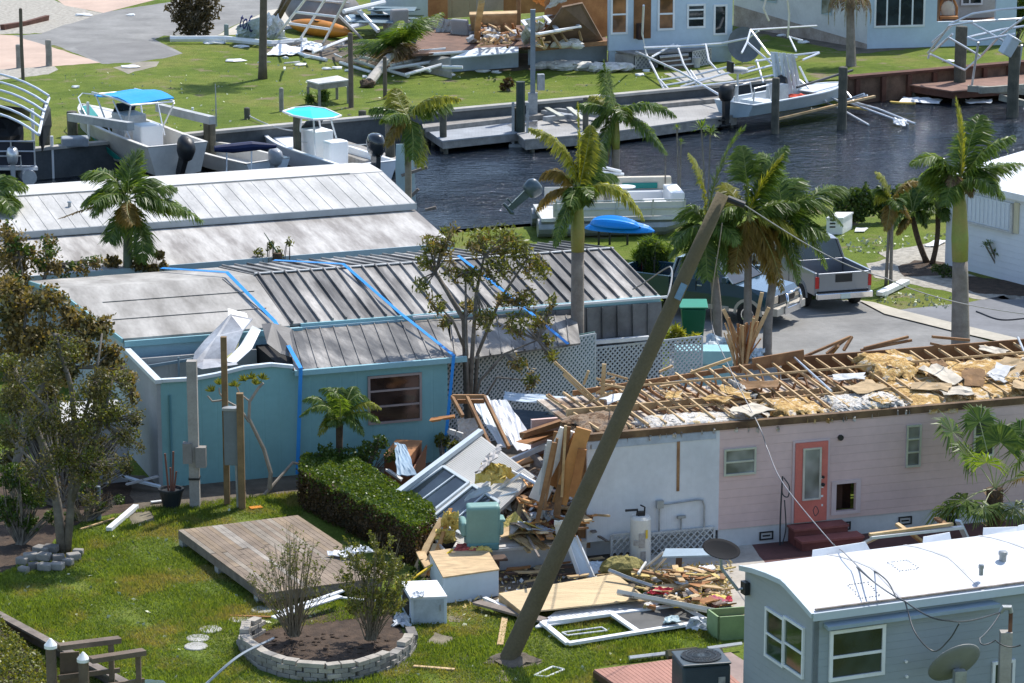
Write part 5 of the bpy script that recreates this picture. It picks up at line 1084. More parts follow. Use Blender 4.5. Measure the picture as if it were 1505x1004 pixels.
m = MB(); m.slab([G(690, 24, 1.9), G(760, 22, 1.9), G(760, 18, 1.9), G(690, 20, 1.9)], (0, 0, .08)); m.slab([G(690, 24, 1.9), G(760, 22, 1.9), G(758, 48, FL_), G(694, 50, FL_)], (0, .1, 0)); obj('counter', m, LUM, t)
m = MB(); g0 = G(776, 96); g1 = G(892, 90); m.slab([g0, g1, g1+Vector((0, 0, .75)), g0+Vector((0, 0, .75))], (0, .2, 0)); obj('base_wall', m, M('blue_white_block'), t)
m = MB(); m.slab([G(795, 92)-Vector((0, .03, 0))+Vector((0, 0, .15)), G(816, 90)-Vector((0, .03, 0))+Vector((0, 0, .15)), G(816, 90)+Vector((0, -.03, .55)), G(795, 92)+Vector((0, -.03, .55))], (0, -.02, 0)); obj('crawl_opening', m, DARK, t)  # dark plate paints the shade inside the opening
# slumped window wall panel on it
t = thing('slumped_wall', 'slumped wall panel with a white window grid and open studs leaning on the wrecked house', 'wall panel', G(840, 90, .7))
def P3(px, py, z): return G(px, py, z)
c00, c10, c11, c01 = P3(782, 74, .9), P3(890, 66, .9), P3(835, 10, 3.2), P3(768, 34, 2.6)
m = MB(); m.slab([c00, c10, P3(856, 5, 3.2), P3(826, 11, 3.2)], (0, .15, .05)); obj('sheathing', m, M('brown_sheathing', (.2, .13, .08), .85, .3, 1), t)
def line(m, a, b, za, zb, w=.1, h=.06): m.beam(G(*a, za), G(*b, zb), w, h)
m = MB(); line(m, (782, 72), (890, 63), 1.05, 1.05, .3, .2); obj('bottom_plate', m, LUMB, t)
for a, b in (((783, 52), (803, 71)), ((808, 46), (824, 70)), ((820, 42), (836, 66)), ((836, 40), (845, 58)), ((850, 42), (855, 60)), ((795, 56), (800, 72))): m = MB(); line(m, a, b, 1.9, 1.25, .1, .1); obj('stud', m, LUM, t)
m = MB(); line(m, (788, 53), (850, 41), 1.9, 1.9, .12, .1); obj('sill_plate', m, LUM, t)
m = MB()
for a, b in (((768, 31), (832, 18)), ((790, 50), (850, 39)), ((800, 24), (822, 46)), ((832, 18), (852, 40)), ((768, 31), (785, 50)), ((806, 35), (840, 28))): line(m, a, b, 2.3, 2.1, .18, .08)
obj('window_frame', m, WHITE, t)
m = MB(); m.slab([G(802, 24, 2.2), G(832, 19, 2.2), G(850, 38, 1.95), G(820, 45, 1.95)], (0, .03, .0)); obj('pane', m, GLASS, t)
m = MB()
for _ in range(9): m.blob(G(R.uniform(792, 850), R.uniform(58, 68), 1.25), .35, .2, .16, 8, .3)
obj('torn_insulation', m, M('white_fluff', (.68, .66, .6), .95, .2, 4), t)
SHW = M('white_torn_sheet', (.62, .66, .7), .5, .2, 1.5)
def rag(label, px, z, mat=SHW, name='torn_sheet', cat='sheet', amp=.15, group=None, th=.02):
    "crumpled sheet over four corners (px,py,z)"
    c = [G(x, y, zz) for x, y, zz in px]; n = 9; P = []
    for j in range(n):
        row = []
        for i in range(n):
            f, g = i/(n-1), j/(n-1); p = c[0].lerp(c[1], f).lerp(c[3].lerp(c[2], f), g); row.append(p+Vector((R.uniform(-1, 1)*amp*.5, R.uniform(-1, 1)*amp*.5, abs(R.gauss(0, 1))*amp*.5)))
        P.append(row)
    return obj(name, MB().grid(P, (0, 0, th)), mat, loc=c[0], label=label, cat=cat, group=group)
rag('white foil sheet draped over the left end of the slumped wall', [(765, 73, .9), (790, 60, 1.2), (803, 38, 2.2), (775, 32, 2.6)], 0, amp=.3)
rag('grey flap of roofing hanging above the slumped wall', [(800, 16, 3.0), (826, 5, 3.4), (850, -6, 3.8), (815, -8, 3.8)], 0, M('grey_flap', (.5, .47, .44), .6, .2, 1), amp=.1)
rag('orange sheet hanging in the wrecked house', [(783, 4, 3.0), (800, 10, 2.8), (802, -6, 3.4), (785, -6, 3.4)], 0, M('orange_sheet', (.6, .22, .04), .7, .2, 1), amp=.1)
# far white house with windows
FH = Fr(G(894, 98), 16)
t = thing('far_white_house', 'white house front with tall windows and brown rooms behind the stairs', 'house', G(980, 92), 0); FW = M('white_wall_shade_tint', (.5, .6, .68), .6, .1, .7)  # blue tint paints shade onto the white front
a1_ = FH.fb(1070, 80, 0)[0]; zb0 = .75
m = MB(); m.fbox(FH, 0, a1_+.2, 0, .2, zb0, 5.5); obj('wall', m, FW, t)
m = MB(); m.fbox(FH, .05, a1_+.2, .05, .2, 0, zb0-.003); obj('base', m, M('blue_white_block'), t)
BRG = glass('brown_room_glass', (.22, .1, .04), .12)
for x0, y0, x1, y1, gm, bars in ((897, -20, 923, 51, BRG, (.42,)), (966, -20, 992, 45, BRG, (.38,)), (1009, 5, 1037, 42, GLASS, (.4, .75)), (1048, 6, 1069, 52, GLASS, ())):
    window(FH, t, *pw(x0, y0, x1, y1, 0, FH), 0, WHITE, gm, bars=bars, w=.1)
m = MB(); a0, a1, z0, z1 = pw(931, -20, 957, 57, 0, FH); m.fbox(FH, a0, a1, -.03, -.003, z0, z1); obj('open_doorway', m, M('brown_doorway', (.26, .12, .045), .8, .35, 1.2), t)
m = MB(); m.fbox(FH, a0+.1, a1-.5, -.5, -.1, z0, z0+.75); obj('door_clutter', m, M('brown_room'), t)
# its deck, rail, steps, bench
t = thing('porch_deck', 'low porch deck with lattice skirt and steps in front of the far white house', 'porch', G(980, 100))
D0 = Fr(G(930, 100), 10); dw = D0.fb(1060, 96, 0)[0]
m = MB(); m.slab([G(893, 72, .75), G(935, 80, .75), G(1040, 72, .75), G(1045, 62, .75), G(893, 66, .75)], (0, 0, -.08)); obj('deck', m, GREYWOOD, t)
m = MB(); p = G(893, 96); q = G(932, 101); m.slab([p, q, q+Vector((0, 0, .66)), p+Vector((0, 0, .6))], (0, .1, 0)); obj('side_skirt', m, M('dirty_white_skirt', (.45, .43, .4), .85, .3, 1.5), t)
p = G(934, 102); q = G(966, 99); lattice('lattice_skirt', p, q-p, (0, 0, .62), 0, 0, OLDW, None, step=.16, w=.05, parent=t)
m = MB(); m.slab([p+Vector((0, .06, 0)), q+Vector((0, .06, 0)), q+Vector((0, .06, .6)), p+Vector((0, .06, .6))], (0, .05, 0)); obj('skirt_backing', m, M('grey_backing', (.3, .32, .34), .8, .2, 1), t)
p = G(1018, 99); q = G(1045, 94); lattice('lattice_skirt', p, q-p, (0, 0, .75), 0, 0, OLDW, None, step=.16, w=.05, parent=t)
m = MB(); m.slab([p+Vector((0, .06, 0)), q+Vector((0, .06, 0)), q+Vector((0, .06, .74)), p+Vector((0, .06, .74))], (0, .05, 0)); obj('skirt_backing', m, M('grey_backing'), t)
for i, (x0, y0, x1, z) in enumerate(((970, 84, 1012, .62), (972, 90, 1016, .42), (976, 97, 1022, .2))):
    a = G(x0, y0, z); b = G(x1, y0-4, z); obj('step_tread', MB().slab([a, b, b+Vector((0, .5, 0)), a+Vector((0, .5, 0))], (0, 0, -.06)), OLDW, t); obj('step_riser', MB().slab([a+Vector((0, .06, -.07)), b+Vector((0, .06, -.07)), b+Vector((0, .06, -.2)), a+Vector((0, .06, -.2))], (0, .04, 0)), M('brown_riser', (.16, .12, .09), .8, .3, 2), t)
t = thing('broken_bench', 'broken wooden bench on the porch of the far white house', 'bench', G(1015, 66, .75)); bb = G(1012, 64, .75)
for k in range(5): obj('slat', MB().beam(bb+Vector((-.7, 0, .25+k*.16)), bb+Vector((.75, -.15, .3+k*.14+R.uniform(-.04, .04))), .05, .11), LUMB, t)
obj('seat', MB().slab([bb+Vector((-.75, -.5, .42)), bb+Vector((.0, -.6, .38)), bb+Vector((.1, 0, .42)), bb+Vector((-.75, .1, .45))], (0, 0, -.06)), M('orange_seat', (.5, .25, .08), .7, .2, 2), t)
obj('leg', MB().beam(bb+Vector((-.7, -.45, 0)), bb+Vector((-.7, -.45, .4)), .08, .08), LUMB, t); obj('leg', MB().beam(bb+Vector((.7, -.3, 0)), bb+Vector((.7, -.3, 1.0)), .08, .08), LUMB, t)
t = thing('bucket', 'small white bucket beside the porch steps', 'bucket', G(1024, 99)); obj('body', MB().lathe(G(1024, 99), [(.14, 0), (.2, .45), (.21, .46), (.18, .47)], 14), OLDW, t); obj('handle', MB().tube([G(1024, 99)+Vector((-.2, 0, .45)), G(1024, 99)+Vector((0, -.15, .3)), G(1024, 99)+Vector((.2, 0, .45))], .012, 5), GALV, t)
t = thing('kettle_grill', 'black kettle grill tipped beside the lattice skirt', 'grill', G(1051, 80)); c = G(1051, 80)+Vector((0, 0, .5)); obj('bowl', MB().blob(c, .36, .36, .3, 14, .03), BLACK, t); obj('leg', MB().tube([c, c+Vector((.1, -.1, -.5))], .03), BLACK, t)
obj('cushion', MB().blob(G(1053, 78, .15), .25, .2, .15, 10, .2), M('pink_cloth', (.6, .12, .3), .8, .2, 2), loc=G(1053, 78), label='small pink cushion by the black grill', cat='cushion')
# right far house
R1 = Fr(G(1274, 72), 12)
t = thing('far_right_house', 'long white house on the far bank with its right end torn open', 'house', G(1280, 70))
p = G(1078, 38); q = G(1274, 72); d_ = Vector((0, .2, 0))
m = MB(); m.slab([p, q, q+Vector((0, 0, 6)), p+Vector((0, 0, 6))], d_); obj('side_wall', m, M('white_block_wall', (.66, .65, .62), .8, .14, .8), t)
m = MB(); m.slab([p+Vector((0, -.02, 0)), q+Vector((0, -.02, 0)), q+Vector((0, -.02, .25)), p+Vector((0, -.02, 1.1))], (0, -.02, 0)); obj('dirty_base', m, M('stained_block_base', (.45, .38, .32), .9, .4, 1.2, col2=(.3, .24, .19)), t)
ae = R1.fb(1376, 55, 0)[0]
m = MB(); m.fbox(R1, 0, ae, .0, .2, 0, 5.5); obj('front_wall', m, M('white_wall_shade_tint'), t)  # white front tinted blue for shade; side wall keeps plain white
a2 = R1.fb(1415, 40, 3)[0]; a3 = R1.fb(1472, 40, 2)[0]
m = MB(); m.fbox(R1, ae, ae+.2, .2, 5, 0, 5.5); obj('inner_wall', m, M('brown_room_wall', (.25, .13, .07), .8, .3, 1), t)
m = MB(); m.fbox(R1, ae+.2, a3, 3.0, 3.2, 0, 5.5); obj('open_room_wall', m, M('white_room', (.55, .53, .5), .8, .15, 1), t)
m = MB(); m.slab([R1.w(ae+.2, 2.9, 1.4), R1.w(ae+1.9, 2.9, 1.4), R1.w(ae+1.4, 2.9, 5.5), R1.w(ae+.2, 2.9, 5.5)], (0, .05, 0)); obj('brown_room_wall', m, M('brown_room_wall'), t)
m = MB(); m.fbox(R1, ae, a3, .0, .2, 0, 1.25); obj('low_wall', m, M('white_wall_shade_tint'), t)
m = MB(); m.fbox(R1, a3-1.1, a3, .0, .2, 1.25, 5.5); obj('corner_wall', m, M('white_wall_shade_tint'), t)
m = MB(); m.fbox(R1, ae, a3, .2, 3.0, .9, 1.0); obj('room_floor', m, M('brown_floor'), t)
x0, x1, z0, z1 = pw(1284, -30, 1361, 41, 0, R1); window(R1, t, x0, x1, z0, z1, 0, WHITE, GLASS, vbars=(.25, .5, .75), w=.1)
x0, x1, z0, z1 = pw(1412, -20, 1445, 8, 2.9, R1); window(R1, t, x0, x1, z0, z1, 2.9, WHITE, GLASS, vbars=(.4,), w=.1)
def onl(px, py, p, q):
    d = ray(px, py); n_ = (q-p).cross(Vector((0, 0, 1))); s_ = (p-CP).dot(n_)/d.dot(n_); return CP+d*s_
for (xa, ya, xb, yb2) in ((1207, -12, 1222, 23), (1117, -20, 1141, 5), (1094, -20, 1104, -2)):
    c0 = onl(xa, ya, p, q); c1 = onl(xb, yb2, p, q); f = MB(); y_ = Vector((-.01, -.06, 0)); f.slab([Vector((c0.x, c0.y, c1.z))+y_*.4, Vector((c1.x, c1.y, c1.z))+y_*.4, Vector((c1.x, c1.y, c0.z))+y_*.4, Vector((c0.x, c0.y, c0.z))+y_*.4], (0, -.04, 0)); o = obj('window', f, M('pale_blue_trim'), t)
    f = MB(); i_ = .1*(c1-c0).normalized(); f.slab([Vector((c0.x, c0.y, c1.z+.1))+i_+y_*1.2, Vector((c1.x, c1.y, c1.z+.1))-i_+y_*1.2, Vector((c1.x, c1.y, c0.z-.1))-i_+y_*1.2, Vector((c0.x, c0.y, c0.z-.1))+i_+y_*1.2], (0, -.02, 0)); obj('pane', f, glass('grey_reflecting_glass'), o)
t = thing('rattan_chair', 'brown rattan chair with a pale cushion in the torn open room', 'chair', R1.w(ae+1.0, 1.2, 1.0)); c = R1.w(ae+1.0, 1.2, 1.0)
obj('back', MB().tube([c+Vector((-.45, 0, 0)), c+Vector((-.45, 0, .8)), c+Vector((-.25, 0, 1.25)), c+Vector((.25, 0, 1.25)), c+Vector((.45, 0, .8)), c+Vector((.45, 0, 0))], .07, 8), PLYB, t); obj('cushion', MB().blob(c+Vector((0, -.02, .7)), .36, .08, .45, 12, .03), M('cream_cushion', (.6, .55, .45), .8, .1, 2), t)
obj('seat', MB().box(c+Vector((0, -.3, .35)), .9, .6, .12), PLYB, t)
for dx in (-.4, .4): obj('leg', MB().beam(c+Vector((dx, -.55, 0)), c+Vector((dx, -.55, .35)), .06, .06), PLYB, t)
# sofas under covers, recliners
def armchair(label, px, py, az, mat, w_=1.1, h=1.1, group=None, z=0):
    c = G(px, py, z); t = thing('armchair', label, 'armchair', c, radians(az), group); mr = Matrix.Rotation(radians(az), 3, 'Z')
    def bx(name, x, y, zz, sx, sy, sz, bev=.08, rx=0): obj(name, MB().box(c+mr @ Vector((x, y, zz)), sx, sy, sz, rot=mr @ Matrix.Rotation(rx, 3, 'X')), mat, t, bevel=bev)
    bx('seat', 0, 0, .3, w_*.6, .8, .5); bx('backrest', 0, .4, h*.55, w_*.8, .25, h*.95, .1, -.15)
    for s_ in (-1, 1): bx('armrest', s_*w_*.42, 0, .42, .2, .85, .6)
    return t
GRC = M('grey_upholstery', (.36, .35, .34), .9, .15, 1.5); AG = 'grey armchairs dumped outside the wrecked house'
armchair('leftmost grey armchair behind the fallen palm crown', 583, 50, 200, GRC, 1.2, 1.3, AG, .3)
armchair('grey armchair in the middle of the row, right of the palm fronds', 625, 70, 185, GRC, 1.4, 1.5, AG)
armchair('rounded grey armchair at the right end of the row', 683, 66, 150, GRC, 1.2, 1.3, AG, .4)
rag('pale translucent dust sheet over the middle armchair', [(636, 70, .2), (668, 72, .1), (670, 32, 1.5), (645, 28, 1.6)], 0, M('dust_sheet', (.42, .42, .41), .6, .12, 1), amp=.12)
# house wrap sheet with lettering
c = [G(347, 58, .05), G(384, 60, .05), G(413, 52, .9), G(410, 25, 1.4), G(376, 26, 1.5), G(347, 42, .9)]
hw = rag('pale blue house wrap sheet with dark blue lettering behind the utility pole', [(347, 58, .05), (382, 60, .05), (384, 26, 1.5), (348, 40, .9)], 0, M('house_wrap', (.5, .64, .85), .5, .15, 1), name='house_wrap', amp=.12)
rag('crumpled white wrap right of the utility pole', [(392, 60, .05), (418, 58, .1), (416, 30, 1.2), (392, 22, 1.5)], 0, M('white_wrap', (.68, .72, .8), .5, .15, 1), name='house_wrap', amp=.2)
cu = bpy.data.curves.new('lettering', 'FONT'); cu.body = 'tofowt'; cu.size = 1.15; cu.extrude = .01
tx = bpy.data.objects.new('lettering', cu); COL.objects.link(tx); dg = bpy.context.evaluated_depsgraph_get(); me = bpy.data.meshes.new_from_object(tx.evaluated_get(dg)); bpy.data.objects.remove(tx)
me.materials.append(M('navy_ink', (.01, .02, .14), .6, .1, 3)); to = bpy.data.objects.new('lettering', me); COL.objects.link(to)
p0 = G(351, 38, 1.1)+Vector((0, -.25, .0)); p1 = G(378, 57, .15)+Vector((0, -.25, .25)); ex = (p1-p0).normalized(); ey = Vector((.15, -.1, 1)); ey = (ey-ex*ey.dot(ex)).normalized(); ez = ex.cross(ey)
mt = Matrix((ex, ey, ez)).transposed().to_4x4(); mt.translation = p0; to.parent = hw; to.matrix_parent_inverse = Matrix.Identity(4); to.matrix_basis = MW[hw].inverted() @ mt
# white tube frames (collapsed screen enclosures)
def tubes(name, label, cat, segs, r, mat=CLEANW, closed=False, part='bar', group=None):
    "segs: lists of (px,py,z) polylines; each one its own bar"
    P0 = G(*segs[0][0]); t = thing(name, label, cat, (P0.x, P0.y, 0), 0, group)
    for s_ in segs: obj(part, MB().tube([G(*q) for q in s_], r, 6), mat, t)
    return t
tubes('collapsed_enclosure', 'collapsed white screen grid over the orange kayak', 'frame', [[(405, 55, .2), (452, -5, 3)], [(440, 60, .2), (482, -8, 3)], [(474, 66, .2), (510, -4, 3)], [(434, 18, 2), (497, 25, 1.8)], [(421, 34, 1.2), (484, 43, 1)], [(405, 55, .2), (474, 66, .2)], [(497, 22, 1.8), (532, 57, .1)]], .07, M('white_paint'))
t = tubes('collapsed_enclosure', 'broken white window frame wreck at the top above the palm fronds', 'frame', [[(505, 17, 1.6), (565, 3, 1.8)], [(524, 12, 1.6), (556, 46, .6)], [(508, 25, 1.2), (520, 38, .8)], [(515, 40, .8), (540, 34, .9)], [(540, 10, 1.6), (578, 28, .7)]], .12, WHITE)
GT = 'twisted white debris strips on the far lawn edge'
for lab, segs, r in (('long flat white beam lying left of the utility pole', [[(250, 57, .25), (330, 57, .25), (400, 64, .25), (450, 60, .25)]], .16), ('white strip in the grass at the left of the collapsed frames', [[(420, 72, .1), (450, 82, .1), (480, 88, .1)]], .09),
        ('fan of white bars below the fallen palm crown', [[(460, 77, .3), (510, 57, .6)], [(520, 88, .2), (560, 102, .1)], [(530, 84, .3), (570, 92, .3)], [(572, 101, .4), (640, 90, .5)], [(575, 96, .5), (620, 86, .5)], [(598, 92, .4), (632, 104, .3)], [(595, 110, .2), (650, 95, .5)], [(650, 98, .6), (680, 99, .6)], [(612, 76, .9), (655, 72, 1)], [(630, 80, .9), (690, 76, 1)], [(560, 100, .1), (600, 112, .1)], [(500, 92, .1), (545, 106, .1)]], .08)):
    tubes('white_beam', lab, 'beam', segs, r, WHITE)
rag('flat white panel on the far lawn below the wrap', [(390, 82, .05), (430, 82, .05), (452, 72, .2), (410, 66, .3)], 0, WHITE, 'white_sheet', 'sheet', .08)
rag('second flat white panel among the frames', [(440, 72, .1), (470, 76, .1), (474, 66, .3), (445, 60, .3)], 0, WHITE, 'white_sheet', 'sheet', .08)
DG = 'small white scraps on the far lawn'
for i, (x, y, w_) in enumerate(((344, 89, .5), (315, 63, .6), (441, 95, .35), (481, 101, .25), (496, 100, .3), (512, 104, .2), (536, 113, .15), (355, 68, .5), (420, 85, .15), (660, 110, .3), (710, 104, .4), (728, 106, .25), (122, 22, .5), (193, 22, .25), (112, 128, .2), (190, 98, .5), (1085, 155, .2), (1395, 90, .3), (1180, 62, .3), (1150, 52, .25), (940, 110, .3), (950, 104, .2), (870, 96, .4), (1166, 84, .2))):
    if x == 1085: continue
    obj('white_scrap', MB().blob(G(x, y, .05), w_, w_*.6, .08, 8, .35), WHITE, loc=G(x, y), label='small white scrap lying on the far bank grass', cat='scrap', group=DG)
for i, (x, y, w_, lab) in enumerate(((812, 97, 1.0, 'flat heap of white insulation fluff left of the big heap'), (840, 99, 1.3, 'big heap of white insulation fluff on the grass under the slumped wall'), (884, 102, .7, 'small heap of white fluff at the corner of the porch'), (909, 102, .9, 'heap of white fluff below the tall porch skirt'), (650, 100, .01, ''))):
    if not lab: continue
    m = MB()
    for _ in range(7): m.blob(G(x, y, .1)+Vector((R.uniform(-1, 1)*w_*.6, R.uniform(-.4, .4), R.uniform(0, .12))), w_*.45, w_*.4, .2, 9, .35)
    obj('insulation_heap', m, M('white_fluff'), loc=G(x, y), label=lab, cat='insulation')
# kayak, covered boat behind grid
t = thing('kayak', 'orange kayak lying behind the white screen grid', 'kayak', G(470, 42)); a = G(425, 35, .4); b = G(515, 48, .4)
n_ = 12; obj('hull', MB().tube([a.lerp(b, i/(n_-1)) for i in range(n_)], [.06+.38*math.sin(pi*min(1, max(0, i/(n_-1))))**.6 for i in range(n_)], 12), M('orange_plastic', (.62, .24, .03), .4, .15, 2), t, smooth=True)
obj('cockpit', MB().lathe(a.lerp(b, .5)+Vector((0, 0, .36)), [(.3, 0), (.3, .06), (.24, .04)], 12), BLACK, t)
t = thing('covered_boat', 'grey hulled boat under the collapsed screen grid', 'boat', G(465, 25)); a = G(420, 12, .9); b = G(515, 22, .9)
obj('hull', MB().tube([a.lerp(b, i/9)+Vector((0, 0, .1*abs(i-5)/5)) for i in range(10)], [.2, .6, .9, 1.0, 1.05, 1.05, 1.0, 1.0, .95, .8], 12), M('grey_hull', (.27, .26, .25), .6, .2, 1), t, smooth=True); obj('gunwale', MB().tube([a+Vector((0, -.9, .75)), a.lerp(b, .5)+Vector((0, -1.05, .7)), b+Vector((0, -.8, .7))], .06), OLDW, t)
for i in range(8):
    m = MB(); p = G(560+R.uniform(-20, 30), 20+R.uniform(-10, 10), .6+.25*i*.5); rot = Matrix.Rotation(R.uniform(-.3, .3), 3, 'X') @ Matrix.Rotation(R.uniform(-.3, .3), 3, 'Z')
    m.box(p, 2.4, 1.2, .04, rot=rot); obj('metal_sheet', m, M('blue_grey_sheet', (.22, .3, .34), .4, .2, 1, metal=.3), loc=p, label='blue grey metal sheet stacked at the top behind the armchairs', cat='sheet', group='stacked blue grey metal sheets')
# lumber sticks in the wreck
def stick(a, za, b, zb, w=.09, h=.05, mat=LUM, label='splintered board', group=None, name='board', cat='board'):
    p, q = G(*a, za), G(*b, zb); d = (q-p); k = Vector((R.uniform(-1, 1), R.uniform(-1, 1), R.uniform(-1, 1)))*d.length*.018; c = p.lerp(q, .5)+k; m = MB().beam(p, c, w, h); m.beam(c, q, w*R.uniform(.7, 1), h*.97)
    m.V = [tuple(Vector(v)+d.normalized()*R.uniform(-.5, .5)*w*(.9 if i < 8 else 1.4)) if i % 8 in (0, 1, 4, 5, 2) else v for i, v in enumerate(m.V)]
    return obj(name, m, mat, loc=p, label=label, cat=cat, group=group)
stick((701, 62), 1.0, (708, 2), 3.4, .3, .12, LUM, 'tall pale board standing upright in the wrecked house')
for i in range(54):
    x = R.uniform(700, 800); y = R.uniform(30, 68); a = R.uniform(-1, 1)
    stick((x, y), 1.1+R.uniform(0, .5), (x+R.uniform(-22, 22), y+R.uniform(-12, 6)), 1.1+R.uniform(0, .8), .1, .08, R.choice([LUM, LUMB, LUM, PLYB]), 'broken timber lying in the wrecked house', 'broken timbers inside the wrecked house')
for i in range(15):
    p = G(R.uniform(690, 790), R.uniform(40, 62), 1.2); obj('white_rubble', MB().blob(p, .35, .3, .2, 8, .3), OLDW, loc=p, label='white rubble lump in the wrecked house', cat='rubble', group='white rubble lumps in the wrecked house')
for i in range(16):
    x = R.uniform(385, 560); y = R.uniform(60, 100)
    stick((x, y), .15, (x+R.uniform(-30, 30), y+R.uniform(-8, 8)), R.uniform(.1, .6), .1, .06, R.choice([WHITE, OLDW, GALV]), 'white strip in the far debris field', 'white strips in the far debris field')
for a, za, b, zb, lab in (((398, 32), .3, (420, -6), 2.2, 'dark brown board leaning left of the grey boat'), ((406, 33), .3, (428, -6), 2.4, 'second dark board leaning against the grey boat')): stick(a, za, b, zb, .25, .12, M('brown_pole'), lab)
stick((5, 41), .1, (70, 27), .1, .3, .35, M('red_brown_timber'), 'red brown kerb timber by the gravel yard')
# workbench
t = thing('workbench', 'white topped wooden workbench on the far lawn', 'table', G(483, 152)); g = [G(449, 122, 1.0), G(470, 126, 1.0), G(516, 118, 1.0), G(497, 112, 1.0)]
zt2 = 1.05; g = [G(450, 118, zt2), G(468, 123, zt2), G(514, 117, zt2), G(496, 111, zt2)]
obj('top', MB().slab(g, (0, 0, -.06)), OLDW, t); obj('apron', MB().slab([(sum(g, Vector())/4).lerp(p, .95)+Vector((0, 0, -.07)) for p in g], (0, 0, -.22)), GREYWOOD, t)
cc = sum(g, Vector())/4
for p in g: q = cc.lerp(p, .92); obj('leg', MB().beam(Vector((q.x, q.y, 0)), Vector((q.x, q.y, .77)), .12, .12), GREYWOOD, t)
# ---- collapsed canopy frame and the flat boat
CF = M('bright_aluminium_tube', (.72, .74, .76), .35, .08, 2, metal=.3)
tubes('collapsed_canopy', 'big collapsed white boat canopy frame between the porch and the flat boat', 'canopy frame',
      [[(946, 70, 1.2), (1000, 68, 1.1), (1060, 64, 1.1), (1100, 56, 1.4), (1115, 45, 1.8)], [(935, 76, .9), (1000, 106, .5), (1058, 140, .0)], [(946, 8, 3.5), (944, 50, 1.8), (950, 80, .8), (975, 130, 0), (984, 134, 0)], [(984, 134, .0), (1030, 126, .2), (1100, 118, .3), (1140, 110, .5)], [(968, 118, .2), (1020, 111, .3), (1080, 96, .7)], [(975, 126, .1), (1040, 115, .3)], [(958, 84, .8), (990, 65, 1.1)], [(995, 66, 1.1), (1005, 95, .6), (1025, 127, .1)], [(1015, 104, .5), (1032, 128, 0)], [(970, 118, .2), (985, 134, .0)], [(1037, 65, 1.1), (1042, 90, .7), (1058, 108, .4)], [(1000, 128, .1), (1060, 110, .5), (1110, 98, .8)]], .055, CF)
tubes('collapsed_canopy', 'tangled white canopy frame over the flat blue grey boat', 'canopy frame',
      [[(1090, 78, 1.4), (1098, 62, 1.8), (1103, 44, 2.2), (1200, 38, 1.5)], [(1103, 44, 2.2), (1130, 80, 1.3), (1165, 110, .6), (1215, 150, -.4)], [(1110, 90, 1.2), (1160, 82, 1.3), (1204, 77, 1.4)], [(1098, 62, 1.8), (1130, 90, 1), (1170, 128, 0)], [(1090, 108, .8), (1150, 92, 1)], [(1175, 98, 1), (1190, 128, 0), (1196, 150, -.5)], [(1204, 78, 1.4), (1180, 88, 1.2)], [(1130, 30, 2.8), (1122, 12, 3.6), (1128, -10, 4.5)], [(1112, 88, 1.1), (1122, 122, .2)], [(1200, 133, -.2), (1235, 150, -.4), (1270, 138, .2)], [(1158, 55, 1.7), (1160, 20, 3), (1156, -10, 4.2)], [(1170, 75, 1.4), (1160, 54, 1.8), (1180, 60, 1.7)]], .05, CF)
tubes('fallen_canopy_legs', 'white frame legs fallen into the canal right of the flat boat', 'frame',
      [[(1240, 146, -.6), (1290, 160, -.9), (1345, 182, -1.1)], [(1245, 150, -.7), (1300, 170, -1.0), (1335, 183, -1.12)], [(1170, 132, -.2), (1235, 160, -.8), (1277, 184, -1.1)], [(1275, 140, -.3), (1245, 147, -.6)], [(1240, 130, -.2), (1262, 158, -.9)]], .05, CF)
rag('crumpled white frame end floating in the canal', [(1312, 182, WZ+.08), (1330, 187, WZ+.05), (1333, 178, WZ+.2), (1315, 176, WZ+.2)], 0, WHITE, 'floating_scrap', 'scrap', .1)
rag('half sunk white sheet floating below the red brown dock, left piece', [(1322, 150, WZ+.04), (1380, 153, WZ+.04), (1385, 147, WZ+.1), (1328, 144, WZ+.1)], 0, WHITE, 'floating_sheet', 'sheet', .06)
rag('half sunk white sheet floating below the red brown dock, right piece', [(1420, 153, WZ+.04), (1458, 152, WZ+.05), (1458, 146, WZ+.1), (1418, 148, WZ+.05)], 0, WHITE, 'floating_sheet', 'sheet', .06)
stick((1310, 150), WZ+.06, (1345, 152), WZ+.06, .2, .08, M('yellow_board', (.6, .42, .1), .6, .2, 2), 'yellow board floating by the red brown dock')
stick((1236, 157), WZ+.3, (1272, 161), WZ+.2, .2, .08, M('yellow_board'), 'yellow board floating at the foot of the dark bow piling')
tubes('collapsed_canopy', 'buckled white canopy frame on the thick pilings at the right edge', 'canopy frame',
      [[(1364, 78, 1.0), (1395, 38, 2.6), (1430, 32, 3.0), (1520, 26, 3.1)], [(1364, 78, 1.0), (1418, 103, .2), (1442, 82, .9), (1470, 52, 2.2), (1520, 15, 3.6)], [(1395, 36, 2.6), (1430, 20, 3.2), (1470, 14, 3.5), (1520, 10, 3.7)], [(1394, 55, 2.0), (1440, 82, 1)], [(1425, 32, 2.9), (1478, 62, 2.0)], [(1422, 55, 2.2), (1470, 44, 2.4), (1520, 36, 2.6)], [(1422, 55, 2.2), (1435, 60, 2.1), (1492, 50, 2.4)], [(1370, 76, 1.0), (1400, 50, 2.1)], [(1366, 80, 1.0), (1364, 86, .8)], [(1398, 38, 2.5), (1370, 62, 1.6)], [(1438, 62, 2.0), (1428, 128, -.3)], [(1502, 66, 2.0), (1492, 138, -.4)]], .055, CF)
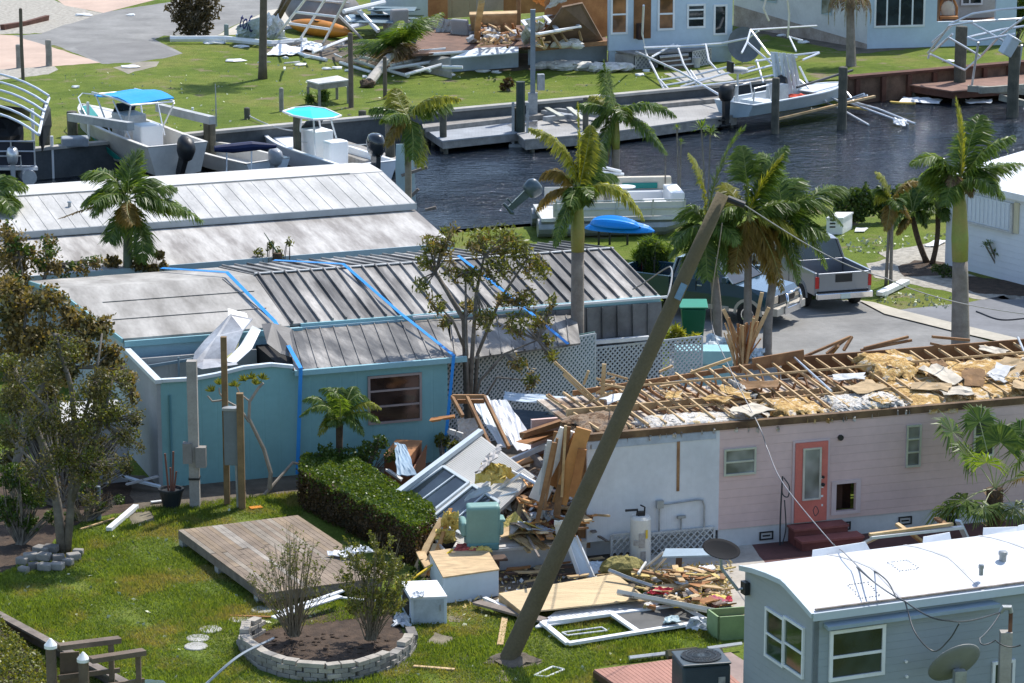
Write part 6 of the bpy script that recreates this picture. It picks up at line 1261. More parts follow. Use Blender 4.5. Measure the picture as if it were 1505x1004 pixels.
t = thing('lift_motor_box', 'pale grey box tilted on the thick piling at the right edge', 'box', G(1482, 90, 1.0)); c = D(1483, 68, G(1488, 172, WZ).y-.6); obj('housing', MB().box(c, .5, .5, .85, rot=Matrix.Rotation(.5, 3, 'Y') @ Matrix.Rotation(.4, 3, 'Z')), M('pale_grey_plastic', (.55, .6, .62), .4, .1, 1), t, bevel=.05); obj('lid', MB().box(c+Vector((.22, 0, .38)), .54, .54, .06, rot=Matrix.Rotation(.5, 3, 'Y') @ Matrix.Rotation(.4, 3, 'Z')), WHITE, t)
t = thing('boat_cradle', 'weathered boat lift cradle beams under the right canopy frame', 'boat lift', G(1460, 150, WZ))
for a, za, b, zb in (((1422, 130), -.3, (1510, 135), -.4), ((1470, 143), -.6, (1530, 158), -.8), ((1440, 133), -.2, (1505, 128), -.2)): obj('beam', MB().beam(G(*a, za), G(*b, zb), .2, .28), M('grey_lift_beam', (.35, .34, .28), .8, .3, 2), t)
# dish
t = thing('satellite_dish', 'dark round dish leaning by the far porch', 'dish', G(1092, 92)); c = D(1092, 66, G(1092, 92).y); ax = Vector((.3, -.9, .25)); obj('reflector', MB().lathe(c, [(.05, 0), (.5, .03), (.85, .14), (.86, .17), (.5, .07), (.05, .04)], 20, ax), M('dark_grey_dish', (.13, .15, .17), .5, .2, 2), t); obj('mast', MB().tube([c, Vector((c.x, c.y, 0))], .05), GALV, t)
# flat boat
def hull(par, stern, bow, beam, h, z0, mat, deckm, n=14, flare=.75, bowp=.5, rake=.5):
    "open boat hull between two ground points at height z0, with inner floor and gunwale"
    S, B = Vector(stern), Vector(bow); d = (B-S); L = d.length; d.normalize(); sd = Vector((-d.y, d.x, 0)); so = []; 
    def sec(t):
        w_ = beam/2*(1 if t < bowp else max(.04, math.cos((t-bowp)/(1-bowp)*pi/2)**.7)); return w_
    outer = []; inner = []; rail = []
    for i in range(n):
        t_ = i/(n-1); w_ = sec(t_); zt = h*(1+.25*t_*t_); zb = h*.55*max(0, t_-rake)**1.5; c = S+d*(L*t_); cb = S+d*(L*min(t_, .97))
        outer.append([c+sd*w_+Vector((0, 0, z0+zt)), cb+sd*w_*flare+Vector((0, 0, z0+zb+.1)), cb+Vector((0, 0, z0+zb-.05)), cb-sd*w_*flare+Vector((0, 0, z0+zb+.1)), c-sd*w_+Vector((0, 0, z0+zt))])
        iw = max(.02, w_-.14); inner.append([c+sd*iw+Vector((0, 0, z0+zt)), c+sd*iw*.92+Vector((0, 0, z0+zb+h*.38)), c-sd*iw*.92+Vector((0, 0, z0+zb+h*.38)), c-sd*iw+Vector((0, 0, z0+zt))])
        rail.append([c+sd*(w_+.03)+Vector((0, 0, z0+zt+.03)), c+sd*iw+Vector((0, 0, z0+zt+.03)), c-sd*iw+Vector((0, 0, z0+zt+.03)), c-sd*(w_+.03)+Vector((0, 0, z0+zt+.03))])
    m = MB().grid(outer); m.add(outer[0], [(0, 1, 2, 3, 4)]); obj('hull', m, mat, par)
    m = MB().grid(inner); obj('cockpit', m, deckm, par)
    m = MB(); m.grid([[r[0], r[1]] for r in rail], (0, 0, -.05)); m.grid([[r[2], r[3]] for r in rail], (0, 0, -.05)); m.slab([rail[0][0], rail[0][3], rail[0][3]+d*.15, rail[0][0]+d*.15], (0, 0, -.05)); obj('gunwale', m, deckm, par)
    return S, d, sd, L
def outboard(par, c, d, mat, s=1.0, tilt=0, covr=None):
    m = Matrix.Rotation(tilt, 3, d.cross(Vector((0, 0, 1))))
    d = Vector(d); sd = Vector((-d.y, d.x, 0)); cw = c-d*.3*s
    q = lambda x, y, z: c + m @ (d*x*s+sd*y*s+Vector((0, 0, z*s)))
    b = MB(); P = []
    for z, rx, ry in ((.6, .02, .02), (.59, .16, .1), (.54, .28, .17), (.38, .37, .22), (.12, .33, .19), (0, .22, .15), (0, .02, .02)): P.append([q(-.35+rx*cos(a), ry*sin(a), z) for a in [2*pi*i/12 for i in range(13)]])
    b.grid(P); obj('outboard_cowl', b, mat, par, smooth=True)
    b = MB(); b.slab([q(-.5, -.07, 0), q(-.2, -.07, 0), q(-.25, -.06, -.9), q(-.45, -.06, -.9)], m @ (sd*.14*s)); b.slab([q(-.7, -.05, -.7), q(-.2, -.05, -.68), q(-.2, -.05, -.64), q(-.7, -.05, -.64)], m @ (sd*.1*s)); b.tube([q(-.65, 0, -.88), q(-.2, 0, -.88), q(-.1, 0, -.86)], [.05*s, .09*s, .03*s], 8); obj('outboard_leg', b, mat, par)
FBM = M('blue_grey_hull', (.38, .47, .52), .45, .12, 1)
t = thing('flat_boat', 'flat blue grey skiff hanging on its lift among the canopy tubes', 'boat', G(1150, 168, -.4))
sp = G(1078, 166, -.45); bp = G(1238, 140, -.45); sp.z = 0; bp.z = 0
S_, d_, sd_, L_ = hull(t, sp, bp, 2.3, .62, -.62, FBM, M('pale_deck', (.6, .65, .68), .5, .1, 1), bowp=.6)
q = lambda x, y, z: S_+d_*x+sd_*y+Vector((0, 0, z))
obj('bow_deck', MB().slab([q(L_*.62, -1.0, .03), q(L_*.62, 1.0, .03), q(L_*.85, .6, .08), q(L_*.97, .05, .12), q(L_*.85, -.6, .08)], (0, 0, .04)), M('pale_deck'), t)
obj('seat_box', MB().slab([q(1.0, -.9, -.35), q(2.0, -.9, -.35), q(2.0, .5, -.35), q(1.0, .5, -.35)], (0, 0, .35)), M('pale_deck'), t); obj('console', MB().slab([q(2.6, -.4, -.35), q(3.2, -.4, -.35), q(3.2, .4, -.35), q(2.6, .4, -.35)], (0, 0, .9)), OLDW, t)
for y in (-.9, .2): obj('grab_rail', MB().tube([q(.3, y, .0), q(.35, y, .7), q(1.3, y, .75), q(1.5, y, .0)], .035), ALU, t)
outboard(t, q(-.05, 0, .15), d_, BLACK, 1.25); obj('fan_motor', MB().lathe(q(3.4, .4, .5), [(.3, 0), (.35, .2), (.2, .4)], 12, (1, -.3, .2)), BLACK, t)
obj('red_cloth', MB().blob(q(3.8, -.5, -.1), .45, .25, .14, 10, .4), M('red_cloth', (.7, .08, .04), .8, .2, 3), loc=q(3.8, -.5, -.2), label='crumpled red cloth in the flat skiff', cat='cloth')
t = thing('pedestal_chair', 'white pedestal seat above the black outboard of the flat skiff', 'seat', q(.9, .6, .1)); obj('seat_pad', MB().blob(q(.9, .6, 1.3), .5, .35, .16, 14, .03), OLDW, t, smooth=True); obj('backrest', MB().box(q(.4, .6, 1.5), .12, .6, .5, 20), BLACK, t, bevel=.04); obj('pedestal', MB().tube([q(.9, .6, -.2), q(.9, .6, 1.2)], .05), ALU, t)
m = MB(); c0 = G(1132, 76, 1.9); c1 = G(1168, 80, 1.9); c2 = q(5.0, .3, -.1); c3 = q(3.2, .3, -.1)
for i in range(6): f = i/6; g_ = (i+.92)/6; h_ = .05 if i % 2 else -.05; m.slab([c0.lerp(c1, f)+Vector((0, h_, 0)), c0.lerp(c1, g_)+Vector((0, h_, 0)), c3.lerp(c2, g_)+Vector((0, h_, 0)), c3.lerp(c2, f)+Vector((0, h_, 0))], (0, .05, 0))
obj('corrugated_sheet', m, M('blue_white_panel', (.55, .62, .66), .45, .12, 1), loc=c3, label='corrugated white panel standing in the flat skiff', cat='panel')
obj('lift_bunk', MB().beam(q(1.5, -1.25, -.75), q(L_+.8, -1.25, -.45), .12, .1), LUM, loc=q(1.5, -1.2, -.8), label='pale timber bunk under the flat skiff', cat='lift bunk')
obj('long_black_pole', MB().tube([q(3.2, -.9, .45), q(L_+.3, -.3, .7)], .06), BLACK, loc=q(3.2, -.9, .4), label='long black pole laid along the flat skiff', cat='pole')
# ---- boat with blue top on the left lift
t = thing('lift_boat', 'white fishing boat with a bright blue top hanging on a lift', 'boat', G(220, 220, -.3))
sp = G(262, 246, -.4); bp = G(120, 188, -.2); sp.z = bp.z = 0
S_, d_, sd_, L_ = hull(t, sp, bp, 2.6, 1.25, -.75, M('beige_hull', (.56, .54, .5), .5, .15, .8), M('cream_deck', (.62, .6, .55), .5, .12, 1), bowp=.45)
def q(x, y, z): return S_+d_*x+sd_*y+Vector((0, 0, z))
obj('hull_stripe', MB().slab([q(L_*.25, 1.33, -.35), q(L_*.42, 1.3, -.05), q(L_*.6, 1.22, .1), q(L_*.44, 1.22, -.3), q(L_*.34, 1.27, -.45)], sd_*.02), M('teal_graphic', (.01, .24, .2), .4, .1, 2), t)
obj('console', MB().slab([q(L_*.42, -.5, .0), q(L_*.55, -.5, .0), q(L_*.55, .5, .0), q(L_*.42, .5, .0)], (0, 0, 1.15)), OLDW, t, bevel=.05)
obj('windscreen', MB().slab([q(L_*.55, -.5, 1.0), q(L_*.55, .5, 1.0), q(L_*.5, .45, 1.55), q(L_*.5, -.45, 1.55)], d_*.03), GLASS, t)
obj('leaning_seat', MB().slab([q(L_*.25, -.5, .0), q(L_*.34, -.5, .0), q(L_*.34, .5, .0), q(L_*.25, .5, .0)], (0, 0, .95)), CLEANW, t, bevel=.08)
obj('foredeck', MB().slab([q(L_*.68, -.95, .62), q(L_*.68, .95, .62), q(L_*.85, .6, .72), q(L_*.96, .05, .8), q(L_*.85, -.6, .72)], (0, 0, .05)), M('cream_deck'), t)
obj('side_cushion', MB().slab([q(L_*.68, .55, .66), q(L_*.68, 1.05, .66), q(L_*.88, .5, .8), q(L_*.88, .1, .8)], (0, 0, .14)), M('teal_graphic'), t)
zc_ = 1.8; P = []
for i in range(7):
    row = []
    for j in range(7): f, g = i/6, j/6; row.append(q(L_*(.24+.38*f), -.95+1.9*g, zc_+.12*math.sin(f*pi*1.5)+.06*math.cos(g*pi)+.1))
    P.append(row)
obj('blue_top', MB().grid(P, (0, 0, .05)), M('bright_blue_canvas', (.0, .3, .75), .6, .1, 2), t)
m = MB()
for y in (-.95, .95): m.tube([q(L_*.24, y, zc_+.06), q(L_*.43, y, zc_+.12), q(L_*.64, y, zc_+.06)], .04)
for y in (-.95, .95):
    m.tube([q(L_*.24, y, zc_), q(L_*.36, y*.8, .3)], .035); m.tube([q(L_*.6, y, zc_), q(L_*.5, y*.8, .3)], .035); m.tube([q(L_*.42, y, zc_), q(L_*.3, y*.8, .4)], .03)
m.tube([q(L_*.24, -.95, zc_+.05), q(L_*.24, .95, zc_+.05)], .04); m.tube([q(L_*.62, -.95, zc_), q(L_*.62, .95, zc_)], .04)
obj('top_frame', m, CF, t); obj('bow_rail', MB().tube([q(L_*.62, 1.2, .7), q(L_*.7, 1.15, 1.1), q(L_*.88, .6, 1.3), q(L_*.98, 0, 1.3), q(L_*.88, -.6, 1.3), q(L_*.7, -1.1, 1.1)], .03), ALU, t)
outboard(t, q(-.1, 0, .35), d_, BLACK, 1.5, .5)
t = thing('boat_lift', 'boat lift with two grey top beams around the blue topped boat', 'boat lift', G(183, 245, WZ))
for a, za, b, zb in (((104, 172), 1.0, (192, 186), 1.45), ((233, 158), 1.0, (312, 177), 1.1)): obj('top_beam', MB().beam(G(a[0], a[1], za), G(b[0], b[1], zb), .3, .32), M('grey_beam', (.42, .43, .42), .6, .2, 2), t)
for x, yb, yt in ((132, 245, 150), (284, 200, 158)): a, b = up(x, yb, yt, WZ); obj('guide_post', MB().tube([a, b], .06, 8), CLEANW, t)
a, b = up(318, 186, 124, 0); obj('flagpole', MB().tube([a, b], [.04, .02]), GALV, loc=a, label='thin grey rod standing beside the blue topped boat', cat='pole')
obj('beach_box', MB().box(G(110, 208, .25), 1.1, .7, .4, 10), M('grey_plastic_box', (.3, .33, .36), .5, .2, 2), loc=G(100, 208), label='low grey plastic box on the bank behind the lift', cat='box', bevel=.08)
# ---- centre console boat with teal top
t = thing('console_boat', 'white centre console boat with a turquoise T top', 'boat', G(450, 235, WZ))
sp = G(545, 268, WZ); bp = G(388, 210, WZ+.3); sp.z = bp.z = 0
S_, d_, sd_, L_ = hull(t, sp, bp, 2.5, .85, WZ-.1, M('white_hull', (.7, .74, .78), .35, .08, 1), M('white_gelcoat', (.74, .76, .78), .35, .08, 1), bowp=.5)
obj('console', MB().slab([q(L_*.42, -.45, WZ+.3), q(L_*.55, -.45, WZ+.3), q(L_*.55, .45, WZ+.3), q(L_*.42, .45, WZ+.3)], (0, 0, 1.25)), CLEANW, t, bevel=.06); obj('windscreen', MB().slab([q(L_*.55, -.45, .35), q(L_*.55, .45, .35), q(L_*.5, .4, .75), q(L_*.5, -.4, .75)], d_*.03), GLASS, t)
obj('helm_seat', MB().slab([q(L_*.28, -.45, WZ+.3), q(L_*.35, -.45, WZ+.3), q(L_*.35, .45, WZ+.3), q(L_*.28, .45, WZ+.3)], (0, 0, 1.0)), CLEANW, t, bevel=.1); obj('bow_cushion', MB().slab([q(L_*.62, -.75, WZ+.55), q(L_*.62, .75, WZ+.55), q(L_*.85, .35, WZ+.65), q(L_*.85, -.35, WZ+.65)], (0, 0, .15)), M('white_gelcoat'), t, bevel=.04)
g = [G(416, 164, 1.35), G(432, 159, 1.35), G(455, 157, 1.4), G(478, 160, 1.35), G(501, 170, 1.25), G(490, 174, 1.25), G(460, 176, 1.3), G(445, 173, 1.3), G(430, 170, 1.3)]
gc = sum(g, Vector())/len(g); m = MB(); n0 = len(g); m.add([gc+Vector((0, 0, .12))]+g+[p+Vector((0, 0, -.05)) for p in g], [(0, 1+(i+1) % n0, 1+i) for i in range(n0)]+[(1+i, 1+(i+1) % n0, 1+(i+1) % n0+n0, 1+i+n0) for i in range(n0)]+[tuple(range(1+n0, 1+2*n0))])
obj('turquoise_top', m, M('turquoise_canvas', (.0, .55, .5), .6, .08, 2), t); obj('top_rim', MB().tube(g+[g[0]], .05), CLEANW, t)
for x, y in ((.38, -.6), (.38, .6), (.55, -.6), (.55, .6)): p = q(L_*x, y, WZ+.5); obj('top_leg', MB().tube([p, gc+(p-gc)*.55*Vector((1, 1, 0)).length*.7*1+Vector((0, 0, 0)) if False else Vector((p.x*.6+gc.x*.4, p.y*.6+gc.y*.4, 1.28))], .04), CF, t)
outboard(t, q(.1, 0, .0), d_, M('charcoal_cowl', (.03, .035, .04), .25, .2, 2, coat=.5), 1.5)
for x, yt in ((597-134, 170), (490, 172)): pass
t = thing('small_boat', 'small white boat with a navy folded cover left of the console boat', 'boat', G(350, 245, WZ))
sp = G(395, 262, WZ); bp = G(285, 238, WZ); sp.z = bp.z = 0
S_, d_, sd_, L_ = hull(t, sp, bp, 2.2, .7, WZ, M('white_hull'), M('cream_deck'), bowp=.6)
a = G(315, 219, .3); b = G(406, 215, .3); obj('folded_cover', MB().tube([a, a.lerp(b, .3), a.lerp(b, .6)+Vector((0, 0, .05)), b], [.12, .2, .2, .08], 10), M('navy_canvas', (.01, .02, .08), .7, .2, 2), t)
for f in (.2, .6): p = a.lerp(b, f); obj('cover_strut', MB().tube([p, Vector((p.x, p.y-.3, WZ+.5))], .03), ALU, t)
outboard(t, q(.0, 0, WZ+.75), d_, M('silver_cowl', (.4, .42, .45), .3, .2, 2), 1.1, .3)
# ---- pontoon boat under the bare arched canopy at the left
t = thing('boat_canopy', 'bare arched white canopy frame with a torn black cover over the pontoon boat', 'canopy frame', G(60, 255, WZ))
for k in range(6):
    pts = []; y0 = 113+k*11.5; xr = 72-k*3.0
    for i in range(7): f = i/6; pts.append(G(-30+(xr+30)*f, y0+(1-f)*(-2)+28*f**2.2+6*f-6, 3.0-.45*k*.3-.5*f**2))
    obj('roof_hoop', MB().tube(pts, .05, 6), CF, t)
obj('side_rail', MB().tube([G(72, 132+12, 2.4), G(64, 165, 2.1), G(57, 198, 1.9)], .06), CF, t)
for x, yb, yt in ((51, 258, 160), (52+26, 262, 200)): a, b = up(x, yb, yt, WZ); obj('guide_post', MB().tube([a, b], .07, 8), CLEANW, t)
P = [[G(66, 145, 2.4), G(74, 160, 2.0), G(76, 185, 1.2)], [G(60, 165, 2.1), G(64, 185, 1.6), G(70, 200, .8)], [G(57, 185, 1.9), G(58, 205, 1), G(62, 225, .2)]]; obj('torn_cover', MB().grid(P, (0, .04, 0)), BLACK, t)
P = [[G(-20, 152, 2.4), G(45, 160, 2.2)], [G(-20, 172, 1.2), G(42, 178, 1.2)]]; obj('torn_cover', MB().grid(P, (0, .04, 0)), BLACK, t)
t = thing('pontoon_boat', 'dark pontoon boat with silver rails under the left canopy frame', 'boat', G(20, 245, WZ))
p = G(52, 246, -.2); p.z = 0; u_ = Vector((1, 0, 0)); v_ = Vector((-.3, 1, 0)).normalized()
q2 = lambda x, y, z: p+u_*x+v_*y+Vector((0, 0, z))
obj('deck', MB().slab([q2(-2.6, 0, -.2), q2(.1, 0, -.2), q2(.1, 6, -.2), q2(-2.6, 6, -.2)], (0, 0, -.12)), ALU, t)
for x in (-2.2, -.3): obj('pontoon', MB().tube([q2(x, -.4, -.55), q2(x, 6, -.55)], .3, 12), ALU, t)
obj('fence_panel', MB().slab([q2(-2.6, .3, -.18), q2(.05, .3, -.18), q2(.05, .3, .75), q2(-2.6, .3, .75)], (0, .03, 0)), M('black_fence', (.02, .025, .04), .5, .2, 2), t)
for x in (-2.6, -1.9, -.9, .02): obj('fence_rail', MB().tube([q2(x, .24, -.15), q2(x, .24, .8)], .035), ALU, t)
for z in (.8, .4): obj('fence_rail', MB().tube([q2(-2.6, .24, z), q2(.05, .24, z)], .035), ALU, t)
obj('covered_seat', MB().blob(q2(-1.2, 1.6, .9), 1.1, .8, .6, 12, .15), M('black_cover', (.02, .022, .025), .6, .2, 2), t); outboard(t, q2(-1.0, -.5, .1), v_, ALU, 1.1)
obj('ladder', MB().tube([q2(-1.5, -.3, -.2), q2(-1.5, -.3, .3), q2(-.6, -.3, .3), q2(-.6, -.3, -.2)], .035), ALU, t)
# ---- near bank: pontoon boat, kayaks
t = thing('pontoon_boat', 'big cream pontoon boat with green trim beached on the near bank', 'boat', G(900, 352))
PB = Fr(G(800, 352), 6); L_ = PB.fb(1012, 330, 0)[0]
z1_ = 1.0
for b in (.3, 2.3): obj('pontoon', MB().tube([PB.w(-.2, b, .35), PB.w(L_-.8, b, .35), PB.w(L_, b, .5)], [.32, .32, .1], 12), M('dull_aluminium', (.35, .37, .38), .4, .2, 2, metal=.5), t)
obj('deck', MB().fbox(PB, -.1, L_, -.05, 2.65, .62, .74), OLDW, t)
obj('fence_panel', MB().fbox(PB, .3, L_-.1, -.02, .03, .76, 1.25), M('cream_panel', (.62, .6, .54), .5, .1, 1), t); obj('fence_panel', MB().fbox(PB, .3, L_-.1, 2.55, 2.6, .76, 1.35), M('cream_panel'), t)
for z in (1.32, 1.02): obj('rail', MB().fbox(PB, .3, L_-.1, -.06, -.03, z-.02, z+.02), ALU, t)
for a in (.4, L_*.5, L_*.75, L_-.15): obj('rail_post', MB().fbox(PB, a-.03, a+.03, -.06, -.022, .76, 1.34), ALU, t)
for a0, a1, b0, b1, z0, z1, nm, mt_ in ((L_*.52, L_*.95, 2.0, 2.5, .76, 1.25, 'bench', CLEANW), (L_*.52, L_*.95, 2.3, 2.55, 1.25, 1.7, 'bench_back', M('cream_cushion')), (L_*.88, L_*.98, .3, 2.0, .76, 1.5, 'bench', CLEANW), (L_*.30, L_*.46, 1.9, 2.5, .76, 1.55, 'bench', M('cream_cushion')), (L_*.6, L_*.85, 2.25, 2.29, 1.3, 1.5, 'green_trim', M('teal_graphic')), (L_*.3, L_*.44, 1.86, 1.89, 1.2, 1.4, 'green_trim', M('teal_graphic')), (L_*.7, L_*.86, .3, .9, .76, 1.2, 'bench', CLEANW)):
    obj(nm, MB().fbox(PB, a0, a1, b0, b1, z0, z1), mt_, t, bevel=.05)
a, z = PB.fb(776, 0, 0) if False else (L_*.6, 1.6); c = PB.w(L_*.58, .8, .76); o = obj('table', MB().tube([c, c+Vector((0, 0, .85))], .06), OLDW, t); obj('table_top', MB().lathe(c+Vector((0, 0, .85)), [(.3, 0), (.36, .02), (.36, .05), (.3, .06)], 20), CLEANW, o)
obj('folded_bimini', MB().tube([PB.w(L_*.35, 2.4, 1.9), PB.w(L_*.5, 2.5, 2.0), PB.w(L_*.6, 2.6, 1.85)], .06), CLEANW, t); obj('folded_bimini', MB().tube([PB.w(L_*.3, 2.4, 1.6), PB.w(L_*.45, 2.5, 1.85), PB.w(L_*.62, 2.6, 1.75)], .06), CLEANW, t)
outboard(t, PB.w(-.25, 1.2, 1.15), PB.u, M('charcoal_blue_cowl', (.06, .09, .11), .3, .15, 2, coat=.4), .95, -.85)
m = MB()
for i in range(4): pass
KG = M('kayak_blue', (.0, .24, .72), .4, .08, 1)
t = thing('kayak_stand', 'black stand under the blue kayak', 'stand', G(905, 372))
for px in (880, 896, 922): a, b = up(px, 360, 335, 0); obj('leg', MB().tube([a, b], .04), BLACK, t)
kz = .95
for (x0, y0, x1, y1, z_, lab) in ((860, 336, 962, 341, kz, 'upturned bright blue kayak resting on a stand by the pontoon boat'), (868, 328, 940, 335, kz+.18, 'second blue kayak stacked behind on the stand')):
    a = G(x0, y0, z_); b = G(x1, y1, z_); n_ = 14; sdv = Vector((-(b-a).y, (b-a).x, 0)).normalized(); P = []
    for i in range(n_):
        f = i/(n_-1); w_ = .05+.42*math.sin(pi*f)**.6; hh_ = .05+.26*math.sin(pi*f)**.5; c = a.lerp(b, f); P.append([c+sdv*w_*cos(g)+Vector((0, 0, hh_*math.sin(g)*(1+.12*cos(g*8)))) for g in [pi*j/16 for j in range(17)]])
    tt = thing('kayak', lab, 'kayak', a); obj('hull', MB().grid(P), KG, tt); obj('rim', MB().tube([p[0] for p in P], .03), M('dark_blue_rim', (.0, .08, .3), .5, .1, 2), tt)
# near bank hanging sheet and boards
c0 = D(582, 212, G(590, 300).y); c1 = D(607, 210, c0.y); P = [[c0, c0.lerp(c1, .5)+Vector((0, -.1, 0)), c1], [D(581, 250, c0.y), D(596, 250, c0.y-.15), D(609, 248, c0.y)], [D(584, 300, c0.y), D(597, 300, c0.y-.1), D(611, 296, c0.y)]]
obj('hanging_sheet', MB().grid(P, (0, .04, 0)), M('pale_teal_sheet', (.42, .53, .54), .5, .15, 1), loc=P[2][0], label='pale teal metal sheet hanging in front of the yellowing palm', cat='sheet')
for (a, b, lab) in (((590, 258), (628, 246), 'short brown board sticking out over the hanging sheet'), ((605, 288), (615, 278), 'short pale board stub below the hanging sheet'), ((625, 309), (641, 305), 'brown board stub at the canal edge')):
    obj('board_stub', MB().beam(D(*a, c0.y-.3), D(*b, c0.y-.3), .12, .1), OLDWOOD, loc=D(*a, c0.y-.3), label=lab, cat='board')
# ropes
def cable(pts, r, label, mat=BLACK, name='cable', cat='cable', group=None, sag=0, n=14):
    P = []; Q = [Vector(p) for p in pts]; Q = [Q[0]*2-Q[1]]+Q+[Q[-1]*2-Q[-2]]
    for k in range(1, len(Q)-2):
        a, b, c, d = Q[k-1:k+3]
        for i in range(n): f = i/n; p = (b*2+(c-a)*f+(a*2-b*5+c*4-d)*f*f+(b*3-a-c*3+d)*f**3)*.5; P.append(p-Vector((0, 0, sag*4*f*(1-f))))
    P.append(Vector(pts[-1])); return obj(name, MB().tube(P, r, 5), mat, loc=P[0], label=label, cat=cat, group=group)
cable([D(366, 170, G(364, 214, WZ).y), G(430, 192, .3)], .03, 'pale mooring line from the grey piling to the console boat', OLDW, 'mooring_line', 'rope', sag=.1)
cable([D(440, 208, G(438, 245, WZ).y), D(574, 208, G(574, 250, WZ).y)], .025, 'pale mooring line between the boat piling and the palm piling', OLDW, 'mooring_line', 'rope', sag=.15)
# ================================================================ NEAR SIDE THINGS
def bx_px(name, label, cat, c, ux, uy, z0, h, mat, topmat=None, parent=None, bevel=0.01, top=.02):
    "box over ground corner c with edge vectors ux, uy"
    o = MB().para((c.x, c.y, z0), ux, uy, (0, 0, h))
    return obj(name, o, mat, parent, loc=None if parent is not None else c, label=label, cat=cat, bevel=bevel)
# ---- wooden deck
t = thing('wooden_deck', 'low weathered wooden deck platform on the lawn beside the hedge', 'deck', G(400, 800))
dz = .38
A_, B_, C_, D_ = G(262, 779, dz), G(388, 872, dz), G(600, 850, dz), G(438, 757, dz)
C_ = B_+(D_-A_)*.93
ux = (D_-A_); uy = (B_-A_); n_ = 22
DKM = [M('deck_board_%s' % nm, c, .85, .35, 1.5, bmp=.004) for nm, c in (('brown', (.26, .2, .145)), ('grey', (.3, .255, .2)), ('tan', (.28, .21, .14)), ('pale', (.36, .32, .27)))]
for i in range(n_):
    f0 = i/n_; f1 = (i+.93)/n_; cut = R.uniform(.35, .7)
    for (g0, g1) in ((0, cut-.003), (cut+.003, 1)):
        obj('deck_board', MB().slab([A_+ux*f0+uy*g0, A_+ux*f1+uy*g0, A_+ux*f1+uy*g1, A_+ux*f0+uy*g1], (0, 0, -.035)), R.choices(DKM, [5, 3, 3, 1])[0], t)
m = MB(); dn = Vector((0, 0, -.04))
for p, q in ((A_, B_), (B_, C_)): pi_ = p+dn; qi = q+dn; m.slab([pi_, qi, qi+Vector((0, 0, -.17)), pi_+Vector((0, 0, -.17))], Vector((0, .05, 0)))
obj('rim_board', m, OLDWOOD, t)
for f in (.02, .45, .9): p = A_.lerp(B_, f); obj('support_block', MB().box(Vector((p.x+.12, p.y+.1, .09)), .25, .2, .18, 30), CONC, t)
rag('white plastic sheet crumpled on the deck by the hedge', [(482, 817, dz+.03), (510, 822, dz+.03), (552, 814, dz+.05), (525, 805, dz+.06)], 0, WHITE, 'plastic_sheet', 'sheet', .12)
# ---- stepping stones
for (x, y, lab) in ((309, 926, 'largest of the three round stepping stones in the grass'), (291, 939, 'middle round stepping stone of the three in the grass'), (288, 951, 'nearest and smallest of the three round stepping stones'), (386, 897, 'round stepping stone by the corner of the wooden deck'), (352, 911, 'half hidden stepping stone beside an orange splinter')):
    c = G(x, y); obj('stepping_stone', MB().lathe(c, [(.24, -.02), (.25, .015), (.235, .03), (.05, .032)], 22), CONC, loc=c, label=lab, cat='stepping stone')
# ---- block planter
pc = [(603, 928), (606, 938), (598, 952), (580, 966), (555, 977), (525, 986), (490, 990), (455, 988), (420, 982), (390, 972), (370, 958), (358, 945), (362, 930), (385, 918)]
BLK = [M('planter_block_%s' % nm, c, .9, .25, 3, bmp=.008) for nm, c in (('grey', (.3, .28, .25)), ('tan', (.42, .38, .32)), ('dark', (.2, .185, .17)))]
t = thing('block_planter', 'curved planter of stacked grey retaining blocks holding two bare shrubs', 'planter', G(480, 950))
ring = [G(x, y+12) for x, y in pc]
patch('planter_soil', [(x+(485-x)*.06, y+8+(945-y)*.06) for x, y in pc]+[(440, 905), (520, 895), (580, 905)], MULCH, .02)
segs = []; dist = 0
for p, q in zip(ring[:-1], ring[1:]): segs.append((dist, p, q)); dist += (q-p).length
for lay in range(4):
    d = (lay % 2)*.15
    while d < dist-.25:
        for d0_, p, q in segs[::-1]:
            if d >= d0_: break
        u_ = (q-p).normalized(); c = p+u_*(d-d0_+.14)
        skip = (lay == 3 and (d < 3.2 and d > .9 and R.random() < .25)) or (lay == 3 and d > dist*.62 and R.random() < .1)
        if lay == 3 and d < .5: skip = True
        if not skip: obj('block', MB().box(c+Vector((R.uniform(-.01, .01), R.uniform(-.01, .01), .045+lay*.1)), .285, .2, .094, math.degrees(math.atan2(u_.y, u_.x))+R.uniform(-3, 3)), BLK[1] if lay == 3 and R.random() < .7 else R.choices(BLK, [4, 2, 2])[0], t, bevel=.008)
        d += .3
m = MB()
for _ in range(60): m.blob(G(R.uniform(390, 570), R.uniform(930, 965), .02), .06, .05, .03, 6, .4)
t2 = obj('mulch_lumps', m, MULCH, loc=G(480, 940), kind='stuff', label='dark mulch clods inside the block planter', cat='mulch')
# ---- block ring under left tree
t = thing('stone_ring', 'ring of rough grey blocks around the foot of the left tree', 'block ring', G(75, 822))
for x, y, z, s_ in ((35, 838, .05, .22), (33, 824, .15, .25), (45, 818, .25, .3), (50, 832, .1, .22), (66, 833, .12, .28), (65, 818, .3, .28), (84, 832, .12, .28), (86, 820, .25, .25), (100, 826, .12, .22), (108, 818, .15, .28), (62, 808, .25, .35), (75, 806, .3, .3), (115, 812, .1, .22)):
    obj('block', MB().box(G(x, y, z*.6+.02), s_*1.1, s_*.8, .17, R.uniform(-30, 30)), R.choice(BLK[:1]+BLK[2:]), t, bevel=.03)
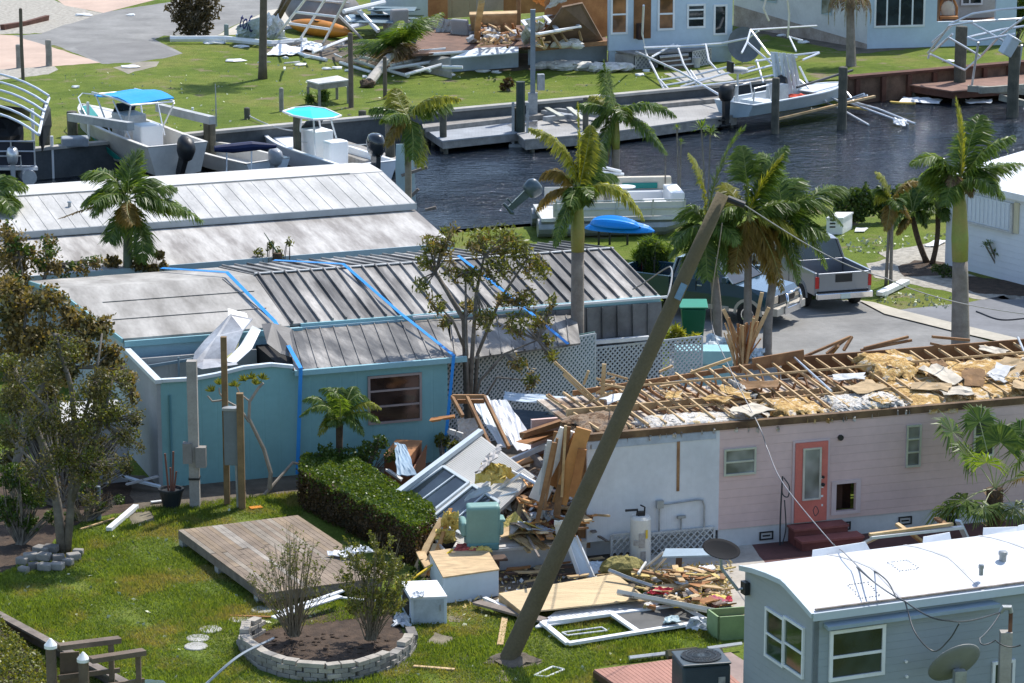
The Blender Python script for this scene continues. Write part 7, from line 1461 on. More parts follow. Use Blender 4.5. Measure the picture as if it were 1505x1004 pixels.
# ---- white cabinets
def box3(name, label, cat, fl, fr_, bk, h, mat, top=None, z=0, tilt=0, parts=None):
    "front-left, front-right, back-left ground pixels"
    a, b, c = G(*fl, z), G(*fr_, z), G(*bk, z); t = thing(name, label, cat, a); U = b-a; V = c-a
    obj('carcass', MB().para(a+Vector((0, 0, .0)), U, V, (0, 0, h-.03)), mat, t, bevel=.01)
    obj('top', MB().para(a+Vector((0, 0, h-.028))-U*.01-V*.01, U*1.02, V*1.02, (0, 0, .03)), top or mat, t); return t, a, U, V
t, a, U, V = box3('cabinet', 'small white cabinet standing upright on the grass', 'cabinet', (604, 919), (657, 917), (590, 895), .62, M('pale_blue_white', (.6, .68, .74), .5, .08, 1), CLEANW)  # pale blue sides paint shade onto white; the top stays bright
obj('door_seam', MB().para(a+U*.08+Vector((0, -.008, .06)), U*.84, (0, .006, 0), (0, 0, .5)), M('dirty_shaded_door', (.5, .57, .62), .5, .25, 2), t); obj('handle', MB().para(a+U*.8+Vector((0, -.03, .3)), U*.03, (0, .02, 0), (0, 0, .14)), GALV, t)  # door's darker blue carries painted shade as well as dirt
obj('side_opening', MB().para(a+V*.15+Vector((-.012, 0, .12)), V*.7, (.01, 0, 0), (0, 0, .4)), DARK, t)  # dark plate paints the shaded inside of the cabinet
t, a, U, V = box3('cabinet', 'long white cabinet lying with its bare plywood side up', 'cabinet', (652, 888), (733, 876), (632, 850), .62, M('pale_blue_white'), M('osb_board', (.6, .43, .24), .85, .3, 3, stretch=(1, 3, 1)), z=.02)  # pale blue sides of this white cabinet are painted shade
rag('crumpled white plastic beside the small upright cabinet', [(575, 921, .02), (602, 923, .02), (600, 908, .12), (585, 905, .1)], 0, SHW, 'plastic_sheet', 'sheet', .12)
rag('white rag pile on top of the small upright cabinet', [(606, 880, .66), (622, 880, .66), (624, 872, .68), (608, 872, .67)], 0, SHW, 'rag', 'rag', .05)
t = thing('stool', 'dark brown broken stool behind the long cabinet', 'stool', G(728, 852)); c = G(728, 852)
obj('seat', MB().box(c+Vector((0, 0, .5)), .5, .35, .05, 12), M('dark_brown_wood', (.1, .055, .035), .6, .3, 3), t); obj('pedestal', MB().box(c+Vector((0, 0, .26)), .16, .16, .42, 12), M('dark_brown_wood'), t); obj('foot', MB().box(c+Vector((0, 0, .03)), .55, .4, .05, 12), M('dark_brown_wood'), t)
# ---- loose white profile strips on the grass
GW = 'white plastic strips around the planter'
def strip(a, b, w, lab, mat=WHITE, z=.05, h=.03, z2=None, name='white_strip', cat='strip', group=None): return obj(name, MB().beam(G(*a, z), G(*b, z2 if z2 is not None else z), w, h), mat, loc=G(*a, z), label=lab, cat=cat, group=group)
strip((402, 908), (500, 876), .18, 'broad white strip behind the left bare shrub', z=.2, z2=.3); strip((408, 900), (505, 868), .1, 'upper white strip behind the left bare shrub', z=.25, z2=.35); strip((500, 878), (560, 884), .06, 'thin white strip behind the right bare shrub', z=.1)
strip((160, 778), (200, 744), .14, 'white downpipe piece lying on the lawn near the left tree', z=.08, h=.09); strip((118, 778), (168, 762), .06, 'thin pale strip beside the left tree bed', LUM)
strip((735, 948), (742, 908), .13, 'short pale board lying on the grass left of the pole foot', LUM, .04); strip((608, 979), (668, 984), .09, 'thin pale board on the grass in front of the planter', LUM, .04); strip((338, 905), (400, 907), .05, 'orange splinter behind the stepping stones', M('orange_plywood'), .04)
strip((700, 885), (800, 912), .26, 'weathered grey board at the foot of the leaning pole', OLDWOOD, .15, .05); strip((712, 880), (745, 895), .1, 'white pipe under the new wooden panel', WHITE, .1, .08)
strip((222, 738), (240, 736), .1, 'small white offcut beside the dark pot', WHITE)
for x, y in ((376, 746), (135, 738)): obj('orange_offcut', MB().box(G(x, y, .03), .3, .2, .03, R.uniform(0, 90)), M('orange_plastic'), loc=G(x, y), label='orange offcut lying on the grass by the tall posts' if x > 200 else 'orange offcut on the soil by the left tree', cat='offcut')
cable([G(300, 1008, .1), G(350, 965, .5), G(402, 938, .3)], .03, 'grey pipe curving up over the planter edge', M('grey_pipe', (.3, .34, .38), .4, .1, 2), 'pipe', 'pipe')
# ---- pot with stems, block column, posts
c = G(252, 746); t = thing('plant_pot', 'dark plant pot with leafless red stems beside the concrete post', 'plant pot', c); obj('pot', MB().lathe(c, [(.2, 0), (.29, .42), (.31, .43), (.31, .48), (.26, .48), (.24, .42)], 18), M('blue_black_pot', (.02, .025, .03), .5, .2, 3), t)
for dx, h in ((-.12, .95), (0, .6), (.08, 1.0), (.14, .5)): obj('stem', MB().tube([c+Vector((dx*.5, 0, .4)), c+Vector((dx, 0, .4+h))], .025, 6), M('red_brown_stem', (.22, .09, .06), .8, .2, 3), t)
a, b = up(287, 745, 530); t = thing('concrete_post', 'weathered concrete post carrying two grey meter boxes', 'post', a)
obj('shaft', MB().beam(a, b, .24, .24, (0, 1, 0)), M('pale_concrete_post', (.4, .37, .33), .9, .25, 2, bmp=.006), t)
m1 = a.lerp(b, .38); obj('meter_box', MB().box(m1+Vector((-.14, -.1, .0)), .22, .22, .5), M('grey_box_wood', (.27, .25, .23), .8, .2, 2), t); obj('meter_box', MB().box(m1+Vector((.18, -.1, -.1)), .25, .22, .5), M('grey_box_wood'), t); obj('black_band', MB().box(a.lerp(b, .2), .27, .27, .05), BLACK, t)
t = thing('panel_posts', 'two tall timber posts holding a grey electrical panel', 'utility post', G(345, 745)); WP = M('treated_post', (.26, .17, .08), .85, .3, 3)
a, b = up(334, 742, 495); obj('post', MB().beam(a, b, .14, .14, (0, 1, 0)), WP, t); a2_, b2_ = up(356, 748, 578); obj('post', MB().beam(a2_, b2_, .16, .16, (0, 1, 0)), WP, t)
pb = a.lerp(a2_, .45); obj('panel', MB().box(pb+Vector((0, -.05, 1.75)), .36, .2, 1.35, -8), M('slate_panel', (.17, .2, .21), .5, .15, 1.5), t); obj('panel_cap', MB().box(pb+Vector((0, -.05, 2.46)), .42, .26, .06, -8), GALV, t); obj('conduit', MB().tube([pb+Vector((.1, -.1, 1.1)), pb+Vector((.12, -.1, 0))], .05), GALV, t)
t = thing('frangipani', 'bare frangipani branches with small leaf tufts behind the timber posts', 'tree', G(400, 722)); yb_ = G(400, 722).y
def branch(pts, r0, r1, par, mat=M('pale_smooth_branch', (.36, .31, .25), .8, .2, 4)): P = [D(x, y, yb_+d) for x, y, d in pts]; obj('branch', MB().tube(P, [r0+(r1-r0)*i/(len(P)-1) for i in range(len(P))], 7), mat, par)
branch([(372, 745, -.6), (395, 720, -.2), (430, 680, .4), (480, 690, .8)], .05, .03, t); branch([(396, 718, -.2), (398, 695, -.2), (388, 660, -.2), (378, 640, -.3), (366, 615, -.4), (367, 590, -.4), (380, 570, -.4), (387, 563, -.4)], .06, .03, t); branch([(366, 620, -.4), (352, 600, -.5), (330, 588, -.5), (312, 590, -.5), (305, 582, -.5)], .035, .02, t); branch([(330, 588, -.5), (323, 578, -.5), (322, 570, -.5)], .025, .02, t); branch([(367, 590, -.4), (352, 578, -.4), (347, 566, -.4)], .025, .02, t); branch([(340, 600, -.5), (358, 608, -.5)], .03, .03, t)
for x, y in ((311, 576), (323, 566), (345, 568), (358, 560), (370, 557), (386, 558), (376, 566)):
    c = D(x, y, yb_-.45); Q = []
    for i in range(20): a = R.uniform(0, 2*pi); e_ = R.uniform(.2, 1.4); d = Vector((cos(a)*cos(e_), sin(a)*cos(e_), sin(e_))); w_ = d.cross(Vector((0, 1, 0))).normalized()*.02; Q.append([c, c+d*.1-w_, c+d*.2, c+d*.1+w_])
    obj('leaf_tuft', MB().quads([[tuple(v) for v in q_] for q_ in Q]), LO, t)
# ---- lower left corner rails
t = thing('board_rail', 'grey board kerb running diagonally across the lower left lawn', 'board edging', G(60, 945)); obj('board', MB().beam(G(-30, 888, .3), G(185, 1004, .3), .2, .05), OLDWOOD, t); obj('face', MB().beam(G(-30, 895, .14), G(185, 1010, .14), .05, .26), OLDWOOD, t); 
DKW = M('dark_handrail_wood', (.17, .125, .09), .8, .3, 2, bmp=.004)
t = thing('stair_rails', 'dark wooden stair handrails with white capped posts in the lower left corner', 'handrail', G(130, 1040))
for px, yt, capy in ((79, 950, 0), (126, 970, 0)):
    g_ = G(px, 1075); zt3 = zat(g_, yt); obj('post', MB().tube([g_, Vector((g_.x, g_.y, zt3))], .1, 14), DKW, t); obj('post_cap', MB().lathe(Vector((g_.x, g_.y, zt3)), [(.125, -.03), (.125, .03), (.02, .16)], 16), CLEANW, t)
g_ = G(79, 1075); g2_ = G(126, 1075); gy = g_.y
for (x0, y0, x1, y1, yy) in ((86, 951, 176, 940, gy+.05), (133, 970, 212, 958, g2_.y-.05)): obj('handrail', MB().beam(D(x0, y0, yy), D(x1, y1, yy+.6), .2, .1), DKW, t)
for (x0, y0, x1, y1, yy) in ((86, 996, 176, 985, gy), (133, 1012, 212, 1000, g2_.y)): obj('mid_rail', MB().beam(D(x0, y0, yy), D(x1, y1, yy+.6), .05, .09), DKW, t)
for px, yt, yy in ((163, 945, gy+.55), (203, 963, g2_.y+.55)): p = D(px, yt, yy); obj('post', MB().beam(p, (p.x, p.y, 0), .1, .12), DKW, t)
obj('side_boards', MB().slab([D(88, 960, gy+.3), D(116, 958, gy+.4), D(116, 1060, gy+.4), D(88, 1060, gy+.3)], (0, .04, 0)), DKW, t)
rag('edge of a pale blue tub at the bottom left', [(208, 1006, .2), (246, 1008, .2), (240, 1002, .3), (215, 1000, .3)], 0, M('pale_blue_white'), 'tub_edge', 'tub', .01)
# ---- dresser, chair, panels by the teal wall
t, a, U, V = box3('dresser', 'brown wooden dresser standing askew in front of the teal wall', 'dresser', (565, 722), (603, 724), (583, 698), .92, M('brown_dresser', (.24, .1, .05), .5, .2, 1.5), M('orange_brown_top', (.42, .2, .09), .45, .15, 1.5))
obj('broken_front', MB().slab([a+U*1.0+Vector((0, -.02, .1)), a+U*1.02+V*.9+Vector((.05, 0, .1)), a+U*1.05+V*.9+Vector((.1, 0, .85)), a+U*1.0+Vector((.05, -.02, .6))], (.03, 0, 0)), M('brown_dresser'), t)
rag('tilted blue and grey board above the dresser', [(583, 700, .9), (612, 700, .9), (596, 655, 1.3), (580, 652, 1.3)], 0, M('blue_grey_board', (.3, .42, .52), .6, .3, 1), 'board', 'board', .03)
stick((568, 690), .8, (590, 705), .6, .12, .05, OLDW, 'pale strip beside the tilted blue and grey board'); stick((568, 672), 1.1, (582, 655), 1.4, .14, .04, LUMB, 'brown board end above the tilted board')
t = obj('blue_white_gutter', MB().slab([G(520, 712, .6), G(532, 708, .6), G(575, 745, .3), G(563, 748, .3)], (0, 0, .06)), M('pale_blue_white'), loc=G(545, 720), label='pale blue gutter piece slanting over the hedge', cat='gutter')
obj('turquoise_bin_lid', MB().blob(G(632, 700, .3), .22, .16, .06, 12, .1), M('turquoise_canvas'), loc=G(632, 700), label='small turquoise lid between the teal wall and the white gable panel', cat='lid')
# ---- collapsed white window wall
def wp(px, py, z): return G(px, py, z)
t = thing('collapsed_window_wall', 'collapsed cream wall panel with dark windows sloping over the hedge end', 'wall panel', G(660, 790))
cA, cB, cC, cD = wp(565, 738, .75), wp(680, 800, .55), wp(786, 700, 1.6), wp(706, 640, 1.9)
LAPC = M('cream_ribbed_siding', (.6, .575, .52), .6, .1, .8)
def pl(f, g): return cA.lerp(cD, g).lerp(cB.lerp(cC, g), f)
nr_ = (cB-cA).cross(cD-cA).normalized(); nr_ = nr_ if nr_.z > 0 else -nr_
m = MB(); m.slab([cA, cB, cC, cD], nr_*-.08)
for i in range(30): g = .5+i/60; m.beam(pl(.01, g)+nr_*.004, pl(.99, g)+nr_*.004, .02, .008, nr_)
obj('siding', m, LAPC, t)
m = MB(); m.beam(wp(548, 752, .7), cD+nr_*.1+Vector((.05, .1, 0)), .16, .1); obj('edge_channel', m, M('pale_aluminium_trim'), t)
def winon(f0, f1, g0, g1):
    m = MB(); P = [pl(f0, g0), pl(f1, g0), pl(f1, g1), pl(f0, g1)]; P = [p+nr_*.03 for p in P]
    for i in range(4): m.beam(P[i], P[(i+1) % 4], .07, .06, nr_)
    m.beam(P[0].lerp(P[1], .5), P[3].lerp(P[2], .5), .035, .05, nr_); o = obj('window', m, M('pale_aluminium_trim'), t); obj('pane', MB().slab([p-nr_*.02 for p in P], nr_*.012), GLASS, o)
winon(.08, .48, .08, .56); winon(.54, .94, .08, .56)
rag('torn yellow insulation tuft on the collapsed window wall', [(696, 712, 1.45), (745, 716, 1.4), (740, 690, 1.75), (715, 692, 1.75)], 0, INSY, 'insulation', 'insulation', .2, th=.06)
rag('creased grey patch of buckled siding on the collapsed wall', [(700, 700, 1.75), (730, 675, 2.0), (738, 655, 2.1), (715, 672, 1.95)], 0, M('grey_creased_siding', (.4, .38, .36), .6, .2, 1), 'siding_piece', 'siding', .08)
# stack of pale-blue panels behind it
for i, (q4, mt_, lab) in enumerate(((((690, 585, 2.1), (716, 583, 2.1), (760, 655, 1.3), (735, 660, 1.3)), M('blue_white_panel'), 'pale blue panel under the open timber frame'), (((716, 590, 2.2), (745, 590, 2.2), (790, 660, 1.3), (760, 665, 1.3)), WHITE, 'bright white panel right of the timber frame'),
        (((740, 590, 1.7), (880, 600, 1.9), (878, 588, 2.0), (742, 578, 1.8)), M('pale_blue_white'), 'long pale blue wall cap in front of the lattice'), (((672, 618, 1.5), (700, 616, 1.5), (704, 645, 1.0), (674, 648, 1.0)), OLDW, 'small white sheet beside the lattice'), (((745, 602, 1.5), (850, 610, 1.6), (840, 635, 1.1), (765, 645, 1.0)), GLASS, 'dark glass panel lying behind the torn corner'), (((640, 720, .5), (700, 690, .6), (705, 672, .8), (650, 690, .7)), M('pale_blue_white'), 'pale blue sheet hidden behind the collapsed wall'))):
    rag(lab, q4, 0, mt_, 'wall_sheet', 'sheet', .04 if mt_ is not GLASS else .01)
t = thing('stud_wall', 'open tan timber frame leaning on pale blue panels in front of the lattice', 'frame', G(715, 690))
for a, za, b, zb in (((665, 583), 2.35, (712, 583), 2.35), ((664, 583), 2.35, (680, 612), 2.0), ((686, 583), 2.35, (720, 655), 1.5), ((712, 583), 2.35, (748, 658), 1.5), ((672, 590), 2.2, (712, 590), 2.2)): obj('member', MB().beam(G(*a, za), G(*b, zb), .07, .1), LUMB, t)
for (a, za, b, zb, w_, mt_, lab) in (((637, 617), 1.6, (668, 612), 1.7, .3, PLYB, 'pointed brown board sticking out in front of the teal wall'), ((658, 633), 1.3, (680, 640), 1.2, .1, OLDW, 'short white strip in front of the lattice'),
        ((745, 680), 1.4, (862, 632), 2.0, .1, WHITE, 'long white trim over the orange beam'), ((745, 688), 1.25, (866, 642), 1.7, .3, M('orange_beam', (.55, .27, .09), .7, .2, 1.5), 'big orange beam behind the rubble'),
        ((767, 640), 2.0, (880, 597), 2.5, .16, LUMB, 'dark brown rafter tail at the broken corner'), ((772, 650), 1.9, (860, 615), 2.1, .35, PLYB, 'wide brown plywood soffit at the broken corner')): stick(a, za, b, zb, w_, .12 if w_ < .3 else .05, mt_, lab)
# upright boards at the torn corner
def plank(x0, y0, x1, y1, y, w_, mat, lab, dy=0, group=None, th=.05):
    p, q = D(x0, y0, y), D(x1, y1, y+dy); return obj('plank', MB().beam(p, q, w_, th, (0, -1, 0)), mat, loc=(p if p.z < q.z else q), label=lab, cat='board', group=group)
yc = PK.w(0, .2, 0).y
plank(836, 632, 790, 735, yc-.5, .42, WHITE, 'broad white board leaning at the torn corner of the pink house', .5); plank(852, 640, 815, 715, yc-.6, .3, PLYB, 'orange plywood strip leaning right of the white board', .4); plank(858, 630, 822, 740, yc-.8, .34, M('orange_beam'), 'second orange plywood strip leaning at the torn corner', .4); plank(856, 660, 842, 730, yc-.9, .2, PLYB, 'narrow upright orange board at the torn corner', .2)
plank(860, 640, 858, 805, yc-.1, .3, M('brown_splintered_wall', (.3, .16, .07), .85, .4, 2), 'splintered brown wall edge standing at the corner of the white siding', 0)
for i in range(9):
    x = R.uniform(800, 862); plank(x, R.uniform(625, 660), x-R.uniform(5, 32), R.uniform(715, 770), yc-R.uniform(.3, .9), R.choice([.06, .1, .16]), R.choice([LUM, LUMB, PLYB, M('brown_splintered_wall'), OLDW]), 'splintered upright board hanging at the torn corner of the pink house', R.uniform(-.2, .5), 'splintered boards hanging at the torn corner')
# ---- rubble pile
RG = 'splintered timbers in the rubble pile left of the pink house'
pilem = [LUM, LUMB, PLYB, LUM, M('orange_beam'), OLDWOOD, LUM]
for i in range(120):
    x = R.uniform(745, 860); y = R.uniform(685, 790); zz = .6+max(0, (790-y)/110)*.9*R.uniform(.4, 1.1); an = R.uniform(-1.2, .9); ln = R.uniform(18, 55)
    stick((x, y), zz, (x+ln*cos(an), y-ln*sin(an)*.7), zz+R.uniform(-.15, .5), R.choice([.05, .09, .14, .2]), R.choice([.03, .05, .05]), R.choice(pilem), 'splintered timber tangled in the rubble pile beside the green recliner', RG, 'timber', 'timber')
for i in range(34):
    x = R.uniform(735, 855); y = R.uniform(690, 785); c = G(x, y, .7+max(0, (790-y)/110)*.7); rot = Matrix.Rotation(R.uniform(-.8, .8), 3, 'X') @ Matrix.Rotation(R.uniform(-.6, .6), 3, 'Y') @ Matrix.Rotation(R.uniform(0, 3), 3, 'Z')
    obj('broken_board', MB().box(c, R.uniform(.4, 1.1), R.uniform(.3, .6), .03, rot=rot), R.choice([PLYB, M('brown_splintered_wall'), OLDW, M('grey_creased_siding'), WHITE, WHITE, INSY, M('pale_blue_white'), LUM]), loc=c, label='broken sheet of board in the rubble pile beside the green recliner', cat='board', group='broken sheets in the rubble pile')
P = []
for j in range(9):
    P.append([G(745+i*14, 790-j*13, .5+.85*math.sin(min(1, j/6)*pi/2)*(1-.25*abs(i-4)/4)+R.uniform(-.1, .1)) for i in range(9)])
obj('rubble_heap', MB().grid(P), insmat('dark_rubble', [(.05, .035, .03)]*5), loc=G(800, 790), kind='stuff', label='dark fine rubble filling the pile beside the torn corner', cat='rubble')
tubes('bent_frame', 'bent grey aluminium window frame over the rubble pile', 'frame', [[(737, 687, 1.7), (842, 734, 1.3)], [(766, 697, 1.7), (700, 742, .9)], [(806, 722, 1.5), (770, 760, .9)], [(848, 735, 1.2), (760, 780, .7)], [(855, 740, 1.1), (800, 765, .8)], [(766, 698, 1.7), (806, 722, 1.5)]], .045, ALU)
for lab, q4, mt_, am in (('yellow board wedged behind the bent window frame', [(740, 700, 1.5), (762, 712, 1.4), (750, 690, 1.7), (735, 690, 1.7)], M('yellow_board'), .03), ('slanted blue strip under the window wall edge', [(682, 738, 1.1), (722, 722, 1.3), (718, 714, 1.4), (690, 728, 1.25)], M('blue_white_panel'), .02),
        ('crumpled pale blue sheet at the right of the rubble', [(775, 775, .7), (812, 775, .7), (808, 760, 1.0), (785, 762, 1.0)], SHW, .2), ('dark red insulation heap on the slab', [(790, 790, .62), (825, 788, .62), (822, 772, .8), (800, 774, .75)], M('red_insulation', (.3, .06, .06), .95, .4, 4), .12), ('pink shreds on the slab behind the long cabinet', [(668, 812, .6), (702, 812, .6), (700, 804, .62), (672, 804, .62)], M('pink_shreds', (.5, .1, .08), .9, .5, 8), .06),
        ('yellow insulation shreds at the slab corner', [(690, 812, .6), (722, 812, .6), (716, 806, .66), (694, 806, .62)], INSY, .06), ('yellow insulation clump left of the recliner', [(648, 780, .75), (675, 782, .7), (672, 760, 1.2), (655, 762, 1.2)], INSY, .16), ('lower yellow insulation clump behind the leaning boards', [(640, 800, .45), (668, 802, .45), (664, 784, .75), (645, 786, .75)], INSY, .16), ('white torn sheet tucked behind the pile', [(800, 720, 1.4), (830, 712, 1.5), (825, 700, 1.6), (805, 704, 1.5)], OLDW, .1)):
    rag(lab, q4, 0, mt_, 'insulation' if 'insul' in lab else 'sheet_piece', 'insulation' if 'insul' in lab else 'sheet', am, th=.04)
LG2 = 'pale boards leaning off the slab corner'
for (a, za, b, zb, w_, lab) in (((612, 838), .1, (650, 762), .95, .16, 'broad pale board leaning at the far left of the slab corner'), ((630, 845), .05, (662, 748), 1.2, .1, 'orange tinted long board crossing the leaning pale boards'), ((618, 812), .4, (630, 835), .3, .2, 'short brown board end under the leaning boards'), ((635, 848), .05, (652, 810), .5, .08, 'thin pale stick below the leaning boards'), ((622, 846), .05, (640, 800), .55, .12, 'second pale board leaning at the slab corner')): stick(a, za, b, zb, w_, .05, LUM if 'orange' not in lab else M('orange_beam'), lab)
stick((590, 862), .1, (665, 808), .7, .06, .03, M('yellow_strap', (.75, .5, .02), .5, .1, 2), 'long yellow strap stretched from the slab corner to the grass', name='yellow_strap', cat='strap')
for a, za, b, zb, lab in (((757, 784), .6, (778, 812), .58, 'leftmost pale stick lying on the slab'), ((765, 783), .62, (800, 808), .58, 'middle pale stick lying on the slab'), ((755, 782), .7, (790, 782), .7, 'short pale stick across the other slab sticks'), ((772, 783), .66, (806, 806), .6, 'rightmost pale stick lying on the slab')): stick(a, za, b, zb, .09, .05, LUM, lab)
# recliner
c = G(708, 806, .55); t = thing('recliner', 'sea green recliner seen from behind on the slab edge', 'armchair', c, radians(8)); GN = M('sea_green_vinyl', (.19, .34, .3), .45, .12, 1.5); mr = Matrix.Rotation(radians(8), 3, 'Z')
def rb(nm, x, y, z, sx, sy, sz, bev, rx=0, mt=GN): obj(nm, MB().box(c+mr @ Vector((x, y, z)), sx, sy, sz, rot=mr @ Matrix.Rotation(rx, 3, 'X')), mt, t, bevel=bev)
rb('base', 0, .05, .12, .72, .7, .2, .05, 0, M('dark_sea_green', (.1, .24, .24), .5, .1, 2)); rb('seat', 0, .15, .38, .6, .6, .3, .08); rb('backrest', 0, -.24, .62, .76, .2, .95, .09, .12); rb('headrest', 0, -.17, 1.03, .74, .24, .14, .06, .12); rb('armrest', .4, .1, .5, .16, .62, .34, .07); rb('armrest', -.4, .1, .5, .16, .62, .34, .07); rb('armrest_pad', .43, .0, .68, .18, .4, .09, .04)
# panel leaning by pole
t = thing('trough_sheet', 'narrow pale blue trough panel leaning on the slab edge beside the leaning pole', 'panel', G(860, 852)); a_, b_, c_, d_ = G(852, 848, .05), G(872, 848, .05), G(846, 788, .9), G(832, 790, .9)
obj('face', MB().slab([a_, b_, c_, d_], (0, .02, .02)), M('pale_blue_white'), t); obj('edge', MB().beam(a_, d_, .04, .09), WHITE, t); obj('edge', MB().beam(b_, c_, .04, .09), WHITE, t)
rag('blue speckled sheet above the leaning trough panel', [(818, 800, .7), (838, 800, .7), (836, 765, 1.4), (815, 768, 1.4)], 0, M('pale_blue_white'), 'sheet_piece', 'sheet', .04)
rag('flat pale blue sheet on the ground right of the trough panel', [(868, 846, .05), (925, 840, .05), (910, 826, .15), (866, 828, .2)], 0, M('pale_blue_white'), 'sheet_piece', 'sheet', .05)
# ---- ground debris right of the pole
t = thing('boarded_wall_section', 'large new tongue and groove wooden panel lying flat on the ground', 'wall panel', G(850, 890)); q4 = [G(733, 872, .3), G(768, 900, .28), G(952, 880, .25), G(905, 843, .28)]; ux = q4[3]-q4[0]; uy = q4[1]-q4[0]
m = MB(); n_ = 14
for i in range(n_): f0, f1 = i/n_, (i+.97)/n_; e0 = q4[0].lerp(q4[1], f0); e1 = q4[3].lerp(q4[2], f0); e2 = q4[3].lerp(q4[2], f1); e3 = q4[0].lerp(q4[1], f1); m.slab([e0, e1, e2, e3], (0, 0, -.03))
obj('boards', m, M('fresh_pine', (.62, .47, .27), .7, .2, 1.2, stretch=(1, 5, 1)), t); obj('edge', MB().slab([q4[0]+Vector((0, 0, -.035)), q4[1]+Vector((0, 0, -.035)), q4[1]+Vector((0, 0, -.22)), q4[0]+Vector((0, 0, -.22))], (.05, .02, 0)), LUM, t)
# lattice lying + screen door frame
o_ = G(788, 922, .1); u2 = G(958, 895, .1)-o_; v2 = G(818, 900, .12)-o_; lattice('fallen_lattice', o_, u2, v2, 0, 0, WHITE, 'white lattice sheet lying flat below the wooden panel', step=.13, w=.04)
t = thing('screen_door', 'white screen door frame lying on the grass with one dark screen left', 'door', G(920, 925))
F4 = [G(797, 915, .14), G(835, 946, .1), G(1040, 913, .12), G(1000, 890, .18)]
for i in range(4): obj('frame_bar', MB().beam(F4[i], F4[(i+1) % 4], .13, .06), WHITE, t)
ma_, mb_ = F4[0].lerp(F4[3], .5), F4[1].lerp(F4[2], .5); obj('frame_bar', MB().beam(ma_, mb_, .13, .05), WHITE, t)
obj('screen', MB().slab([p+Vector((0, 0, .0)) for p in (ma_, mb_, F4[2], F4[3])], (0, 0, -.01)), M('dark_screen_mesh', (.1, .1, .095), .6, .3, 2), t)
rag('scrap of pale teal film on the dark screen', [(975, 917, .2), (1000, 915, .2), (996, 906, .22), (978, 908, .2)], 0, M('pale_teal_sheet'), 'film_scrap', 'scrap', .03)
rag('crumpled white sheet at the right corner of the screen door', [(1004, 925, .05), (1035, 930, .03), (1045, 918, .1), (1020, 912, .25)], 0, SHW, 'sheet_piece', 'sheet', .12)
tubes('window_surround', 'small white rectangular frame lying on the grass near the pole foot', 'frame', [[(785, 993, .04), (804, 995, .04)], [(804, 995, .04), (829, 984, .04)], [(829, 984, .04), (812, 980, .04)], [(812, 980, .04), (785, 993, .04)]], .022, WHITE)
tubes('window_surround', 'thin white frame lying on the grass inside the screen door frame', 'frame', [[(826, 930, .05), (834, 934, .05)], [(834, 934, .05), (892, 927, .05)], [(892, 927, .05), (884, 922, .05)], [(884, 922, .05), (826, 930, .05)]], .02, WHITE)
cable([G(908, 870, .45), G(1075, 903, .35)], .07, 'long pale pipe lying across the wooden panel and rubble', M('cream_pipe', (.55, .52, .44), .5, .1, 2), 'pipe', 'pipe')
cable([G(895, 838, .5), G(925, 850, .4), G(960, 862, .35)], .05, 'bent grey channel at the corner of the wooden panel', GALV, 'channel', 'channel')
DGp = 'yellow debris boards in front of the water heater'
for i in range(60):
    x = R.uniform(945, 1068); y = R.uniform(838, 895); an = R.uniform(0, pi); ln = R.uniform(8, 34)
    stick((x, y), .15+R.uniform(0, .3), (x+ln*cos(an), y-ln*.35*sin(an)), .15+R.uniform(0, .35), R.choice([.06, .1, .18, .28]), .03, R.choice([LUM, M('yellow_scrap', (.62, .47, .18), .85, .25, 3), M('fresh_pine'), LUMB, M('orange_plywood'), OLDWOOD]), 'yellow broken board in the scattered debris in front of the water heater', DGp, 'debris_board', 'board')
for i in range(26):
    c = G(R.uniform(955, 1065), R.uniform(842, 895), R.uniform(.05, .35)); obj('debris_chunk', MB().blob(c, R.uniform(.08, .2), R.uniform(.08, .18), R.uniform(.04, .1), 7, .4), R.choice([INSY, M('yellow_scrap'), OLDW, M('dark_brown_wood')]), loc=c, label='torn chunk in the scattered debris in front of the water heater', cat='debris', group='torn chunks in front of the water heater')
for (a, za, b, zb, w_, mt_, lab) in (((932, 838), .55, (1014, 853), .3, .1, LUMB, 'long brown stick across the yellow debris'), ((985, 868), .3, (1052, 850), .35, .12, LUM, 'long pale board edge across the yellow debris'), ((1044, 842), .3, (1066, 858), .3, .1, M('yellow_scrap'), 'yellow board end beside the trailer corner'), ((992, 832), .2, (1003, 855), .6, .14, LUM, 'short board standing up in the yellow debris'), ((1007, 834), .3, (1035, 842), .4, .16, LUM, 'short orange board at the back of the yellow debris')): stick(a, za, b, zb, w_, .05, mt_, lab)
RED = M('red_fabric', (.55, .03, .06), .7, .15, 2)
rag('bright red folding chair fabric in the debris', [(950, 873, .35), (980, 876, .3), (990, 868, .38), (965, 866, .42)], 0, RED, 'red_fabric', 'fabric', .05); rag('dull red chair seat lying at the debris edge', [(1030, 882, .3), (1052, 893, .25), (1070, 884, .3), (1050, 876, .35)], 0, M('dull_red_fabric', (.4, .1, .13), .8, .2, 4), 'red_fabric', 'fabric', .03); rag('small red fabric piece by the trailer corner', [(1066, 884, .25), (1076, 886, .25), (1076, 878, .3), (1068, 878, .3)], 0, RED, 'red_fabric', 'fabric', .03)
rag('small turquoise sheet by the trailer corner', [(1056, 893, .25), (1074, 902, .2), (1076, 890, .25), (1064, 886, .3)], 0, M('pale_teal_sheet'), 'sheet_piece', 'sheet', .03); stick((1028, 838), .3, (1033, 852), .2, .1, .04, BLUE, 'blue strip in the debris'); tubes('chair_frame', 'bent white chair leg sticking out of the red fabric', 'chair frame', [[(978, 873, .4), (985, 884, .2), (995, 882, .3), (994, 872, .5)], [(988, 878, .3), (980, 888, .1)]], .025, WHITE)
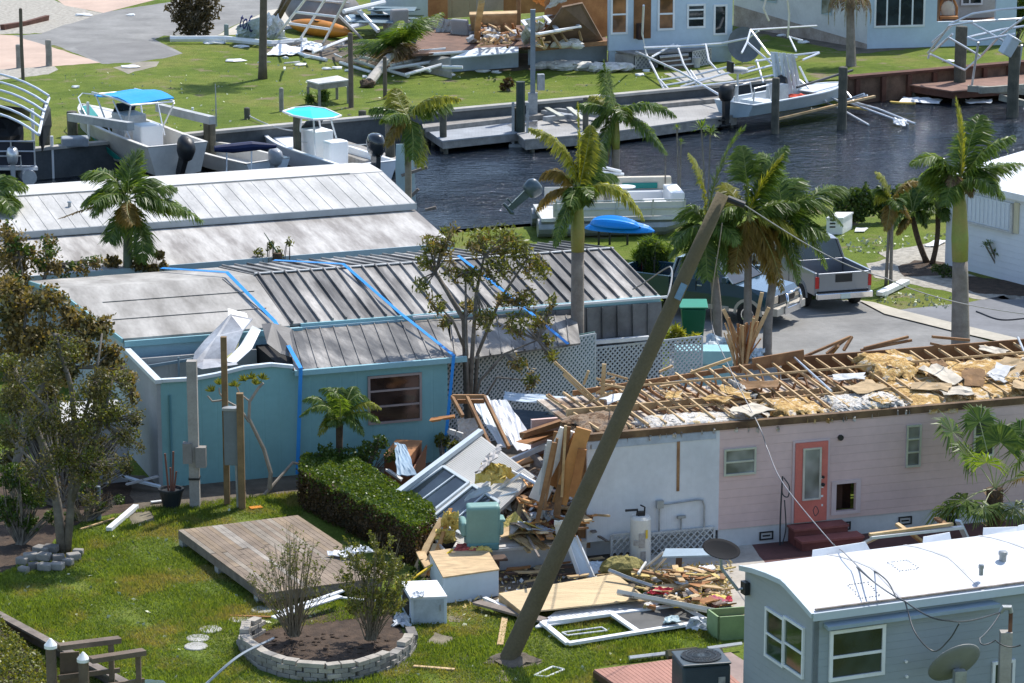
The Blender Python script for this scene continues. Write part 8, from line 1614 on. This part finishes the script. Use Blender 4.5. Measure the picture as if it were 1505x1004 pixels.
rag('flat white paper at the back of the debris', [(1022, 842, .1), (1052, 838, .1), (1048, 832, .12), (1028, 834, .12)], 0, CLEANW, 'paper_sheet', 'sheet', .03)
cable([G(985, 885, .3), G(1010, 878, .4), G(1035, 872, .3), G(1015, 890, .3), G(990, 893, .3)], .012, 'tangled yellow cord in the debris', M('yellow_strap'), 'cord', 'cord')
# grey green table legs, insulation heap, sticks near slab
obj('insulation_heap', MB().blob(G(917, 838, .18), .5, .35, .32, 16, .18), M('olive_insulation', (.3, .26, .09), .95, .3, 6, bmp=.05, bscale=12), loc=G(917, 838), label='olive yellow insulation heap at the foot of the water heater', cat='insulation')
t = thing('folding_table', 'slate grey folding table tipped in front of the lattice skirting', 'table', G(1000, 820)); g = [G(973, 818, .95), G(1045, 816, .95), G(1048, 806, .98), G(978, 806, .98)]; obj('top', MB().slab(g, (0, 0, -.04)), M('slate_blue_metal'), t)
for a, b in (((975, 812), (938, 843)), ((985, 812), (958, 843)), ((938, 843), (950, 825))): obj('leg', MB().tube([G(*a, .9), G(*b, .15)], .03), OLDW, t)
plank(999, 806, 997, 838, G(998, 838).y, .14, M('dark_brown_wood'), 'short brown post in front of the lattice skirting')
t = thing('open_green_box', 'green box with a brown inside on the grass by the trailer', 'box', G(1060, 940)); a = G(1055, 942); g = G(1110, 938)-a; g.z = 0; vv = Vector((-.2, .55, 0)); h = .52
for nm, o0, e1, e2 in (('side', a, g, vv*.06), ('side', a+vv, g, -vv*.06), ('end', a, g.normalized()*.04, vv)): obj(nm, MB().para(o0, e1, e2, (0, 0, h)), M('green_box_paint', (.25, .36, .17), .6, .15, 2), t)
obj('inside', MB().para(a+g.normalized()*.1+vv*.1, g*.9, vv*.8, (0, 0, h*.7)), M('brown_room_wall'), t)
DG3 = 'boards along the slab edge'
for i in range(22):
    x = R.uniform(735, 900); y = 838+R.uniform(-4, 24)-.08*(x-735); an = R.uniform(-.25, .3); ln = R.uniform(14, 50)
    if 790 < x < 800: continue
    stick((x, y), .06+R.uniform(0, .15), (x+ln*cos(an), y-ln*.3*sin(an)-ln*.08), .06+R.uniform(0, .2), R.choice([.06, .1, .14]), .04, R.choice([LUM, LUM, PLYB, M('fresh_pine'), OLDWOOD, M('dark_brown_wood')]), 'short board lying in the litter along the foot of the pale slab', DG3, 'board_offcut', 'board')
# ---- patio by the AC, AC unit, rolled mats
RDK = M('salmon_deck_boards', (.4, .2, .15), .8, .2, 1.5)
t = thing('low_deck', 'salmon coloured board deck in front of the grey trailer', 'deck', G(920, 990)); g0, g1, g2, g3 = G(873, 984, .2), G(960, 972, .2), G(1075, 1060, .2), G(960, 1080, .2)
m = MB(); n_ = 26
e0, e1, e2, e3 = G(873, 984, .2), G(940, 1030, .2), G(1090, 1005, .2), G(1040, 962, .2)
for i in range(n_): f0, f1 = i/n_, (i+.9)/n_; m.slab([e0.lerp(e3, f0), e0.lerp(e3, f1), e1.lerp(e2, f1), e1.lerp(e2, f0)], (0, 0, -.03))
obj('boards', m, RDK, t); obj('rim', MB().beam(e0+Vector((0, 0, -.1)), e1+Vector((0, 0, -.1)), .05, .14), M('dark_brown_wood'), t)
patch('patio_stones', [(962, 972), (1075, 958), (1140, 1004), (1080, 1010)], M('worn_pink_concrete', (.33, .25, .22), .9, .25, 1), .03, 1)
AC = M('charcoal_green_metal', (.035, .05, .055), .5, .15, 3, stripes=('Z', .04, .012)); Fa = Fr(G(1003, 1045), 12); t = thing('air_conditioner', 'charcoal outdoor air conditioning unit in front of the grey trailer', 'air conditioner', Fa.w(.5, .5, 0), Fa.az)
wA = .98; zA = zat(Fa.w(0, 0, 0), 978); ztop = zA
obj('body', MB().fbox(Fa, 0, wA, 0, wA*.9, .05, zA-.05), AC, t, bevel=.06); obj('lid', MB().fbox(Fa, -.01, wA+.01, -.01, wA*.9+.01, zA-.048, zA), M('charcoal_lid', (.06, .08, .09), .4, .15, 2), t, bevel=.03)
c = Fa.w(wA/2, wA*.45, zA+.003); obj('fan_opening', MB().lathe(c, [(.4, 0), (.4, .015), (.02, .016)], 28), BLACK, t)
for k in range(14): a = k*pi/14; obj('fan_grille', MB().beam(c+Vector((cos(a)*.4, sin(a)*.4, .024)), c-Vector((cos(a)*.4, sin(a)*.4, -.024)), .008, .006), M('charcoal_lid'), t)
for r in (.18, .3, .4): obj('fan_grille', MB().tube([c+Vector((r*cos(x*pi/12), r*sin(x*pi/12), .03)) for x in range(25)], .007, 4), M('charcoal_lid'), t)
obj('rating_plate', MB().fbox(Fa, .72, .86, -.02, -.004, .35, .65), M('grey_label'), t)
cable([G(925, 967, .1), G(1000, 958, .1)], .05, 'white post lying left of the rolled mats', WHITE, 'fallen_post', 'post'); cable([G(1040, 953, .15), G(1090, 946, .15)], .045, 'white post end right of the rolled mats', WHITE, 'fallen_post', 'post')
OLM = M('olive_mat', (.13, .12, .07), .9, .2, 3); cable([G(980, 962, .14), G(1024, 957, .14)], .11, 'rolled olive mat at the left', OLM, 'rolled_mat', 'mat'); cable([G(998, 970, .12), G(1060, 958, .12)], .1, 'rolled olive mat at the right, nearer the air conditioner', OLM, 'rolled_mat', 'mat')
# ---- dishes, service mast, pole
def dish(label, c, ax, r, mat, n=28): 
    t = thing('satellite_dish', label, 'satellite dish', c); ax = Vector(ax).normalized(); obj('reflector', MB().lathe(c, [(r*.05, 0), (r*.5, r*.06), (r*.85, r*.17), (r, r*.24), (r*1.01, r*.27), (r*.84, r*.2), (r*.5, r*.09), (r*.04, r*.03)], n, ax), mat, t, smooth=True); return t
c = D(1059, 813, TR.w(0, 3.0, 0).y-.1); t = dish('black satellite dish on a curved arm at the back corner of the grey trailer', c, (.15, -.25, .95), .37, M('black_dish', (.02, .02, .021), .9, .15, 2, spec=.1)); e = TR.w(-.02, TB-.2, TZ-.35)
obj('arm', MB().tube([c, c+Vector((.02, 0, -.3)), c.lerp(e, .7)+Vector((0, 0, -.25)), e], .035), GALV, t); obj('bracket', MB().box(e, .1, .2, .25, 22), BLACK, t)
c = D(1407, 982, TR.w(3.2, -1.2, 0).y); t = dish('large grey satellite dish facing away beside the service mast', c, (-.35, .75, .55), .53, M('grey_dish', (.2, .21, .2), .5, .12, 2)); obj('mast', MB().tube([c, Vector((c.x+.05, c.y, 0))], .05), GALV, t); obj('feed_bracket', MB().box(c+Vector((.03, -.12, -.15)), .22, .16, .3, 10), GALV, t); obj('sticker', MB().box(c+Vector((-.24, -.1, .28)), .12, .02, .1, -25), OLDW, t)
g_ = G(1472, 1100); zt3 = zat(g_, 928); t = thing('service_mast', 'concrete post with a rusty curved service mast and cables', 'utility post', g_)
obj('post', MB().beam(g_, Vector((g_.x, g_.y, zt3)), .22, .2, (0, 1, 0)), M('pale_concrete_post'), t); p = g_+Vector((.07, -.02, 0)); zr_ = zat(g_, 900); obj('mast_pipe', MB().tube([Vector((p.x, p.y, zt3-.4)), Vector((p.x, p.y, zr_))], .04), M('rusty_pipe', (.22, .1, .06), .8, .4, 5), t); obj('weatherhead', MB().tube([Vector((p.x, p.y, zr_)), Vector((p.x-.02, p.y, zr_+.1)), Vector((p.x-.14, p.y, zr_+.1)), Vector((p.x-.2, p.y, zr_))], [.05, .06, .06, .04]), GALV, t)
wh_p = Vector((p.x-.2, p.y, zr_))
pole_b = G(746, 972); pole_t = D(1062, 286, pole_b.y+2.2)
t = thing('leaning_pole', 'thick weathered utility pole leaning far to the right across the scene', 'utility pole', pole_b)
POLE = M('brown_grey_pole', (.12, .095, .055), .9, .35, 2.5, bmp=.012, bscale=14, col2=(.12, .095, .05))
obj('shaft', MB().tube([pole_b-(pole_t-pole_b)*.03]+[pole_b.lerp(pole_t, i/8) for i in range(9)], [.2]+[.195-.06*i/8 for i in range(9)], 18), POLE, t, smooth=True)
s0 = pole_b.lerp(pole_t, .78); dr2 = (pole_t-pole_b).normalized(); obj('tag_plate', MB().beam(s0+Vector((.03, -.2, 0)), s0+Vector((.03, -.2, 0))+dr2*.35, .14, .02, (0, -1, 0)), M('blue_tag', (.15, .25, .35), .5, .2, 4), t)
obj('insulator', MB().tube([pole_t+Vector((.1, 0, -.08)), pole_t+Vector((.45, 0, -.22))], .07, 10), BLACK, t); obj('top_cut', MB().lathe(pole_t+dr2*.001, [(.135, 0), (.13, .01)], 16, dr2), M('cut_wood', (.32, .27, .16), .9, .2, 4), t)
obj('dirt_mound', MB().blob(pole_b+Vector((.1, 0, 0)), .55, .4, .12, 14, .25), DIRT, loc=pole_b, kind='stuff', label='loose soil heaved up around the foot of the leaning pole', cat='soil')
# ---- wires
CB = M('weathered_black_cable', (.05, .055, .06), .5, .3, 4); CG = M('pale_cable', (.24, .24, .25), .5, .2, 3)
tl = pole_t+Vector((.45, 0, -.22))
cable([tl, D(1300, 408, tl.y+6), D(1510, 462, tl.y+14)], .014, 'pale wire running right from the pole top across the driveway', CG, sag=.1)
cable([pole_b.lerp(pole_t, .75)+Vector((-.1, -.1, 0)), D(985, 392, pole_b.y+8), D(930, 425, pole_b.y+14)], .018, 'thin guy wire on the left of the leaning pole', CG, sag=.05)
cable([pole_t+Vector((0, 0, -.6)), D(1045, 465, 74), D(1071, 538, 70), D(1115, 625, PK.w(4, -.3, 0).y), D(1128, 660, PK.w(4, -.3, 0).y-.4), D(1152, 712, 65), D(1220, 795, 61), D(1240, 812, 57), D(1290, 860, 54.5), D(1330, 884, 53.6)], .012, 'long pale service cable dropping over the pink house to the trailer roof', CG)
k1 = D(1330, 884, 53.5)
cable([D(1225, 800, 60), D(1262, 836, 56), k1, D(1395, 912, 52.5), wh_p], .016, 'thick twisted black cable lying over the trailer roof to the service mast', CB, sag=.03)
cable([k1, D(1345, 930, 52.8), D(1372, 957, 52.6), D(1395, 940, 52.5), D(1410, 916, 52.4)], .014, 'black cable loop hanging below the trailer eave', CB)
cable([D(1225, 812, 59.5), D(1260, 826, 57.5), D(1300, 850, 55), D(1318, 880, 53.7)], .014, 'second thin cable over the trailer roof', CB); cable([wh_p, D(1440, 938, 52.4), D(1463, 941, 52.3), D(1500, 948, 52.3)], .014, 'thin cable sagging behind the service mast', CB, sag=.08)
yw = PK.w(4.6, -.2, 0).y
cable([D(1150, 700, yw), D(1147, 760, yw), D(1146, 812, yw)], .02, 'black cable hanging down the pink wall left of the coral door', CB); cable([D(1152, 702, yw), D(1160, 715, yw), D(1158, 730, yw), D(1150, 725, yw), D(1150, 700, yw)], .015, 'coiled cable loop on the pink wall', CB); cable([D(1153, 735, yw), D(1155, 775, yw), D(1150, 800, yw)], .015, 'second black cable down the pink wall', CB)
cable([D(1195, 750, yw), D(1199, 744, yw), D(1203, 752, yw), D(1198, 758, yw), D(1195, 750, yw)], .01, 'small wire loop on the coral door', CB)
# broken awning frame by the pink house
t = thing('awning_frame', 'collapsed white and timber awning frame behind the trailer roof', 'frame', G(1350, 812))
for a, za, b, zb, w_, mt_ in (((1250, 808), .3, (1288, 790), .9, .16, WHITE), ((1280, 790), .9, (1415, 775), .9, .12, WHITE), ((1278, 786), .95, (1400, 770), 1.0, .1, LUM), ((1318, 770), 1.0, (1332, 780), .9, .12, LUM), ((1340, 785), .8, (1356, 797), .5, .14, LUM), ((1408, 765), 1.0, (1420, 790), .5, .14, M('pale_blue_white')), ((1376, 762), .9, (1392, 772), .9, .12, LUMB)): obj('bar', MB().beam(G(*a, za), G(*b, zb), w_, .06), mt_, t)
# ---- lattice fence behind pink house + carport clutter
lf = Fr(BL.w(7.6, .2, 0), 10)
pA = BL.w(BA1+.05, .9, 0); pB = BL.w(BA1+5.0, 2.6, 0); z_l = 2.36
lattice('lattice_screen', pA, pB-pA, (0, 0, z_l), 0, 0, M('blue_grey_lattice', (.5, .54, .56), .7, .15, 1), 'long grey lattice screen between the teal wall and the palm trunk', step=.1, w=.045)  # lattice in a blue grey tone
obj('screen_backing', MB().slab([pA+Vector((0, .25, 0)), pB+Vector((0, .25, 0)), pB+Vector((0, .25, z_l)), pA+Vector((0, .25, z_l))], (0, .05, 0)), M('dark_green_wall', (.10, .2, .2), .8, .3, .8), loc=pA, label='dark green carport wall behind the grey lattice screen', cat='wall')  # backing wall in a dark green tone
pC = D(872, 562, pB.y+.6); pC.z = 0; pD = Vector((pC.x+3.0, pC.y+1.4, 0)); zC = zat(pC, 512)
lattice('lattice_screen', pC, pD-pC, (0, 0, zC), 0, 0, M('blue_grey_lattice'), 'second lattice screen right of the palm trunk under a white rail', step=.1, w=.045)
obj('white_rail', MB().beam(pC+Vector((-2.2, -.2, zC+.02)), pC+Vector((1.5, .5, zC+.18)), .14, .1), WHITE, loc=pC, label='white rail along the top of the lattice screens', cat='rail'); strap([pC+Vector((.0, -.12, zC+.1)), pC+Vector((-.15, -.12, .6))], SG, 'short blue strap over the white rail beside the palm trunk', .1)
pE = D(993, 560, pD.y+.2); pE.z = 0; zE_ = zat(pE, 516); pF = Vector((pE.x+1.55, pE.y-.05, 0))
t = thing('teal_counter', 'teal storage counter right of the lattice screen', 'counter', pE); obj('body', MB().slab([pE, pF, pF+Vector((0, 0, zE_-.4)), pE+Vector((0, 0, zE_-.4))], (0, .8, 0)), M('pale_teal_paint', (.28, .52, .55), .5, .1, 1), t); obj('upper_box', MB().slab([pE+Vector((0, 0, zE_-.38)), pF+Vector((0, 0, zE_-.38)), pF+Vector((0, 0, zE_)), pE+Vector((0, 0, zE_))], (0, .8, 0)), M('pale_teal_paint'), t)
GB = M('bin_green', (.0, .13, .07), .45, .1, 2); c = G(1018, 506); t = thing('wheelie_bin', 'dark green wheelie bin left of the leaning pole', 'bin', c)
zb_ = zat(c, 446); m = MB(); m.add([c+Vector((x*(.27 if z == 0 else .36), y*(.27 if z == 0 else .36), z)) for z in (0, zb_-.1) for x, y in ((-1, -1), (1, -1), (1, 1), (-1, 1))], [(3, 2, 1, 0), (4, 5, 6, 7), (0, 1, 5, 4), (1, 2, 6, 5), (2, 3, 7, 6), (3, 0, 4, 7)]); obj('body', m, GB, t, bevel=.03); obj('lid', MB().slab([c+Vector((-.42, -.4, zb_-.08)), c+Vector((.42, -.4, zb_-.08)), c+Vector((.42, .42, zb_)), c+Vector((-.42, .42, zb_))], (0, 0, .05)), M('bin_lid_green', (.0, .22, .12), .4, .1, 2), t, bevel=.02)
for s_ in (-1, 1): obj('wheel', MB().lathe(c+Vector((s_*.28, .25, .1)), [(.1, -.03), (.12, 0), (.1, .03)], 12, (1, 0, 0)), RUBBER, t)
# rods sticking up, broom of splintered stakes
BG = 'tall splintered stakes standing in a bundle behind the rafters'
yb2 = PK.w(7.5, 5.2, 0).y
for i in range(44):
    x = R.uniform(1082, 1096); u4 = R.uniform(-1, 1); tx_ = 1092+u4*30; ty = 478+abs(u4)*R.uniform(-25, 25); plank(x, 548, tx_, ty, yb2+R.uniform(-.3, .3), R.choice([.03, .045, .06]), R.choice([LUM, LUMB, LUM, PLYB]), 'splintered stake in the upright bundle behind the rafters', R.uniform(-.3, .3), BG, .03)
for (x0, y0, x1, y1, lab) in ((1085, 500, 1063, 455, 'longest thin stake pointing up left of the bundle'), (1105, 500, 1120, 430, 'longest stake pointing up from the bundle'), (1110, 495, 1130, 452, 'stake leaning right out of the bundle')): plank(x0, y0, x1, y1, yb2, .09, LUM, lab)
for (a, b, lab) in (((1180, 525), (1250, 495), 'left stick of the pile behind the ridge'), ((1215, 520), (1245, 497), 'second stick of the pile behind the ridge'), ((1240, 515), (1252, 495), 'short stick of the pile behind the ridge'), ((1265, 515), (1340, 500), 'long brown board behind the ridge'), ((1270, 512), (1335, 495), 'upper brown board behind the ridge'), ((1370, 495), (1425, 500), 'flat brown board behind the ridge at the right'), ((1232, 508), (1222, 520), 'tiny brace stick behind the ridge'), ((1368, 505), (1400, 512), 'brown offcut behind the ridge at the right')): 
    y_ = PK.w(9, 4.4, 0).y; obj('board', MB().beam(D(*a, y_), D(*b, y_+.3), .07, .06), LUMB, loc=D(*a, y_), label=lab, cat='board')
for i in range(24):
    x = R.uniform(855, 980); y = R.uniform(545, 600); y_ = PK.w(2, 2.6+R.random()*1.6, 0).y; an = R.uniform(-.8, .6); ln = R.uniform(20, 60)
    obj('timber', MB().beam(D(x, y, y_), D(x+ln*cos(an), y+ln*sin(an)*.5, y_+R.uniform(-.4, .4)), R.choice([.04, .07]), .05), R.choice([LUM, LUMB, LUM]), loc=D(x, y, y_), label='loose timber tangled at the broken left end of the rafters', cat='timber', group='loose timbers at the broken end of the rafters')
y_ = PK.w(1, 3.0, 0).y
for (a, b, w_, lab) in (((815, 532), (880, 592), .06, 'long pale batten sticking up left of the pole base of the roof'), ((828, 550), (870, 590), .06, 'lower pale batten beside the long one'), ((888, 535), (884, 605), .1, 'upright wooden stud standing at the left end of the rafters'), ((1015, 548), (1075, 527), .08, 'pale board along the top of the ridge'), ((865, 545), (858, 565), .05, 'tiny upright stick at the left end of the rafters')): obj('batten', MB().beam(D(*a, y_), D(*b, y_), w_, .06), LUM, loc=D(*b, y_), label=lab, cat='board')
# clutter between carport and clump
for q4, mt_, lab in ((((1030, 520, .4), (1075, 520, .4), (1090, 500, .8), (1040, 495, .7)), M('blue_white_panel'), 'bent pale sheet leaning at the foot of the palm clump'), (((1060, 515, .3), (1105, 525, .3), (1110, 510, .5), (1070, 500, .6)), ALU, 'shiny curled sheet behind the stakes'), (((1095, 530, .2), (1122, 532, .2), (1122, 515, .5), (1098, 515, .5)), M('pale_blue_white'), 'pale blue box lid right of the stakes')): rag(lab, q4, 0, mt_, 'sheet_piece', 'sheet', .12)
# AC box on far bank lawn etc.
c0 = G(1214, 345); t = thing('utility_box', 'white generator box on the lawn behind the silver truck', 'box', c0); hh = zat(c0, 320); U = G(1240, 344)-c0; U.z = 0; V = Vector((.75, .35, 0)); W_ = G(1238, 345)-c0; W_.z = 0
obj('body', MB().para(c0, W_, Vector((.45, 1.0, 0)), (0, 0, hh-.06)), CLEANW, t, bevel=.02); obj('lid', MB().para(c0+Vector((-.02, -.03, hh-.055)), W_*1.06, Vector((.47, 1.05, 0)), (0, 0, .06)), CLEANW, t)
m = MB()
for k in range(4): m.para(c0+Vector((.12, -.015, .25+k*.12)), W_*.35, (0, .012, 0), (0, 0, .05))
obj('louvre', m, DARK, t)
rag('white board lying right of the generator box', [(1256, 341, .03), (1270, 341, .03), (1276, 336, .03), (1258, 335, .03)], 0, CLEANW, 'white_sheet', 'sheet', .01); rag('flat white sheet on the lawn right of the pygmy palms', [(1358, 362, .03), (1375, 363, .03), (1392, 355, .05), (1375, 353, .04)], 0, WHITE, 'white_sheet', 'sheet', .03)
t = thing('gutter_piece', 'white gutter piece lying on the small lawn by the twin palm', 'gutter', G(1300, 432)); obj('trough', MB().beam(G(1294, 432, .12), G(1331, 414, .12), .3, .16), CLEANW, t, bevel=.02); obj('flange', MB().beam(G(1292, 430, .22), G(1300, 431, .22), .3, .1), CLEANW, t)
cable([G(1435, 458, .02), G(1470, 470, .02), G(1510, 468, .02)], .03, 'dark hose on the blue grey driveway', BLACK, 'hose', 'hose')
m = MB(); C = scatter([(1230, 345), (1270, 350), (1392, 345), (1300, 375), (1240, 372)], 120); C[:, 2] = .03; obj('fallen_leaves', MB().leaves(C, .14, .08), M('pale_fallen_leaf', (.6, .62, .42), .7, .2, 4), loc=(0, 0, 0), kind='stuff', label='pale fallen leaves scattered on the lawns', cat='leaves')
C = np.concatenate([scatter([(1290, 428), (1420, 440), (1390, 455), (1290, 445)], 110), scatter([(80, 110), (380, 90), (740, 110), (1000, 110), (1000, 120), (380, 180), (90, 210)], 260), scatter(LAWNPX, 160, HOLES)]); C[:, 2] = .03; obj('fallen_leaves', MB().leaves(C, .13, .08), M('pale_fallen_leaf'), loc=(0, 0, 0), kind='stuff', label='small pale leaves scattered over the grass', cat='leaves')
C = np.concatenate([scatter([(735, 800), (862, 790), (862, 750), (750, 770)], 800), scatter([(940, 835), (1075, 830), (1075, 900), (960, 890)], 900), scatter([(560, 850), (900, 835), (900, 870), (740, 900), (620, 900)], 420)]); C[:, 2] = NR.uniform(.03, .1, len(C))+np.where(C[:, 1] > G(800, 815).y, .5, 0)*(C[:, 0] < PK.w(0, 0, 0).x); obj('splinter_litter', MB().leaves(C, .15, .04), M('yellow_scrap'), loc=(0, 0, 0), kind='stuff', label='fine yellow splinters littering the debris field', cat='litter')
C = scatter([(640, 840), (740, 850), (1070, 835), (1070, 900), (960, 900), (640, 890)], 260); C[:, 2] = .06; obj('paper_litter', MB().leaves(C, .12, .1), OLDW, loc=(0, 0, 0), kind='stuff', label='small white scraps littering the debris field', cat='litter')
# rubbish left of turquoise room
stick((180, 700), .3, (235, 715), .15, .14, .05, M('pale_blue_white'), 'pale board lying in the gap left of the turquoise room'); stick((185, 712), .2, (232, 700), .3, .1, .04, OLDW, 'crossed pale board in the gap left of the turquoise room')
a, b = up(145, 764, 715); obj('stub_post', MB().tube([a, b], .07, 10), M('blue_grey_steel'), loc=a, label='short blue grey post left of the downpipe piece', cat='post')
t = thing('grey_shed', 'pale grey block shed wall half hidden behind the left trees', 'shed', G(140, 712)); m = MB(); p, q = G(95, 718), G(188, 708); m.slab([p, q, q+Vector((0, 0, 1.5)), p+Vector((0, 0, 1.6))], (0, .3, 0)); obj('wall', m, M('pale_block_grey', (.5, .53, .55), .8, .15, 1), t); obj('roof', MB().slab([p+Vector((0, -.05, 1.61)), q+Vector((0, -.05, 1.51)), q+Vector((-.2, 1.0, 1.8)), p+Vector((-.2, 1.0, 1.9))], (0, 0, .05)), OLDW, t)
# ================================================================ TRUCKS
def loft(secs, mat, name, par, smooth=False):
    P = [[Vector(p) for p in s] for s in secs]; m = MB().grid(P); n = len(secs[0])
    m.add(P[0], [tuple(range(n))]); m.add(P[-1], [tuple(range(n-1, -1, -1))]); return obj(name, m, mat, par, smooth=smooth)
def truck(label, o, heading, paint, lower, kind):
    "x forward, y left; built in its own axes"
    t = thing('pickup_truck', label, 'pickup truck', o, heading); mr = Matrix.Translation(Vector(o)) @ Matrix.Rotation(heading, 4, 'Z'); W = .95
    q = lambda x, y, z: mr @ Vector((x, y, z))
    def sec(x, z0, z1, w=W, wt=None): wt = wt or w-.06; return [q(x, -w, z0), q(x, -w, (z0+z1)/2), q(x, -wt, z1), q(x, wt, z1), q(x, w, (z0+z1)/2), q(x, w, z0)]
    def bx(nm, x0, x1, y0, y1, z0, z1, mt, bev=.02, par=None): return obj(nm, MB().slab([q(x0, y0, z0), q(x1, y0, z0), q(x1, y1, z0), q(x0, y1, z0)], (0, 0, z1-z0)), mt, par or t, bevel=bev)
    # bonnet + cab lower
    loft([sec(2.75, .62, 1.0, .86, .8), sec(2.6, .55, 1.12, .93, .84), sec(1.9, .5, 1.2), sec(1.35, .5, 1.25), sec(-.75, .5, 1.25)], paint, 'body', t)
    # bed: sides, floor, front wall, tailgate
    for s_ in (-1, 1): bx('bed_side', -2.78, -.78, s_*W, s_*(W-.09), .55, 1.27, paint)
    bx('bed_floor', -2.75, -.8, -W+.1, W-.1, .6, .68, M('bed_liner', (.06, .06, .065), .8, .2, 3)); bx('bed_front', -.86, -.78, -W+.1, W-.1, .7, 1.27, paint)
    tg = bx('tailgate', -2.84, -2.76, -W+.1, W-.1, .68, 1.25, paint); bx('tailgate_handle', -2.86, -2.842, -.28, .28, .95, 1.22, BLACK, .01, tg)
    for s_ in (-1, 1): bx('tail_light', -2.84, -2.785, s_*W*.99, s_*(W-.15), .78, 1.15, M('red_lens', (.5, .02, .02), .25, .2, 6), .01)
    bx('rear_bumper', -3.0, -2.86, -W*.98, W*.98, .45, .64, M('chrome', (.75, .76, .78), .12, .05, 2, metal=1)); bx('number_plate', -3.015, -3.002, -.16, .16, .46, .62, M('plate_white', (.6, .68, .62), .5, .1, 6), .0)
    # cabin
    def cs(x, zt, w): return [q(x, -W+.03, 1.25), q(x, -w, zt), q(x, w, zt), q(x, W-.03, 1.25)]
    gl = [(-.72, 1.26, .9), (-.6, 1.83, .72), (-.3, 1.88, .72), (.5, 1.87, .72), (.7, 1.82, .72), (1.45, 1.26, .88)]
    P = [[q(x, -(W-.04), 1.252), q(x, -w_, z), q(x, w_, z), q(x, W-.04, 1.252)] for x, z, w_ in gl]; m = MB().grid(P); obj('cab_glass', m, GLASS, t)
    P = [[q(x, -w_-.02, z+.012), q(x, -w_*.5, z+.04), q(x, w_*.5, z+.04), q(x, w_+.02, z+.012)] for x, z, w_ in gl[1:5]]; obj('cab_roof', MB().grid(P, (0, 0, -.03)), paint, t)
    for s_ in (-1, 1):
        for (x0, x1, zt) in ((-.72, -.6, 1.84), (1.42, .72, 1.83), (.1, .12, 1.88)): obj('pillar', MB().beam(q(x0, s_*(W-.02), 1.25), q(x1, s_*.745, zt), .1 if x0 < 1 else .07, .05), paint, t)
        bx('mirror', 1.15, 1.3, s_*(W+.02), s_*(W+.2), 1.28, 1.48, paint)
        for dx in (.1, -.72+.0): obj('door_seam', MB().box(q(dx+.05, s_*(W-.02), .9), .015, .02, .6, math.degrees(heading)), BLACK, t)
        bx('door_handle', .2, .36, s_*(W-.02), s_*(W+.01), 1.08, 1.12, ALU, .005); bx('sill', -.7, 1.3, s_*(W-.03), s_*(W+.02), .42, .56, lower)
    bx('windscreen_trim', 1.38, 1.46, -W+.08, W-.08, 1.245, 1.27, BLACK, .005)
    # front
    bx('grille', 2.74, 2.79, -.5, .5, .72, 1.0, BLACK); bx('front_bumper', 2.72, 2.95, -W*.98, W*.98, .42, .66, lower)
    for s_ in (-1, 1): bx('headlight', 2.66, 2.78, s_*.56, s_*.86, .78, 1.0, M('amber_clear_lens', (.6, .5, .38), .15, .2, 4), .01)
    if kind == 'bar':
        for s_ in (-1, 1): obj('bull_bar', MB().tube([q(2.95, s_*.45, .45), q(3.05, s_*.45, .8), q(2.98, s_*.4, 1.05)], .045, 10), M('chrome'), t, smooth=True)
        obj('bull_bar', MB().tube([q(2.98, -.4, 1.05), q(2.98, .4, 1.05)], .045, 10), M('chrome'), t, smooth=True); bx('skid_plate', 2.97, 3.02, -.5, .5, .42, .62, M('chrome'))
    for x in (1.95, -1.75):
        for s_ in (-1, 1):
            w0 = q(x, s_*(W-.12), .38); ax = (q(0, s_, 0)-q(0, 0, 0)); wl = obj('wheel', MB().lathe(w0-ax*.1, [(.2, 0), (.36, .0), (.38, .04), (.38, .2), (.36, .24), (.22, .24)], 22, ax), RUBBER, t)
            obj('rim', MB().lathe(w0+ax*.1, [(.22, 0), (.22, .045), (.12, .03), (.06, .06)], 14, ax), M('chrome'), wl); 
            P = [[q(x+r*cos(a), s_*(W+.012), .38+r*sin(a)) for r in (.4, .49)] for a in [pi*k/12 for k in range(13)]]; obj('wheel_arch', MB().grid(P, q(0, -s_*.03, 0)-q(0, 0, 0)), lower, t)
    return t
SIL = M('silver_paint', (.24, .255, .28), .3, .05, 1, metal=.4, coat=.6); NVY = M('deep_blue_green_paint', (.02, .06, .09), .2, .05, 1, metal=.3, coat=.9); BEI = M('beige_cladding', (.48, .44, .37), .5, .08, 2)
gT = G(1242, 460)
hd = radians(108)
cT = Vector((gT.x, gT.y, 0))+Vector((cos(hd), sin(hd), 0))*3.0
truck('silver pickup truck seen from behind with an open empty bed', cT, hd, SIL, M('grey_cladding', (.25, .26, .27), .5, .1, 2), '')
hb_ = radians(-32); gB = G(1165, 478); cB_ = Vector((gB.x, gB.y, 0))-Vector((cos(hb_), sin(hb_), 0))*3.0
truck('dark blue pickup truck with a chrome bull bar behind the palm clump', cB_, hb_, NVY, BEI, 'bar')
